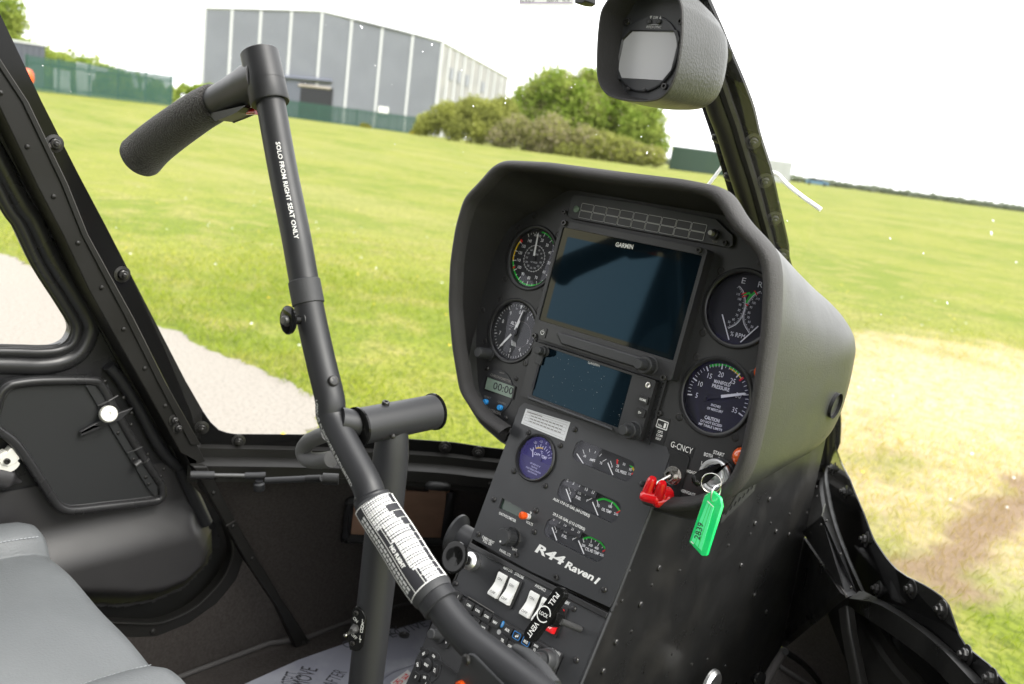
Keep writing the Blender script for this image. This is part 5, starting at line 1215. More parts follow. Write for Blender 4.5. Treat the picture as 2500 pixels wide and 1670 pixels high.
MB().prism(FD, hz, HL - .010, HL - .0045).build('hinge_plate', 'pocket_matt', door, bevel=.001)
A = Vector(FD.uv(zDr(1060, 420), HL)); B2 = Vector(FD.uv(zDr(1440, 1110), HL)); b = MB()
for k in range(16):
    a_, b_ = A.lerp(B2, k / 16 + .004), A.lerp(B2, (k + 1) / 16 - .004); b.tube([FD.w(*a_, HL - .003), FD.w(*b_, HL - .003)], .0030 if k % 2 else .0026, 8)
b.build('hinge', 'seal', door)
for q in ((1005, 372), (1212, 490), (1140, 350), (935, 423), (1090, 670), (1510, 1000), (1230, 910), (1340, 1075), (1370, 1135), (968, 200), (1210, 595), (1480, 1065), (775, 680), (1360, 865)):
    u, w_ = FD.uv(zDr(*q), HL); put(SC_RB, 'screw', door, FD.mat(u, w_, HL - .0045, 0, .9))
for a, b_ in (((900, 415), (1080, 325)), ((1170, 845), (1300, 790)), ((1300, 945), (1365, 900))): MB().tube([FD.w(*FD.uv(zDr(*a), HL), HL - .002), FD.w(*FD.uv(zDr(((a[0] + b_[0]) / 2), (a[1] + b_[1]) / 2), HL + .003), HL + .003), FD.w(*FD.uv(zDr(*b_), HL), HL - .002)], .0011, 8).build('retaining_wire', 'screw_steel', door)
MB().tube([FD.w(*FD.uv(zDr(1222, 948), HL), HL + .004), FD.w(*FD.uv(zDr(1272, 908), HL), HL + .004)], .0042, 12).build('catch', 'screw_steel', door)
arm = [zDr(*q) for q in ((730, 650), (800, 610), (950, 530), (1100, 470), (1215, 430), (1100, 540), (990, 580), (860, 640), (740, 690))]
MB().prism(FD, [FD.uv(p, HL) for p in arm], HL - .004, HL + .001).build('latch_arm', 'plastic', door, bevel=.0008)
rq = Frame(FD.w(*FD.uv(zDr(1008, 512), HL + .012), HL + .001), (0, .9, .42), (0, -.42, .9)); rq = Frame(rq.O, rq.U + Vector((.0, 0, 0)), rq.V * .8 + Vector((-.35, 0, 0)))
MB().lathe(rq, 0, 0, [(.0115, 0), (.0118, .002), (.0118, .010), (.0105, .012), (.003, .012), (.0026, .010), (0, .010)], 32).build('roller', 'nylon', door)
rq2 = FD.w(*FD.uv(zDr(65, 915), .012), .004); q = Frame(rq2, (0, 1, 0), (0, 0, 1))
b = MB(); b.prism(q, [(.0155 * math.cos(R(a)), .0155 * math.sin(R(a))) for a in range(-20 - 0, -270, -15)][::-1] + [], 0, .012); b.build('roller', 'nylon', door, bevel=.001)
b = MB(); cc = [FD.uv(zDr(*q), .016) for q in ((0, 880), (50, 835), (62, 840), (95, 798), (115, 800), (180, 890), (150, 930), (70, 970), (15, 955), (-10, 920))]
b.prism(FD, cc, .004, .017); b.build('striker', 'nylon', door, bevel=.002)
u, w_ = FD.uv(zDr(60, 915), .017); put(SC_SO, 'screw', door, FD.mat(u, w_, .017, .4, 1.3))
wt = [FD.uv(zDr(*q), .0) for q in ((-80, 260), (20, 225), (110, 203), (40, 240), (-10, 275), (-80, 340))]; MB().prism(FD, wt, -.004, .002).build('inner_trim', 'nylon', door)
hd = [Vector((*FD.uv(zDr(*q), .02), 0)) for q in ((-200, 1060), (0, 1085), (120, 1115), (230, 1140))]
MB().tube([FD.w(p.x, p.y, .006) for p in spline(hd, 6)], [.016] * 12 + [.013, .010, .007, .004, .003, .002, .001], 14).build('armrest', 'door_matt', door, smooth=80)

# ================================================================== gas strut, hose, map pocket, film
def seg(pts, rads, name, m, parent, n=16): return MB().tube(pts, rads, n).build(name, m, parent)
t = thing('gas_strut', 'thin black telescopic gas strut lying along the frame below the left windscreen', 'gas strut', hit(z6(1215, 235), X=-1.12))
def y6(x, y, X=-1.10): return hit(z6(x, y), X=X)
a = y6(1212, 234, -1.13); b_ = y6(1365, 236, -1.115); c_ = y6(1560, 238, -1.095); d_ = y6(1690, 238, -1.08)
seg([a, b_], .0062, 'cylinder', 'tube', t); seg([b_, c_], .0032, 'rod', 'screw_steel', t); seg([c_, c_.lerp(d_, .6), d_], [.0050, .0050, .0058], 'end_fitting', 'tube', t)
e1 = y6(1650, 268, -1.08); e2_ = y6(1650, 330, -1.08); seg([e1, e1.lerp(e2_, .2), e1.lerp(e2_, .35), e2_.lerp(e1, .3), e2_], [.0058, .0058, .0085, .0090, .0080], 'ball_joint', 'tube', t)
t = thing('push_rod', 'slim black push rod with threaded end beside the gas strut', 'push rod', y6(1700, 268, -1.06))
a = y6(1690, 270, -1.06); b_ = y6(1950, 258, -1.02); c_ = y6(2050, 255, -1.00); d_ = hit(z7(230, 258), X=-.98); e_ = hit(z7(330, 262), X=-.965)
seg([a, b_], .0048, 'rod', 'tube', t); seg([b_, c_], .0054, 'collar', 'seal', t); seg([c_, d_], .0040, 'threaded_end', 'screw_steel', t); seg([d_, e_], .0085, 'end_fitting', 'seal', t)
hs_ = spline([hit(z4(*q), Y=.52) for q in ((2090, 1325), (2020, 1350), (1960, 1385), (1932, 1440), (1960, 1490), (2030, 1500), (2110, 1490))], 8)
o = MB().tube(hs_, .0085, 16).build('braided_hose', 'braid'); tag(o, 'braided grey hose looping behind the cyclic control tube', 'hose')
t = thing('map_pocket', 'brown vinyl map pocket with black binding on the carpeted footwell wall behind the control post', 'map pocket', (-1.05, 1.02, -.65))
bpy.context.view_layer.update()
def onwall(p, lift=.014):
    d = ray(*p).normalized(); ok, loc, nn, ix = LWALL.ray_cast(Vector((0, 0, 0)), d); return loc - d * lift if ok else hit(p, Y=1.0)
LIFT = .016
PKT = [onwall(z7(400, 405)), onwall(z7(770, 290)), onwall(z7(1052, 312)), onwall(z7(1002, 650)), onwall(z7(740, 648)), onwall(z7(378, 632))]
pkt_t = [Vector(z7(400, 405)), Vector(z7(770, 290)), Vector(z7(1052, 312))]; pkt_b = [Vector(z7(378, 632)), Vector(z7(740, 648)), Vector(z7(1002, 650))]
def p3_(P, s): return P[0].lerp(P[1], s * 2) if s < .5 else P[1].lerp(P[2], s * 2 - 1)
grid_ = [[onwall(tuple(p3_(pkt_b, i / 16).lerp(p3_(pkt_t, i / 16), j / 8)), .016) for i in range(17)] for j in range(9)]
b = MB(); b.loft(grid_, closed=False); b.build('pocket_front', 'brown_vinyl', t, smooth=60)
def rim_(P, w, name='binding'): MB().tube(P, w, 6, up=(0, 0, 1)).build(name, 'seal', t, smooth=60)
rim_(grid_[-1], .0075); rim_(grid_[0], .0110); rim_([r_[0] for r_ in grid_], .0075); rim_([r_[-1] for r_ in grid_], .0080)
def flat(a, b2, w, name, m='seal'): MB().tube([a, b2], w, 4, up=(0, 0, 1)).build(name, m, t, smooth=0)
0 and flat(PKT[0], PKT[1], .0075, 'binding'); flat(PKT[1], PKT[2] + (PKT[2] - PKT[1]) * .08, .0090, 'binding'); flat(PKT[2] + (PKT[2] - PKT[1]) * .04, PKT[3] + (PKT[3] - PKT[4]) * .04, .0080, 'binding'); flat(PKT[5] - (PKT[4] - PKT[5]) * .06, PKT[4], .0105, 'binding'); flat(PKT[4], PKT[3] + (PKT[3] - PKT[4]) * .12, .0105, 'binding'); flat(PKT[0], PKT[5], .0075, 'binding')
# floor film
fp = [z6(1300, 1680), z6(1560, 1565), z6(1900, 1412), z6(2220, 1300)] + [z7(450, 1228), z7(700, 1212), z7(820, 1180), z7(925, 1150), z7(860, 1350), z7(700, 1700), z7(0, 1750)]
fp = [(lambda p: (p.x, p.y))(hit(q, Z=FZ + .004)) for q in fp]
o = MB().prism(Frame((0, 0, FZ + .003), (1, 0, 0), (0, 1, 0)), fp, 0, .0012).build('protective_film', 'film'); t = thing('floor_protector', 'clear bluish protective plastic film with printed warning lying on the cabin floor', 'protective film', (-1.0, .9, FZ)); o.parent = t; o.matrix_parent_inverse = WM[t.name].inverted()
ffl = Frame((0, 0, FZ + .0045), (1, 0, 0), (0, 1, 0)); p = MB()
for zz, s, a, b_, cp in ((z7, 'PROTECTIVE', (470, 1338), (905, 1195), .024), (z7, 'CAREFULLY', (380, 1340), (740, 1232), .024), (z7, 'REMOVE', (100, 1640), (200, 1470), .030), (z7, 'AFTER', (300, 1590), (385, 1490), .024), (z6, 'BEFORE PROTECT', (1830, 1700), (1930, 1500), .030)):
    A = hit(zz(*a), Z=FZ + .0045); B2 = hit(zz(*b_), Z=FZ + .0045); text(p, ffl, s, (A.x, A.y), (B2.x, B2.y), cp, 0, 0, 0)
p.build('lettering', ['film_print'], t, smooth=0)
cr = spline([hit(zT(*q), Z=FZ + .006) for q in ((600, 1600), (800, 1430), (1000, 1310), (1320, 1195), (1500, 1120))], 6); MB().tube(cr, .0022, 6).build('film_crease', 'film', t)
A = hit(zT(1210, 585), Z=FZ + .005); MB().lathe(Frame(A, (1, 0, 0), (0, 1, 0)), 0, 0, [(.010, 0), (.010, .002), (.006, .003), (.004, .001), (0, .001)], 24).build('floor_stud', 'screw_steel', t)
st = [(lambda P: (P.x, P.y))(hit(zT(*q), Z=FZ + .006)) for q in ((935, 1530), (1285, 1275), (1500, 1500), (1300, 1750), (1000, 1700))]
t2 = thing('warning_sticker', 'white sticker with red capital letters at the console foot', 'sticker', (-.75, .85, FZ)); MB().prism(Frame((0, 0, FZ + .005), (1, 0, 0), (0, 1, 0)), st, 0, .0006).build('sheet', 'white', t2)
p = MB(); ff = Frame((0, 0, FZ + .0062), (1, 0, 0), (0, 1, 0))
for s, a, b_ in (('HO', (985, 1545), (1110, 1600)), ('TA', (1130, 1440), (1230, 1490))):
    A = hit(zT(*a), Z=FZ + .0062); B2 = hit(zT(*b_), Z=FZ + .0062); text(p, ff, s, (A.x, A.y), (B2.x, B2.y), .016, 0, 0, .02)
p.build('lettering', ['red'], t2, smooth=0)

# ================================================================== cyclic control
YB = .47
cyc = thing('cyclic_control', 'black T bar cyclic control with foam grip on a round post', 'control stick', (-.60, .53, FZ))
def yb(p, Y=YB): return hit(p, Y=Y)
path = [z1(1722, 640), z1(1795, 1050), z1(1885, 1500), z4(1936, 350), z4(1985, 600), z4(2040, 850), z4(2100, 1100), z9(285, 300), z9(345, 430), z9(425, 580), z9(510, 740), z7(560, 425), z7(700, 640), z7(830, 850), z7(945, 1010), z7(1060, 1165), z7(1175, 1290), z7(1320, 1405), z7(1475, 1525), z7(1640, 1650), z7(1850, 1800)]
CP = spline([yb(p) for p in path], 8); CD = lens_(CP)
def cat(s):
    k = 1
    while k < len(CP) - 1 and CD[k] < s: k += 1
    t = (s - CD[k - 1]) / max(1e-9, CD[k] - CD[k - 1]); return CP[k - 1].lerp(CP[k], t), (CP[min(k + 1, len(CP) - 1)] - CP[max(k - 2, 0)]).normalized()
def snear(p):
    P = yb(p); return CD[min(range(len(CP)), key=lambda i: (CP[i] - P).length)]
RT = .0136
MB().tube(CP, RT, 32).build('control_tube', 'tube', cyc, smooth=70)
def tube_map(s, x, r):
    C, T = cat(s); nv = -C.normalized(); nv = (nv - T * nv.dot(T)).normalized(); sd = T.cross(nv)
    if sd.dot(cx) < 0: sd = -sd
    th = x / r; return C + (nv * math.cos(th) + sd * math.sin(th)) * (r + .0002)
def sleeve(s0, s1, r, name, m, ends=.0015, n=24):
    pts = [cat(s0 + (s1 - s0) * i / n)[0] for i in range(n + 1)]; pts = [pts[0]] + pts + [pts[-1]]
    rad = [RT] + [r - ends] + [r] * (n - 1) + [r - ends] + [RT]
    return MB().tube(pts, rad, 32).build(name, m, cyc, smooth=50)
s0 = snear(z4(1950, 400)); sleeve(snear(z4(1940, 335)), snear(z4(1972, 490)), RT * 1.09, 'collar', 'sleeve')
sA, sB = snear(zL(270, 215)), snear(zL(1080, 1400)); sleeve(sA, sB, .0182, 'sleeve', 'sleeve')
sleeve(snear(zL(215, 170)), sA, .0165, 'sleeve_end', 'tube'); sleeve(sB, snear(z7(990, 1075)), .0165, 'sleeve_end', 'tube')
def ttext(mb, st, s0, s1, xo, cap, r, mi=0, bold=.03):
    v, f, asp = glyphs(st, bold); mb.add([tube_map(s0 + (s1 - s0) * a, xo + b * cap, r) for a, b in v], f, mi)
p = MB(); ttext(p, 'SOLO FROM RIGHT SEAT ONLY', snear(z1(1775, 965)), snear(z1(1885, 1538)), -.0018, .0040, RT, 0, .015)
ttext(p, 'LOW-G PUSHOVERS PROHIBITED', snear(z9(250, 195)), snear(z9(510, 725)), -.0165, .0040, RT, 0, .015)
p.build('lettering', ['white'], cyc, smooth=0)
# limits placard wrapped round the sleeve
s0, s1 = snear(zL(305, 285)), snear(zL(1017, 1330)); RS = .0184
def lm(a, b): return tube_map(s0 + (s1 - s0) * a, RS * math.asin(max(-.985, min(.985, 2 * b - 1))), RS)
lb = MB()
def patch(a0, a1, b0, b1, mi, dr=0):
    nb = max(1, int((b1 - b0) * 24)); na = max(1, int((a1 - a0) * 20)); rows = []
    for i in range(na + 1): rows.append([lm(a0 + (a1 - a0) * i / na, b0 + (b1 - b0) * j / nb) for j in range(nb + 1)])
    if dr: rows = [[p + (-p.normalized()) * dr for p in r_] for r_ in rows]
    lb.loft(rows, mi, closed=False)
patch(0, 1, .01, .985, 0, .0001)
W = .012
for a0, a1, b0, b1 in ((0, 1, .015, .03), (0, 1, .96, .985), (0, .010, .01, .985), (.990, 1, .01, .985), (0, 1, .205, .222), (.135, .145, .22, .985), (.275, .285, .22, .335), (.28, .49, .320, .335), (.48, .49, .32, .44), (.485, .785, .425, .44), (.775, .785, .425, .52), (.78, .99, .505, .52)): patch(a0, a1, b0, b1, 1, .0003)
rows_a = [.145 + i * .0845 for i in range(11)]
for i, a in enumerate(rows_a[1:10]):
    b0 = .22 if a < .28 else (.335 if a < .485 else (.44 if a < .78 else .52)); patch(a - .0022, a + .0022, b0, .96, 1, .0003)
rnd = random.Random(3)
cols = [.235, .315, .375, .44, .505, .57, .635, .70, .765, .83, .89]
for i in range(11):
    a0 = .012 if i == 0 else rows_a[i - 1]; a1 = .135 if i == 0 else (rows_a[i] if i < 11 else .99)
    if i == 0: a1 = .135
    for j in range(len(cols) - 1):
        b0, b1 = cols[j], cols[j + 1]
        lim = .22 if a0 < .27 else (.335 if a0 < .48 else (.44 if a0 < .77 else .52))
        if b0 < lim - .005: continue
        if i > 0 and b0 > .66 + max(0, a0 - .14) * .75: 
            continue
        for k in range(5 if i == 0 else 3):
            h_ = (a1 - a0) / (5 if i == 0 else 3); patch(a0 + k * h_ + h_ * .18, a0 + k * h_ + h_ * .86, b0 + .006, b1 - .006, 2 if rnd.random() < .8 else 1, .0004)
for r_ in range(2):
    b0 = .055 + r_ * .065; a = .10
    while a < .92:
        l = rnd.uniform(.025, .06); patch(a, min(a + l, .93), b0, b0 + .042, 2, .0004); a += l + .010
patch(.69 - .2, .77, .26, .40, 0, .0002)
v, f, asp = glyphs('NO FLIGHT', .06); lb.add([lm(.50 + .24 * a, .27 + .085 * b) + (-lm(.5, .3).normalized()) * .0005 for a, b in v], f, 1)
lb.build('limits_placard', ['darkprint', 'white', 'paper'], cyc, smooth=0)
# screws and quick-release knob
def on_tube(p, me, sc=1, x=None, name='screw'):
    s = snear(p); C, T = cat(s); P = yb(p); off = (P - C); nv = -C.normalized(); nv = (nv - T * nv.dot(T)).normalized(); sd = T.cross(nv)
    if sd.dot(cx) < 0: sd = -sd
    k = max(-.95, min(.95, off.dot(sd) / RT)); th = math.asin(k); n = nv * math.cos(th) + sd * math.sin(th); put(me, name, cyc, Frame(C + n * RT * .98, T, n.cross(T)).mat(0, 0, 0, .6, sc)); 
on_tube(z4(2120, 990), SC_PAN, 1.5); on_tube(z9(450, 858), SC_RB, 1.2, name='rivet'); on_tube(z9(890, 1508), SC_RV, 1.0, name='rivet')
s = snear(z4(1990, 605)); C, T = cat(s); kA = C; kB = yb(z4(1815, 605), YB - .028); ax = (kB - kA).normalized()
KQ = Frame(kA, T - ax * T.dot(ax), ax.cross(T)); KQ = Frame(kA, KQ.U, ax.cross(KQ.U)); L0 = (kB - kA).length
b = MB(); b.lathe(KQ, 0, 0, [(.0060, .008), (.0060, L0 * .42), (.0042, L0 * .46), (.0042, L0 * .72), (.006, L0 * .76), (.0128, L0 * .84), (.0132, L0 * .90), (.0120, L0 * .93), (.0050, L0 * .94)], 36, 0); b.lathe(KQ, 0, 0, [(.0045, L0 * .93), (.0042, L0 * 1.05), (.003, L0 * 1.08), (0, L0 * 1.08)], 24, 1); b.lathe(KQ, 0, 0, [(.0078, L0 * .30), (.0078, L0 * .42), (.005, L0 * .43)], 28, 1); b.build('release_knob', ['gloss_black', 'screw_steel'], cyc)
# head and grip
Ht, Hb = yb(z1(1652, 335)), yb(z1(1722, 660)); ax = (Hb - Ht).normalized()
b = MB(); b.tube([Ht, Ht + ax * .0012, Ht.lerp(Hb, .5), Hb - ax * .0012, Hb, Hb - ax * .001], [.0168, .0180, .0183, .0184, .0176, .0140], 40)
b.tube([Ht + ax * .004, Ht.lerp(Hb, .3)], [.0160, .0160], 24); head = b.build('grip_socket', 'tube', cyc, smooth=40)
b = MB(); b.tube([Ht.lerp(Hb, .60), Ht.lerp(Hb, .61)], .0187, 40, caps=False)
c0, c1, c2 = yb(z1(1690, 500)), yb(z1(1560, 560)), yb(z1(1350, 668))
b.tube([c0, c0.lerp(c1, .7), c1, c1.lerp(c2, .5), c2], [.0205, .0200, .0185, .0168, .0160], 32); b.build('grip_arm', 'tube', cyc, smooth=60)
gpth = spline([yb(z1(*q), YB - (.004 * i)) for i, q in enumerate(((1375, 650), (1285, 700), (1185, 767), (1075, 845), (970, 928), (905, 992)))], 5)
rad = [.0190, .0196, .0199] + [.0202 + .0040 * (i / 23) ** 1.3 for i in range(len(gpth) - 3)]
e = (gpth[-1] - gpth[-2]).normalized(); ext = [gpth[-1] + e * d for d in (.003, .007, .010, .012, .0125)]; gp2 = [gpth[0] + (gpth[0] - gpth[1]).normalized() * .001] + gpth + ext
MB().tube(gp2, [.0150] + rad + [.0240, .0225, .0195, .0150, .0060], 36).build('foam_grip', 'foam', cyc, smooth=80)
q = Frame(yb(z1(1590, 700), YB + .006), (1, 0, 0), (0, 0, 1)); MB().tube([yb(z1(1575, 708), YB + .004), yb(z1(1640, 708), YB + .004)], .0036, 14).build('trigger_button', 'redguard', cyc)
lg = [yb(z1(x, y)) for x, y in ((1395, 735), (1600, 690), (1560, 720), (1500, 745), (1430, 772))]
b = MB(); n = 5; o1 = Vector((0, -.010, 0)); o2 = Vector((0, .010, 0)); b.add([p + o1 for p in lg] + [p + o2 for p in lg], [tuple(range(5)), tuple(range(5, 10))[::-1]] + [(i, (i + 1) % n, n + (i + 1) % n, n + i) for i in range(n)]); b.build('grip_bracket', 'tube', cyc, smooth=0, bevel=.001)
# pivot housing (fore and aft) and neck
PX_ = -.600
pa = hit(z9(452, 372), X=PX_); pb = hit(z9(938, 275), X=PX_); dd = (pb - pa).normalized()
MB().tube([pa, pa, pb, pb], [.0140, .0172, .0172, .0140], 36).build('pivot_housing', 'tube', cyc, smooth=40)
for q, sg in ((pa, -1), (pb, 1)): MB().tube([q - dd * .002, q - dd * .001, q + dd * .001, q + dd * .002], [.0165, .0186, .0186, .0165], 36).build('retaining_ring', 'gloss_black', cyc, smooth=40)
MB().tube([pa + dd * .001, pa + dd * .002], [.0150, .0150], 32).build('bearing', 'seal', cyc)
nk = yb(z9(330, 330)); MB().tube([nk, pa + dd * .01], [.0125, .0118], 28).build('pivot_neck', 'tube', cyc)
hw = hit(z9(335, 300), X=-.62)
PY = .530
pt = hit(z9(690, 400), Y=PY); pb2 = hit(zV(838, 1568), Y=PY); pz = pb2 + (pb2 - pt).normalized() * .4
MB().tube([Vector((PX_, PY, -.274)), Vector((PX_ , PY, -.286)), Vector((PX_ * .7 + pt.x * .3, PY, -.305)), Vector((pb2.x * .5 + pt.x * .5, PY, -.40)), Vector((pb2.x, PY, pb2.z)), Vector((pb2.x, PY, FZ))], [.0135, .0155, .0172, .0178, .0178, .0178], 36).build('post', 'tube', cyc, smooth=60)
P = hit(z9(675, 432), Y=PY - .016); putat(SC_RV, 'rivet', cyc, P, (.6, -.7, .1), 1.2)
P = hit(z9(630, 222), X=PX_); putat(SC_SO, 'screw', cyc, Vector((PX_, P.y, pa.z + .0172)), (0.2, 0, 1), 1.2)
# landing light switch plate on the post
psx = pb2.x; LSx = [zT(x, y) for x, y in ((250, 0), (380, 90), (440, 200), (455, 300), (400, 700), (380, 820), (320, 885), (240, 900), (130, 870))]
qn = Vector((psx, PY, -.52)); nv = Vector((.30, -.95, 0)).normalized(); FL = Frame(Vector((psx, PY, -.50)) + nv * .0182, Vector((-nv.y, nv.x, 0)), (0, 0, 1))
sw = thing('landing_light_switch', 'small black switch plate lettered LAND LT with a metal toggle on the control post', 'switch', FL.w(0, 0, 0))
L = [FL.uv(p) for p in LSx + [zT(95, 700), zT(180, 60)]]
MB().prism(FL, L, -.0015, .0012).build('plate', 'gloss_black', sw, bevel=.0005)
p = MB()
for i, chh in enumerate('LAND LT'):
    if chh != ' ': ctext(p, FL, chh, *FL.uv(zT(382 - i * 10, 300 + i * 66), .0015), .0040, .0015, 0, .02, .9)
for s, q in (('ON', (232, 272)), ('OFF', (205, 605))): ctext(p, FL.sub(*FL.uv(zT(*q), .0015), 0, -.5), s, 0, 0, .0038, .0015, 0, .01, .75)
p.build('lettering', ['white'], sw, smooth=0)
u, v_ = FL.uv(zT(205, 460), .003); b = MB(); b.lathe(FL, u, v_, [(.0050, .001), (.0050, .0026), (.0040, .003), (.0036, .006), (.0026, .0065)], 6); b.lathe(FL, u, v_, [(.0030, .003), (.0030, .008), (.002, .008), (0, .007)], 20); b.build('nut', 'screw_steel', sw)
A = FL.w(u, v_, .009); B2 = A.lerp(A, 1); uu, vv = FL.uv(zT(22, 588), .026); B2 = FL.w(uu, vv, .026); MB().tube([A, B2, B2 + (B2 - A) * .02], [.0011, .0017, .0010], 14).build('toggle', 'metal', sw)
for q in ((255, 130), (180, 740)): u, v_ = FL.uv(zT(*q), .0012); put(SC_SO, 'screw', sw, FL.mat(u, v_, .0012, 0, .8))
# dark cover box beside the lower tube
YC = .455
cvp = [z7(x, y) for x, y in ((1020, 1640), (1060, 1560), (1110, 1420), (1135, 1385), (1160, 1372), (1185, 1378), (1210, 1400), (1300, 1490), (1400, 1590), (1440, 1640))]
FC = Frame((0, YC, 0), (1, 0, 0), (0, 0, 1)); t = thing('cyclic_cover_box', 'dark rounded cover box with one screw below the lower control tube', 'cover box', hit(z7(1200, 1600), Y=YC))
MB().prism(FC, [FC.uv(p) for p in cvp], -.03, 0).build('cover', 'panel_low', t, bevel=.003)
u, v_ = FC.uv(z7(1150, 1408)); put(SC_PAN, 'screw', t, FC.mat(u, v_, .0002, .3, 1.3))
u, v_ = FC.uv(z7(1118, 1572)); MB().cyl(FC, u, v_, .004, 0, .004, 20).build('button', 'orange', t)
MB().tube([yb(z7(1455, 1345), .50), yb(z7(1530, 1390), .495), yb(z7(1620, 1480), .49), yb(z7(1700, 1590), .485)], [.0045, .0065, .0070, .0070], 16).build('conduit', 'sleeve', cyc, smooth=60)
# cabin heat duct behind
t = thing('heater_duct', 'short black flared duct behind the cabin heat knob', 'duct', hit(z7(1100, 600), X=-.70))
dA, dB = hit(z7(1075, 620), X=-.72), hit(z7(1200, 680), X=-.69); MB().tube([dA, dA.lerp(dB, .1), dA.lerp(dB, .3), dB], [.0290, .0285, .0190, .0180], 28).build('duct', 'tube', t)

# ================================================================== standby attitude display on the post
pod = thing('attitude_display', 'hooded grey textured attitude display with a blank square screen mounted on the centre post', 'attitude display', (-.58, .86, .05))
YP = .80
rimp = [zP(*q) for q in ((430, 0), (350, 150), (312, 400), (296, 700), (300, 950), (330, 1080), (400, 1190), (500, 1250), (680, 1290), (900, 1300), (1080, 1270), (1200, 1180), (1270, 1060), (1330, 880), (1370, 650), (1393, 400), (1392, 120), (1365, 0), (1310, -160), (1200, -250), (1000, -290), (760, -290), (600, -240), (500, -130))]
rm = spline([hit(p, Y=YP) for p in rimp], 6, True); pcx = (max(p.x for p in rm) + min(p.x for p in rm)) / 2; pcz = (max(p.z for p in rm) + min(p.z for p in rm)) / 2; PCc = Vector((pcx, YP, pcz))
def pring(Y, sc, off=0, tz=0):
    o = []
    for p in rm:
        d = p - PCc; l = d.length; x, z_ = d.x * sc, d.z * sc
        k = (l + off) / l; z_ = z_ * (1 - tz) if z_ > 0 else z_
        o.append(Vector((PCc.x + x * k, Y, PCc.z + z_ * k)))
    return o
b = MB(); b.loft([pring(.802, 1), pring(.815, 1.005), pring(.835, 1.01, 0, .05), pring(.855, 1.01, 0, .12), pring(.875, 1.0, 0, .20), pring(.892, .97, 0, .28), pring(.905, .90, 0, .34), pring(.914, .80, 0, .40), pring(.920, .62, 0, .45), pring(.922, .3, 0, .5)], cap1=True)
sh_ = b.build('shell', 'pod_grey', pod, smooth=80)
b = MB(); b.loft([pring(.802, 1, 0), pring(.7995, 1, -.0005), pring(.7995, 1, -.0022), pring(.815, 1, -.0030), pring(.832, 1, -.0060), pring(.838, 1, -.0075)]); b.build('hood_lining', 'hood_inner', pod, smooth=50)
FP_ = Frame((PCc.x, .836, PCc.z), (1, 0, 0), (0, .04, 1))
b = MB(); b.prism(FP_, [((p.x - PCc.x), (p.z - PCc.z)) for p in pring(.8, 1, -.0055)][::-1], -.003, 0); b.build('face_plate', 'panel_low', pod)
cu = FP_.uv(zP(935, 690), .002); RA = .0405
b = MB(); b.lathe(FP_, *cu, [(RA + .0008, 0), (RA, .0025), (RA - .0015, .003)], 64); 
scr = [FP_.uv(zP(*q), .002) for q in ((590, 990), (567, 870), (640, 510), (750, 400), (1305, 400), (1337, 500), (1240, 890), (1130, 1022))]
c0 = (sum(q[0] for q in scr) / 8, sum(q[1] for q in scr) / 8)
o8 = [(c0[0] + (q[0] - c0[0]) * 1.05, c0[1] + (q[1] - c0[1]) * 1.05) for q in scr]
b.prism(FP_, circle(*cu, RA - .0014, 56), 0, .003, holes=[o8]); b.build('bezel', 'panel_low', pod)
b = MB(); b.loft([[FP_.w(*q, .003) for q in o8], [FP_.w(*q, .0012) for q in scr]]); b.build('screen_frame', 'bezel_black', pod, smooth=0)
MB().prism(FP_, scr, .0004, .0013).build('screen', 'display_grey', pod)
p = MB(); ctext(p, FP_, 'DIM', *FP_.uv(zP(1048, 222), .0032), .0030, .0032, 0, .02, .85); 
for xx, sg in ((988, -1), (1110, 1)):
    u, v_ = FP_.uv(zP(xx, 222), .0032); p.add([FP_.w(u + a, v_ + b_ * sg, .0033) for a, b_ in ((-.0017, -.0016), (.0017, -.0016), (0, .0018))], [(0, 1, 2) if sg > 0 else (0, 2, 1)], 0)
ptext(p, FP_, zP, 'PITCH SYNC', (928, 360), (1113, 362), .0027, .0033, 0, .015, .15)
p.line(FP_, [FP_.uv(zP(*q), .0033) for q in ((962, 305), (962, 314), (1092, 314), (1092, 305))], .0005, .0033, 0); p.build('lettering', ['offwhite'], pod, smooth=0)
for q in ((968, 275), (1090, 275)): u, v_ = FP_.uv(zP(*q), .004); MB().lathe(FP_, u, v_, [(.0028, .003), (.0028, .005), (.0018, .0058), (0, .0055)], 20).build('button', 'knob_black', pod)
for q in ((480, 1068), (1160, 1100), (683, 280), (1368, 272)): u, v_ = FP_.uv(zP(*q), .002); put(SC_SO, 'screw', pod, FP_.mat(u, v_, 0, 0, 1.2))
for q in ((695, 1138), (908, 1152)): u, v_ = FP_.uv(zP(*q), .003); put(SC_PAN, 'screw', pod, FP_.mat(u, v_, .003, .4, .75))
bpy.context.view_layer.update()
for q in ((1685, 885), (1045, 1440)):
    ok, loc, nn, ix = sh_.ray_cast(Vector((0, 0, 0)), ray(*zP(*q)).normalized())
    if ok: putat(SC_SD, 'screw', pod, loc, nn, .8)
MB().box(Frame((-.590, .915, .10), (1, 0, 0), (0, 0, 1)), 0, .02, 0, .03, -.03, .0).build('mounting_bracket', 'frame_paint', pod)
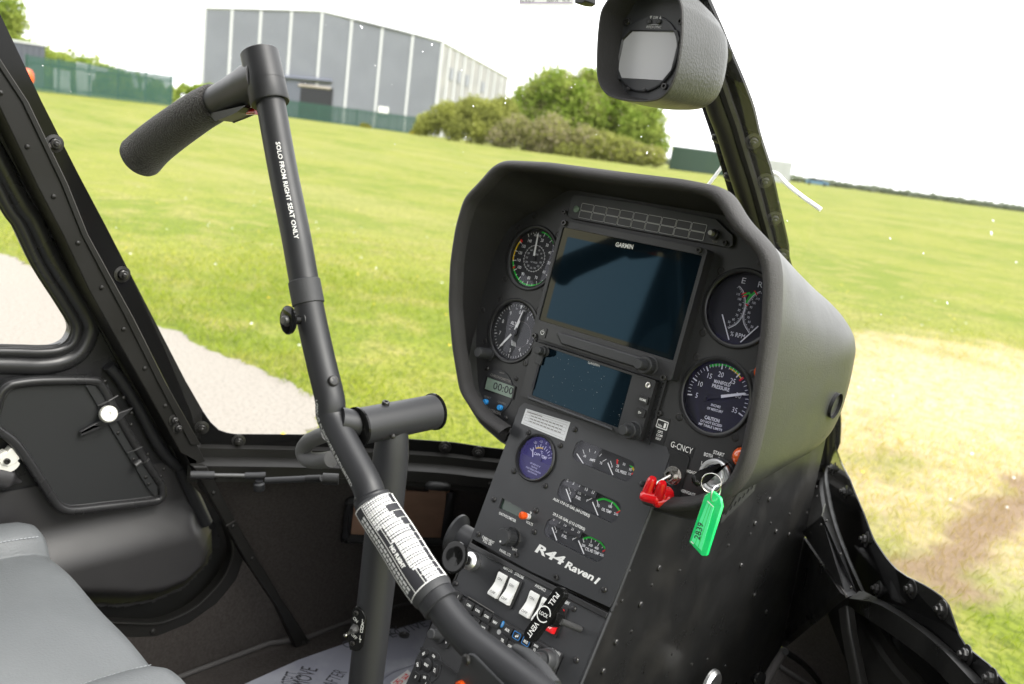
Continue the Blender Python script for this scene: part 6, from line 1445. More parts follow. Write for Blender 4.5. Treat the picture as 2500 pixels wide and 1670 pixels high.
# compass card at the top edge
t = thing('compass_card', 'white compass correction card with purple border hanging at the top edge of the picture', 'card', hit(z2(1400, 0), Y=.8))
FK = Frame((0, .8, 0), (1, 0, 0), (0, 0, 1)); kc = [FK.uv(z2(*q)) for q in ((1222, 32), (1560, 32), (1558, -160), (1215, -160))]
MB().prism(FK, kc, -.001, 0).build('card', 'white', t); p = MB(); p.line(FK, [FK.uv(z2(1226, 18)), FK.uv(z2(1556, 18)), FK.uv(z2(1553, -150))], .0005, .0004, 1); p.line(FK, [FK.uv(z2(1226, 18)), FK.uv(z2(1222, -150))], .0005, .0004, 1)
ptext(p, FK, z2, 'RADIOS ON', (1395, 12), (1465, 12), .0030, .0006, 0, .0); ptext(p, FK, z2, 'Due 30-Apr-25', (1228, 12), (1315, 12), .0024, .0006, 0, .0); ptext(p, FK, z2, 'PAI-700', (1495, 11), (1540, 11), .0024, .0006, 0, .0); p.build('printing', ['darkprint', 'purple'], t, smooth=0)
MB().prism(FK, [FK.uv(z2(*q)) for q in ((1572, -40), (1640, -40), (1640, 5), (1615, 22), (1572, 20))], -.02, 0).build('clip', 'seal', t, bevel=.001)

# ================================================================== seat
t = thing('seat', 'grey blue leather copilot seat cushion with stitched bolsters at the lower left', 'seat', (-.93, .1, -.75))
prof = [(-1.196, -.72), (-1.195, -.62), (-1.188, -.585), (-1.172, -.566), (-1.150, -.562), (-1.132, -.570), (-1.122, -.584), (-1.118, -.591), (-1.112, -.590), (-1.095, -.588), (-1.04, -.586), (-.96, -.585), (-.88, -.587), (-.835, -.591), (-.822, -.594), (-.816, -.5965), (-.810, -.593), (-.800, -.583), (-.775, -.574), (-.74, -.574), (-.705, -.585), (-.685, -.61), (-.68, -.68), (-.68, -.75)]
pf = spline([Vector((p[0], 0, p[1])) for p in prof], 4)
sl2 = [(-.35, 0, 0), (.0, 0, 0), (.20, 0, 0), (.30, 0, 0), (.345, .0, .000), (.375, 0, .002), (.395, 0, .006), (.408, 0, .013), (.4145, 0, .024), (.416, 0, .038), (.414, 0, .06), (.405, 0, .12), (.40, 0, .2)]
rows = []
for (yy, _, dz) in sl2:
    row = []
    for p_ in pf:
        edge_ = max(0, (abs(p_.x + .935) - .20) / .06); edge_ = min(1.3, edge_)
        y_ = yy - (.018 * edge_ ** 2 if yy > .3 else 0)
        row.append(Vector((p_.x, y_, p_.z - dz + .0022 * math.sin(p_.x * 19 + y_ * 23) + .0015 * math.sin(p_.x * 41 - y_ * 31))))
    rows.append(row)
MB().loft(rows, closed=False).build('cushion', 'leather', t, smooth=80)
MB().box(Frame((-.9, 0, -.76), (1, 0, 0), (0, 1, 0)), -.27, .22, -.3, .38, -.14, 0).build('seat_base', 'door_plastic', t)
for xs in (-1.128, -.806):
    b = MB(); yv = -.1
    while yv < .40:
        zz_ = min(pf, key=lambda p_: abs(p_.x - xs)).z; zz_ -= .006 * max(0, (yv - .34) / .06) ** 2
        b.tube([Vector((xs, yv, zz_ + .0012 + .0022 * math.sin(xs * 19 + yv * 23) + .0015 * math.sin(xs * 41 - yv * 31))), Vector((xs, yv + .0032, zz_ + .0012 + .0022 * math.sin(xs * 19 + yv * 23) + .0015 * math.sin(xs * 41 - yv * 31)))], .0006, 5); yv += .0048
    b.build('stitching', 'stitch', t)
# yaw string on the windscreen
ys = [hit(z3(*q), Y=1.20) for q in ((335, 1180), (370, 1135), (400, 1095), (430, 1055))]; ys2 = spline([hit(z3(*q), Y=1.2) for q in ((700, 1085), (740, 1097), (785, 1115), (830, 1165), (870, 1200), (950, 1262), (1005, 1300), (1055, 1335))], 5)
t = thing('yaw_string', 'white woollen yaw string lying in a V across the outside of the windscreen', 'yaw string', ys[-1])
MB().tube(spline(ys, 4), .0028, 8).build('strand', 'yarn', t); MB().tube(ys2, .0032, 8).build('strand', 'yarn', t)
# ================================================================== outside
rng = np.random.default_rng(5)
def smo(a, b, x): t = np.clip((x - a) / (b - a), 0, 1); return t * t * (3 - 2 * t)
def gz(x, y):
    r = np.hypot(x, y); return GZ + .90 * smo(22, 75, r) + .03 * np.sin(x * .31 + 1) * np.sin(y * .27) * smo(6, 20, r)
def far(vx, vy, d):
    q = ray(vx / V_, vy / V_); return q * (d / math.hypot(q.x, q.y))
def grass_group():
    g = bpy.data.node_groups.new('grass_colour', 'ShaderNodeTree')
    g.interface.new_socket('Color', in_out='OUTPUT', socket_type='NodeSocketColor')
    out = g.nodes.new('NodeGroupOutput'); geo = g.nodes.new('ShaderNodeNewGeometry'); L = g.links.new
    def noise(sc, det=4, stretch=None):
        t = g.nodes.new('ShaderNodeTexNoise'); t.inputs['Scale'].default_value = sc; t.inputs['Detail'].default_value = det
        if stretch:
            mp = g.nodes.new('ShaderNodeMapping'); mp.inputs['Scale'].default_value = stretch; L(geo.outputs['Position'], mp.inputs['Vector']); L(mp.outputs[0], t.inputs['Vector'])
        else: L(geo.outputs['Position'], t.inputs['Vector'])
        return t.outputs[0]
    def rng_(s, a, b, c=0, d=1):
        r = g.nodes.new('ShaderNodeMapRange'); r.interpolation_type = 'SMOOTHSTEP'; r.inputs[1].default_value = a; r.inputs[2].default_value = b; r.inputs[3].default_value = c; r.inputs[4].default_value = d; L(s, r.inputs[0]); return r.outputs[0]
    def mix(f, a, b):
        m = g.nodes.new('ShaderNodeMix'); m.data_type = 'RGBA'
        if isinstance(f, float): m.inputs[0].default_value = f
        else: L(f, m.inputs[0])
        for k, s in ((6, a), (7, b)):
            if isinstance(s, tuple): m.inputs[k].default_value = (*s, 1)
            else: L(s, m.inputs[k])
        return m.outputs[2]
    def math_(op, a, b):
        m = g.nodes.new('ShaderNodeMath'); m.operation = op; m.use_clamp = False
        for k, s in ((0, a), (1, b)):
            if isinstance(s, (int, float)): m.inputs[k].default_value = s
            else: L(s, m.inputs[k])
        return m.outputs[0]
    c = mix(rng_(noise(.35, 5), .35, .65), (.150, .185, .020), (.225, .232, .040))
    c = mix(rng_(noise(2.2, 5), .45, .70), c, (.25, .235, .065))
    c = mix(rng_(noise(6, 3), .50, .75, 0, .45), c, (.095, .138, .012))
    c = mix(rng_(noise(1.0, 4, (.05, .35, 1)), .50, .70, 0, .5), c, (.27, .25, .085))
    c = mix(rng_(noise(32, 6), .42, .62, 0, .65), c, (.060, .085, .010))
    # the scorched patch ahead of the right windscreen
    sp = g.nodes.new('ShaderNodeSeparateXYZ'); L(geo.outputs['Position'], sp.inputs[0])
    def blob(cx_, cy_, rx, ry, soft=.6):
        dx = math_('DIVIDE', math_('SUBTRACT', sp.outputs[0], cx_), rx); dy = math_('DIVIDE', math_('SUBTRACT', sp.outputs[1], cy_), ry)
        d = math_('ADD', math_('MULTIPLY', dx, dx), math_('MULTIPLY', dy, dy)); d = math_('ADD', d, math_('MULTIPLY', math_('SUBTRACT', noise(1.6, 6), .5), 2.6))
        return rng_(d, 1 + soft, .25, 0, 1)
    dry = mix(rng_(noise(11, 6), .38, .72), (.43, .335, .235), (.30, .25, .13))
    c = mix(math_('MULTIPLY', blob(-1.9, 7.2, 1.7, 3.0), .92), c, dry)
    c = mix(math_('MULTIPLY', blob(-.9, 4.3, .75, .75), .6), c, dry)
    tr = math_('ABSOLUTE', math_('ADD', math_('SUBTRACT', sp.outputs[0], -.78), math_('MULTIPLY', math_('SUBTRACT', noise(3, 5), .5), .5)), 0)
    c = mix(math_('MULTIPLY', math_('MULTIPLY', rng_(tr, .20, .05, 0, .92), rng_(sp.outputs[1], 3.2, 3.6)), rng_(sp.outputs[1], 6.2, 5.2)), c, (.20, .14, .095))
    L(c, out.inputs[0]); return g
GG = grass_group()
def gmat(name, gain, rough=.9, transl=0):
    m = bpy.data.materials.new(name); m.use_nodes = True; n = m.node_tree; b = n.nodes['Principled BSDF']; b.inputs['Roughness'].default_value = rough; b.inputs['Specular IOR Level'].default_value = .15
    gn = n.nodes.new('ShaderNodeGroup'); gn.node_tree = GG
    mx = n.nodes.new('ShaderNodeMix'); mx.data_type = 'RGBA'; mx.blend_type = 'MULTIPLY'; mx.inputs[0].default_value = 1; mx.inputs[7].default_value = (*gain, 1)
    n.links.new(gn.outputs[0], mx.inputs[6]); n.links.new(mx.outputs[2], b.inputs['Base Color'])
    if transl:
        t = n.nodes.new('ShaderNodeBsdfTranslucent'); n.links.new(mx.outputs[2], t.inputs[0]); ms = n.nodes.new('ShaderNodeMixShader'); ms.inputs[0].default_value = transl
        n.links.new(b.outputs[0], ms.inputs[1]); n.links.new(t.outputs[0], ms.inputs[2]); n.links.new(ms.outputs[0], n.nodes['Material Output'].inputs[0])
    MT[name] = m
gmat('ground_grass', (1.08, 1.08, 1.08)); _gn = MT['ground_grass'].node_tree; _gg = _gn.nodes.new('ShaderNodeNewGeometry'); _gt = _gn.nodes.new('ShaderNodeTexNoise'); _gt.inputs['Scale'].default_value = 30; _gt.inputs['Detail'].default_value = 5; _gb = _gn.nodes.new('ShaderNodeBump'); _gb.inputs['Strength'].default_value = .6; _gb.inputs['Distance'].default_value = .03; _gn.links.new(_gg.outputs['Position'], _gt.inputs['Vector']); _gn.links.new(_gt.outputs[0], _gb.inputs['Height']); _gn.links.new(_gb.outputs[0], _gn.nodes['Principled BSDF'].inputs['Normal']); gmat('blades', (1.75, 1.85, 1.3), .8, .45)
for nm_ in ('blades',):
    continue; n = MT[nm_].node_tree; c_ = n.nodes.new('ShaderNodeCombineXYZ'); c_.inputs[2].default_value = 1; n.links.new(c_.outputs[0], n.nodes['Principled BSDF'].inputs['Normal'])
mat('concrete', (.27, .245, .212), .9, bump=(70, .6, .01), noise=(55, (.19, .172, .148), .46, .68))
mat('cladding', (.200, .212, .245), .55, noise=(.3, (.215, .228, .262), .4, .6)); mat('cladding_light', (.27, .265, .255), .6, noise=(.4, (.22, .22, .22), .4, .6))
mat('white_trim', (.50, .51, .53), .5); mat('dark_open', (.012, .013, .018), .7); mat('shutter', (.10, .11, .14), .6)
mat('fence_green', (.016, .070, .052), .5); mat('shed_grey', (.075, .082, .105), .6); mat('container_green', (.022, .055, .038), .5); mat('pale_grey', (.42, .43, .45), .6)
mat('car_blue', (.10, .20, .30), .3); mat('tyre', (.02, .02, .02), .8); mat('bark', (.10, .075, .055), .9, noise=(6, (.16, .12, .09), .4, .6)); mat('stone', (.40, .36, .32), .9)
def leafmat(name, a, b_, dry=None):
    mat(name, a, .75, noise=(.55, b_, .38, .62), spec=.2); m = MT[name]; n = m.node_tree; b = n.nodes['Principled BSDF']
    t = n.nodes.new('ShaderNodeBsdfTranslucent'); src = b.inputs['Base Color'].links[0].from_socket; n.links.new(src, t.inputs[0]); ms = n.nodes.new('ShaderNodeMixShader'); ms.inputs[0].default_value = .4
    n.links.new(b.outputs[0], ms.inputs[1]); n.links.new(t.outputs[0], ms.inputs[2]); n.links.new(ms.outputs[0], n.nodes['Material Output'].inputs[0])
leafmat('leaf_green', (.20, .29, .035), (.32, .38, .08)); leafmat('leaf_olive', (.23, .25, .055), (.33, .35, .08)); leafmat('leaf_pale', (.27, .25, .12), (.36, .32, .20)); leafmat('leaf_hazy', (.26, .30, .22), (.33, .36, .28)); leafmat('leaf_yellow', (.30, .26, .02), (.16, .18, .03))  # far hedge leaves: distance haze is put into their pale colour
# ground
NA, rad_ = 240, np.concatenate([[0.0], np.geomspace(.6, 900, 90)])
vs = []; fs = []
for r_ in rad_:
    a = np.linspace(0, 2 * np.pi, NA, endpoint=False); x = r_ * np.cos(a); y = r_ * np.sin(a); z = gz(x, y); vs += list(zip(x.tolist(), y.tolist(), z.tolist()))
for j in range(len(rad_) - 1):
    for i in range(NA): k = (i + 1) % NA; fs.append((j * NA + i, j * NA + k, (j + 1) * NA + k, (j + 1) * NA + i)[::-1])
o = MB().add(vs, [f for f in fs]).build('ground', 'ground_grass', smooth=60); o['kind'] = 'structure'; o['label'] = 'mown airfield grass with scorched patches'
for p_ in o.data.polygons: pass
PATH = [(-16, 2.40), (-12, 2.47), (-8, 2.53), (-7.4, 2.58), (-6.4, 2.60), (-5.4, 2.635), (-4.9, 2.64), (-4.4, 2.67), (-3.95, 2.71), (-3.6, 2.66), (-3.3, 2.45), (-3.15, 2.1), (-3.1, 1.2), (-3.1, -4), (-16, -4)]
edge_ = []
for a_, b_ in zip(PATH[:12], PATH[1:13]):
    L_ = math.hypot(b_[0] - a_[0], b_[1] - a_[1]); k_ = max(1, int(L_ / (.04 if a_[0] > -8.5 else .5)))
    for i in range(k_): t_ = i / k_; edge_.append((a_[0] + (b_[0] - a_[0]) * t_ + random.uniform(-.012, .012), a_[1] + (b_[1] - a_[1]) * t_ + random.gauss(0, .018) + .02 * math.sin(edge_.__len__() * .37)))
o = MB().prism(Frame((0, 0, GZ), (1, 0, 0), (0, 1, 0)), edge_ + PATH[12:], -.02, .012).build('path', 'concrete'); o['kind'] = 'structure'; o['label'] = 'pale concrete path beside the grass'
# grass blades
def in_path(x, y): return (x < -3.1) & (y < 2.575 + .09 * np.clip((x + 8) / 4, 0, 1) + .02 * np.sin(x * 7) + .015 * np.sin(x * 19))
def blades(n, r0, r1, h, w, name, a0=-25, a1=97):
    u = rng.random(n); r = np.sqrt(r0 ** 2 + u * (r1 ** 2 - r0 ** 2)); az = np.radians(rng.uniform(a0, a1, n)); x = -r * np.sin(az); y = r * np.cos(az)
    dens = np.sin(x * 2.1 + 3 * np.sin(y * .7)) * np.sin(y * 1.7 + 2 * np.sin(x * .9)); keep = ~in_path(x, y) & (rng.random(n) < (.75 + .25 * dens) * np.clip((12 - r) / 7, 0, 1))
    edge = (np.abs(y - 2.75) < .35) & (x < -3); x, y = x[keep], y[keep]; edge = edge[keep]; n = len(x); z = gz(x, y)
    sc = (h * rng.uniform(.45, 1.25, n)) * np.where(edge, 1.5, 1) * (1 + .35 * np.sin(x * 1.3 + 1) * np.sin(y * 1.1)); an = rng.uniform(0, 2 * np.pi, n); ww = w * rng.uniform(.6, 1.3, n); ln = rng.uniform(.1, .9, n) * sc; la = rng.uniform(0, 2 * np.pi, n)
    bx, by = np.cos(an) * ww, np.sin(an) * ww
    V = np.zeros((n, 4, 3)); V[:, 0] = np.stack([x - bx, y - by, z], 1); V[:, 1] = np.stack([x + bx, y + by, z], 1)
    mx, my = x + np.cos(la) * ln * .35, y + np.sin(la) * ln * .35
    V[:, 2] = np.stack([mx + bx * .7, my + by * .7, z + sc * .6], 1); V[:, 3] = np.stack([x + np.cos(la) * ln, y + np.sin(la) * ln, z + sc], 1)
    me = bpy.data.meshes.new(name); me.vertices.add(n * 4); me.vertices.foreach_set('co', V.reshape(-1)); me.loops.add(n * 6); me.polygons.add(n * 2)
    idx = (np.arange(n)[:, None] * 4 + np.array([0, 1, 2, 0, 2, 3])[None]).reshape(-1); me.loops.foreach_set('vertex_index', idx.astype(np.int32)); me.polygons.foreach_set('loop_start', (np.arange(n * 2) * 3).astype(np.int32)); me.update(calc_edges=True); me.validate()
    me.materials.append(MT['blades']); o = bpy.data.objects.new(name, me); COL.objects.link(o); o['kind'] = 'stuff'; o['label'] = 'short mown grass blades'; o['category'] = 'grass'
blades(300000, 2.3, 12, .042, .0013, 'grass')
# daisies and dandelions
b = MB()
for i in range(260):
    r_ = random.uniform(3.2, 16); az = R(random.uniform(-15, 70)); x, y = -r_ * math.sin(az), r_ * math.cos(az)
    if x < -3.1 and y < 2.8: continue
    z = float(gz(x, y)) + random.uniform(.05, .10); s_ = random.uniform(.006, .012); n_ = 6
    b.add([(x + s_ * math.cos(k * 1.047), y + s_ * math.sin(k * 1.047), z) for k in range(n_)] + [(x, y, z + s_ * .7)], [(k, (k + 1) % n_, n_) for k in range(n_)], 0 if random.random() < .55 else 1)
o = b.build('wild_flowers', ['white', 'yellow'], smooth=0); o['kind'] = 'stuff'; o['label'] = 'scattered daisies and dandelions'; o['category'] = 'flowers'
# ---- foliage
def leaves(name, blobs, n, size, m, parent, flat=.85, holes=.12, seed=0):
    rg = np.random.default_rng(seed + 11); tot = sum(r ** 2 for _, r in blobs); P = []
    for c, r in blobs:
        k = int(n * r * r / tot); d = rg.normal(size=(k, 3)); d /= np.linalg.norm(d, axis=1)[:, None]; rr = r * (rg.random(k) ** .42) * (1 + .16 * np.sin(d[:, 0] * 7 + seed) * np.sin(d[:, 2] * 9) + .1 * np.sin(d[:, 1] * 13))
        q = d * rr[:, None]; q[:, 2] *= flat; q += np.array(c); cell = np.sin(q[:, 0] * 2.9 + seed) * np.sin(q[:, 1] * 3.1) * np.sin(q[:, 2] * 3.3 + 2); q = q[cell > -1 + holes * 1.6 * rg.random(len(q))]; P.append(q)
    P = np.concatenate(P); g = gz(P[:, 0], P[:, 1]); P = P[P[:, 2] > g]; k = len(P)
    a = rg.normal(size=(k, 3)); a /= np.linalg.norm(a, axis=1)[:, None]; b = np.cross(a, rg.normal(size=(k, 3))); b /= np.linalg.norm(b, axis=1)[:, None]; s = size * rg.uniform(.5, 1.4, k)[:, None]
    V = np.stack([P - a * s, P + b * s * .55, P + a * s, P - b * s * .55], 1)
    me = bpy.data.meshes.new(name); me.vertices.add(k * 4); me.vertices.foreach_set('co', V.reshape(-1)); me.loops.add(k * 4); me.polygons.add(k); me.loops.foreach_set('vertex_index', np.arange(k * 4, dtype=np.int32)); me.polygons.foreach_set('loop_start', (np.arange(k) * 4).astype(np.int32)); me.update(calc_edges=True)
    me.materials.append(MT[m]); o = bpy.data.objects.new(name, me); COL.objects.link(o)
    if parent: o.parent = parent; o.matrix_parent_inverse = PW(parent).inverted()
    return o
def tree(name, label, cat, d, blobs, n, size, m, group=None, seed=1, trunk=.18, extra=None):
    Bl = [(tuple(far(x, y, d + dd)), r * 1.12 * d / 1998) for x, y, r, dd in blobs]; cx_ = sum(b[0][0] * b[1] for b in Bl) / sum(b[1] for b in Bl); cy_ = sum(b[0][1] * b[1] for b in Bl) / sum(b[1] for b in Bl); z0 = float(gz(cx_, cy_))
    t = thing(name, label, cat, (cx_, cy_, z0), group); base = Vector((cx_, cy_, z0 - .1)); topz = max(b[0][2] for b in Bl); fork = Vector((cx_, cy_, z0 + (topz - z0) * .35))
    MB().tube([base, base.lerp(fork, .5) + Vector((.08, .05, 0)), fork], [trunk, trunk * .8, trunk * .65], 10).build('trunk', 'bark', t)
    lb_ = MB()
    for c, r in Bl: c = Vector(c); lb_.tube([fork, fork.lerp(c, .5) + Vector((0, 0, .15)), c], [trunk * .5, trunk * .3, trunk * .08], 7)
    lb_.build('limbs', 'bark', t); leaves('crown', Bl, n, size, m, t, seed=seed)
    if extra: leaves('blossom', Bl, int(n * extra[1]), size * .8, extra[0], t, seed=seed + 5)
    return t
tree('tree', 'tall bright green leafy tree, the highest crown, between the warehouse and the display pod', 'tree', 92, [(1270, 202, 50, 0), (1230, 235, 50, 1), (1315, 228, 54, 1), (1195, 265, 46, 0), (1290, 285, 60, 0), (1245, 310, 50, -1), (1345, 250, 46, 0), (1165, 262, 30, 0)], 26000, .19, 'leaf_green', seed=2, extra=('leaf_pale', .14))
tree('tree', 'light green tree partly hidden behind the hooded attitude display', 'tree', 95, [(1395, 210, 50, 0), (1355, 250, 50, 0), (1435, 255, 54, 0), (1385, 300, 56, 0), (1348, 178, 24, 0), (1440, 310, 46, 0)], 22000, .19, 'leaf_green', seed=4, extra=('leaf_pale', .10))
tree('tree', 'thinning green tree at the right end of the thicket beside the dark container', 'tree', 90, [(1475, 292, 46, 0), (1498, 330, 34, 0), (1455, 335, 42, 0), (1488, 258, 28, 0)], 11000, .17, 'leaf_green', seed=6)
tree('bush', 'low olive brown bush in front of the warehouse corner', 'bush', 86, [(985, 283, 28, 0), (1025, 266, 34, 0), (1065, 262, 34, 1), (1105, 265, 36, 0), (1140, 280, 38, 0), (1045, 295, 28, -1), (1100, 302, 30, -1), (965, 295, 16, 0), (1150, 255, 34, 1), (1085, 245, 26, 1)], 22000, .15, 'leaf_olive', seed=8, trunk=.09)
tree('bush', 'pale blossoming scrub at the foot of the tall green tree', 'bush', 84, [(1185, 300, 36, 0), (1225, 315, 34, 0), (1265, 300, 38, 0), (1300, 325, 34, 0), (1340, 320, 32, 0), (1240, 342, 26, 0), (1150, 315, 28, 0)], 13000, .14, 'leaf_pale', seed=9, trunk=.08, extra=('leaf_olive', .9))
tree('bush', 'brownish tangled bush below the attitude display', 'bush', 83, [(1385, 335, 34, 0), (1425, 345, 32, 0), (1465, 355, 28, 0), (1345, 350, 24, 0), (1500, 358, 24, 0), (1300, 350, 26, 0)], 13000, .14, 'leaf_olive', seed=10, trunk=.08, extra=('leaf_pale', .25))
tree('tree', 'pale green tree at the far left edge of the view', 'tree', 90, [(8, 20, 36, 0), (35, 55, 22, 0), (-15, 70, 40, 0), (15, 85, 25, 0)], 5000, .18, 'leaf_green', seed=12)
for i, (x, y, r_, d, lab) in enumerate(((835, 290, 9, 130, 'small yellow flowering bush at the foot of the green fence before the warehouse'), (948, 308, 10, 120, 'small round yellow green bush just left of the thicket'))):
    tree('bush', lab, 'bush', d, [(x, y, r_, 0), (x + 8, y + 1, r_ * .7, 0)], 700, .14, 'leaf_yellow', seed=20 + i, trunk=.05)
# hillside scrub beyond the left fence
bl2 = [(tuple(far(x, y, 105)), r_ * 105 / 1998) for x, y, r_ in ((95, 155, 48), (150, 168, 50), (205, 178, 46), (255, 190, 40), (305, 198, 32), (350, 206, 26), (395, 216, 18), (60, 130, 40), (20, 120, 40), (425, 205, 14), (455, 208, 16), (480, 205, 14))]
o = leaves('hillside_scrub', bl2, 17000, .24, 'leaf_green', None, seed=31); o['kind'] = 'stuff'; o['label'] = 'green scrub on the bank behind the left fence'; o['category'] = 'scrub'
hb = []
for i in range(170):
    x = 1500 + i * 6 + random.uniform(-5, 5); hy = 480 - .135 * (2347 - x); hb.append((tuple(far(x, hy + 2 - random.uniform(0, 3), 300)), random.uniform(6, 10) * .15))
o = leaves('far_hedge', hb, 42000, .34, 'leaf_hazy', None, seed=33); o['kind'] = 'stuff'; o['label'] = 'distant haze-paled hedge line along the horizon'; o['category'] = 'hedge'
# ---- warehouse
d0 = 150
tops = [(470, 20, 152), (532.5, 21.5, 151.5), (599, 23, 151), (669, 25, 150.5), (739, 27.5, 150), (807, 44, 150), (877, 61, 150), (947, 79, 150), (1015, 97, 150)]
TP_ = [far(*q) for q in tops]; wh = thing('warehouse', 'large grey clad warehouse with white strips and an open dark doorway beyond the field', 'warehouse', (TP_[4].x, TP_[4].y, float(gz(TP_[4].x, TP_[4].y))))
bz = -1.0
def vwall(A, B_, zb, name, m, th=.25, out=0.0, parent=wh):
    d = Vector((B_.x - A.x, B_.y - A.y, 0)).normalized(); n = Vector((d.y, -d.x, 0)); 
    if n.dot(Vector((-A.x, -A.y, 0))) < 0: n = -n
    a0 = A + n * out; b0 = B_ + n * out; b = MB(); q = [Vector((a0.x, a0.y, zb)), Vector((b0.x, b0.y, zb)), b0, a0]; b.add(q + [p - n * th for p in q], [(0, 1, 2, 3), (7, 6, 5, 4), (0, 4, 5, 1), (1, 5, 6, 2), (2, 6, 7, 3), (3, 7, 4, 0)]); return b.build(name, m, parent, smooth=0)
dl, dr_ = far(690, 190, 150), far(764, 199, 150); dzt = far(727, 195, 150).z
for i in range(8):
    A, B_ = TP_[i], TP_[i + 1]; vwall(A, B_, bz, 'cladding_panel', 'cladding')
    if True:
        e = (B_ - A).normalized(); n_ = Vector((e.y, -e.x, 0)); n_ = n_ if n_.dot(-A) > 0 else -n_
        rb = MB(); k_ = 14
        for j in range(1, k_):
            p_ = A.lerp(B_, j / k_); rb.add([Vector((p_.x - e.x * .05, p_.y - e.y * .05, bz)) + n_ * .02, Vector((p_.x + e.x * .05, p_.y + e.y * .05, bz)) + n_ * .02, p_ + e * .05 + n_ * .02, p_ - e * .05 + n_ * .02] + [Vector((p_.x, p_.y, bz)) + n_ * .09, p_ + n_ * .09], [(0, 4, 5, 3), (4, 1, 2, 5)])
        rb.build('cladding_ribs', 'cladding', wh, smooth=0)
for i, q in enumerate(TP_):
    e = ((TP_[min(i + 1, 8)] - TP_[max(i - 1, 0)])); e.z = 0; e.normalize(); w_ = .42 if 0 < i < 8 else .5
    A, B_ = q - e * w_ / 2, q + e * w_ / 2; vwall(A, B_, bz, 'white_strip', 'white_trim', .2, .12)
for i in range(8): 
    A, B_ = TP_[i], TP_[i + 1]; MB().tube([A + Vector((0, 0, .1)), B_ + Vector((0, 0, .1))], .22, 4).build('roof_edge', 'white_trim', wh, smooth=0)
SF = [TP_[8].lerp(far(1165, 178, 212), t) for t in (0, .08, .17, .27, .38, .50, .62, .74, .87, 1)]
for i in range(9):
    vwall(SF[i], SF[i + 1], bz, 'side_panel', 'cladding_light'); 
    if i: e = (SF[1] - SF[0]); e.z = 0; e.normalize(); vwall(SF[i] - e * .4, SF[i] + e * .4, bz, 'white_strip', 'white_trim', .2, .12)
MB().tube([SF[0], SF[-1]], .30, 4).build('roof_edge', 'white_trim', wh, smooth=0)
for k in (1, 2, 3, 5):
    a, b_ = SF[k], SF[k + 1]; A = a.lerp(b_, .3) - Vector((0, 0, 3.3)); B2 = a.lerp(b_, .65) - Vector((0, 0, 3.3)); vwall(A, B2, A.z - 2.0, 'window', 'cladding', .1, .16)
bkL = far(480, 60, 215); bk = [TP_[0], TP_[4], TP_[8], SF[-1], Vector((SF[-1].x + TP_[4].x - TP_[8].x, SF[-1].y + TP_[4].y - TP_[8].y, TP_[4].z)), Vector((SF[-1].x + TP_[0].x - TP_[8].x, SF[-1].y + TP_[0].y - TP_[8].y, TP_[0].z))]
MB().add(bk, [(0, 1, 4, 5), (1, 2, 3, 4)]).build('roof', 'shed_grey', wh, smooth=0)
vwall(Vector((dl.x, dl.y, dzt)), Vector((dr_.x, dr_.y, dzt - .2)), bz, 'open_doorway', 'dark_open', .1, .30)  # flat dark sheet on the wall; the doorway's inner shade is its colour
vwall(Vector((*far(655, 180, 150).xy, far(655, 178, 150).z)), Vector((*dl.xy, far(690, 183, 150).z)), bz, 'shutter', 'shutter', .1, .28)
fr0, fr1 = far(655, 178, 150), far(768, 188, 150); MB().tube([fr0 + Vector((0, -.6, 0)), fr1 + Vector((0, -.6, 0))], .35, 4).build('door_lintel', 'shutter', wh, smooth=0)
A, B_ = far(868, 243, 150), far(891, 246, 150); vwall(A, Vector((B_.x, B_.y, A.z)), A.z - 1.1, 'notice_board', 'white', .1, .3)
A, B_ = far(690, 196, 150), far(764, 204, 150); MB().tube([A + Vector((0, -.5, 0)), B_ + Vector((0, -.5, 0))], .22, 4).build('door_header', 'stone', wh, smooth=0)
# ---- fences of green palisade
def fence(label, p0, p1, d0, d1, hgt, npale, nposts, name='palisade_fence'):
    A, B_ = far(*p0, d0), far(*p1, d1); A.z = float(gz(A.x, A.y)) - .1; B_.z = float(gz(B_.x, B_.y)) - .1; t = thing(name, label, 'fence', A); e = (B_ - A); en = e.copy(); en.z = 0; en.normalize(); n_ = Vector((en.y, -en.x, 0))
    b = MB()
    for i in range(npale):
        p_ = A.lerp(B_, (i + .5) / npale); w_ = e.length / npale * .34; h_ = hgt * (1 if i % 9 else 1.02); vs_ = []
        for o_ in (0, .03): vs_ += [p_ - en * w_ + n_ * o_, p_ + en * w_ + n_ * o_, p_ + en * w_ + n_ * o_ + Vector((0, 0, h_ - .15)), p_ + n_ * o_ + Vector((0, 0, h_)), p_ - en * w_ + n_ * o_ + Vector((0, 0, h_ - .15))]
        b.add(vs_, [(0, 1, 2, 3, 4), (9, 8, 7, 6, 5), (0, 4, 9, 5), (1, 6, 7, 2)])
    o = b.build('pales', 'fence_green', t, smooth=0); o['kind'] = 'stuff'
    for z_ in (.35, hgt - .45): MB().tube([A + Vector((0, 0, z_)) - n_ * .05, B_ + Vector((0, 0, z_)) - n_ * .05], .05, 4).build('rail', 'fence_green', t, smooth=0)
    for i in range(nposts + 1):
        p_ = A.lerp(B_, i / nposts); MB().box(Frame(p_ - n_ * .12, en, (0, 0, 1)), -.045, .045, 0, hgt, -.05, .05).build('post', 'fence_green', t)
    return t
fence('green palisade fence standing beyond the field at the left', (62, 215), (394, 245), 64, 70, 2.25, 85, 5); fence('low far green palisade fence running in front of the warehouse', (640, 262), (950, 305), 136, 130, 2.6, 110, 7)
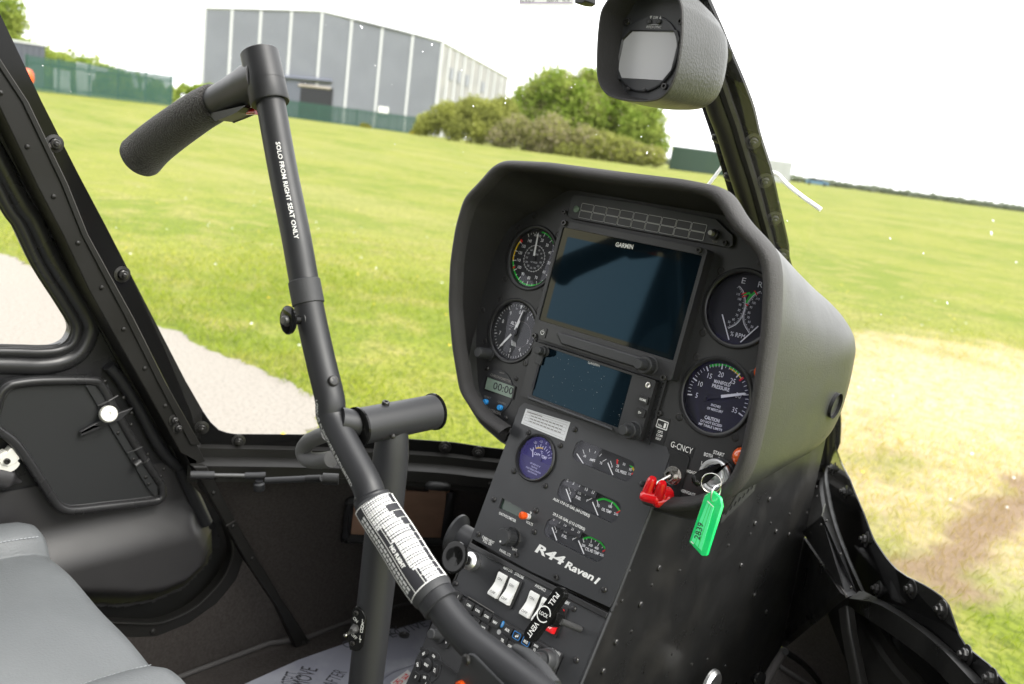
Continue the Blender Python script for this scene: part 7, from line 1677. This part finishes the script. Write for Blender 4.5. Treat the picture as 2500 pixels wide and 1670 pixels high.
# white boards stacked behind the left fence
def slab(p, d, poly, th, name, label, cat, m, zb=None):
    c = far(*p, d); t = thing(name, label, cat, (c.x, c.y, float(gz(c.x, c.y)))); q = Frame(c, (cx.x, cx.y, 0), (0, 0, 1)); q = Frame(c, Vector((c.y, -c.x, 0)), (0, 0, 1)); s = d / 1998
    for i, pl in enumerate(poly): MB().prism(q, [((x - p[0]) * s, -(y - p[1]) * s) for x, y in pl], -th, 0).build('board', m, t, smooth=0)
    return t
slab((150, 195), 72, [[(128, 166), (157, 168), (157, 232), (128, 230)], [(169, 148), (195, 150), (194, 232), (170, 232)], [(195, 150), (226, 153), (224, 162), (196, 160)]], .3, 'board_stack', 'white boards leaning behind the left part of the green fence', 'boards', 'white_trim')
slab((207, 200), 72, [[(190, 184), (210, 186), (208, 222), (190, 220)], [(204, 162), (216, 163), (214, 186), (204, 184)]], .3, 'board_stack', 'short white boards beside the taller stack behind the green fence', 'boards', 'white_trim')
slab((320, 188), 72, [[(303, 171), (313, 173), (319, 200), (310, 200)], [(328, 175), (337, 176), (332, 203), (323, 201)]], .3, 'board_stack', 'pair of tilted white boards forming a V behind the right part of the green fence', 'boards', 'pale_grey')
def block(p0, p1, d, depth, hpx_top, name, label, cat, m, ribs=0, roofm=None, dd=0):
    A, B_ = far(p0[0], p0[1], d), far(p1[0], p1[1], d + dd); zt = A.z; zb_ = float(gz(A.x, A.y)) - .05; t = thing(name, label, cat, (A.x, A.y, zb_)); e = Vector((B_.x - A.x, B_.y - A.y, 0)); L_ = e.length; en = e.normalized(); n_ = Vector((en.y, -en.x, 0)); n_ = n_ if n_.dot(-A) > 0 else -n_
    q = Frame(Vector((A.x, A.y, zb_)), en, (0, 0, 1)); sg = 1 if q.N.dot(n_) > 0 else -1
    MB().box(q, 0, L_, 0, zt - zb_, -depth * sg if sg > 0 else 0, 0 if sg > 0 else depth).build('body', m, t)
    for i in range(ribs):
        u_ = L_ * (i + .5) / ribs; MB().box(q, u_ - L_ / ribs * .25, u_ + L_ / ribs * .25, .12, zt - zb_ - .12, min(0, sg * .06), max(0, sg * .06)).build('panel', m, t)
    if roofm: MB().box(q, -.1, L_ + .1, zt - zb_, zt - zb_ + .15, -depth - .1, .1 if sg > 0 else depth + .1).build('roof', roofm, t)
    return t
block((20, 94), (103, 106), 78, 4, 0, 'storage_shed', 'dark grey shed with pale roof edge at the left beyond the door frame', 'shed', 'shed_grey', 6, 'white_trim')
block((1541, 334), (1700, 352), 96, 3, 0, 'shipping_container', 'dark green shipping container half hidden by the centre windscreen post', 'container', 'container_green', 10)
block((1735, 362), (1818, 372), 122, 3, 0, 'portable_cabin', 'pale grey portable cabin just right of the centre post on the horizon', 'cabin', 'pale_grey', 4)
c = far(62, 178, 60); t = thing('marker_ball', 'round orange marker on a pole beside the left windscreen pillar', 'marker', (c.x, c.y, float(gz(c.x, c.y)))); q = Frame(c, (1, 0, 0), (0, 1, 0)); MB().lathe(q, 0, 0, [(0, -.45), (.22, -.4), (.33, -.2), (.36, 0), (.33, .25), (.22, .45), (0, .52)], 24).build('ball', 'orange', t); MB().tube([Vector((c.x, c.y, float(gz(c.x, c.y)))), c], .04, 8).build('pole', 'pale_grey', t)
# parked car far away
c = far(1872, 424, 190); c.z = float(gz(c.x, c.y)); t = thing('parked_car', 'small pale blue car parked on the horizon right of the portable cabin', 'car', c); q = Frame(c, Vector((c.y, -c.x, 0)), (0, 0, 1))
MB().prism(q, [(-2.3, .3), (2.3, .3), (2.3, .8), (1.5, .95), (-2.2, .95)], -1.7, 0).build('body', 'car_blue', t, bevel=.05); MB().prism(q, [(-2.0, .95), (1.3, .95), (.6, 1.45), (-1.6, 1.45)], -1.6, -.1).build('windows', 'dark_open', t)
for u_ in (-1.5, 1.5): MB().cyl(Frame(q.w(u_, .33, .02), q.U, q.V), 0, 0, .33, -.2, 0, 16).build('wheel', 'tyre', t)
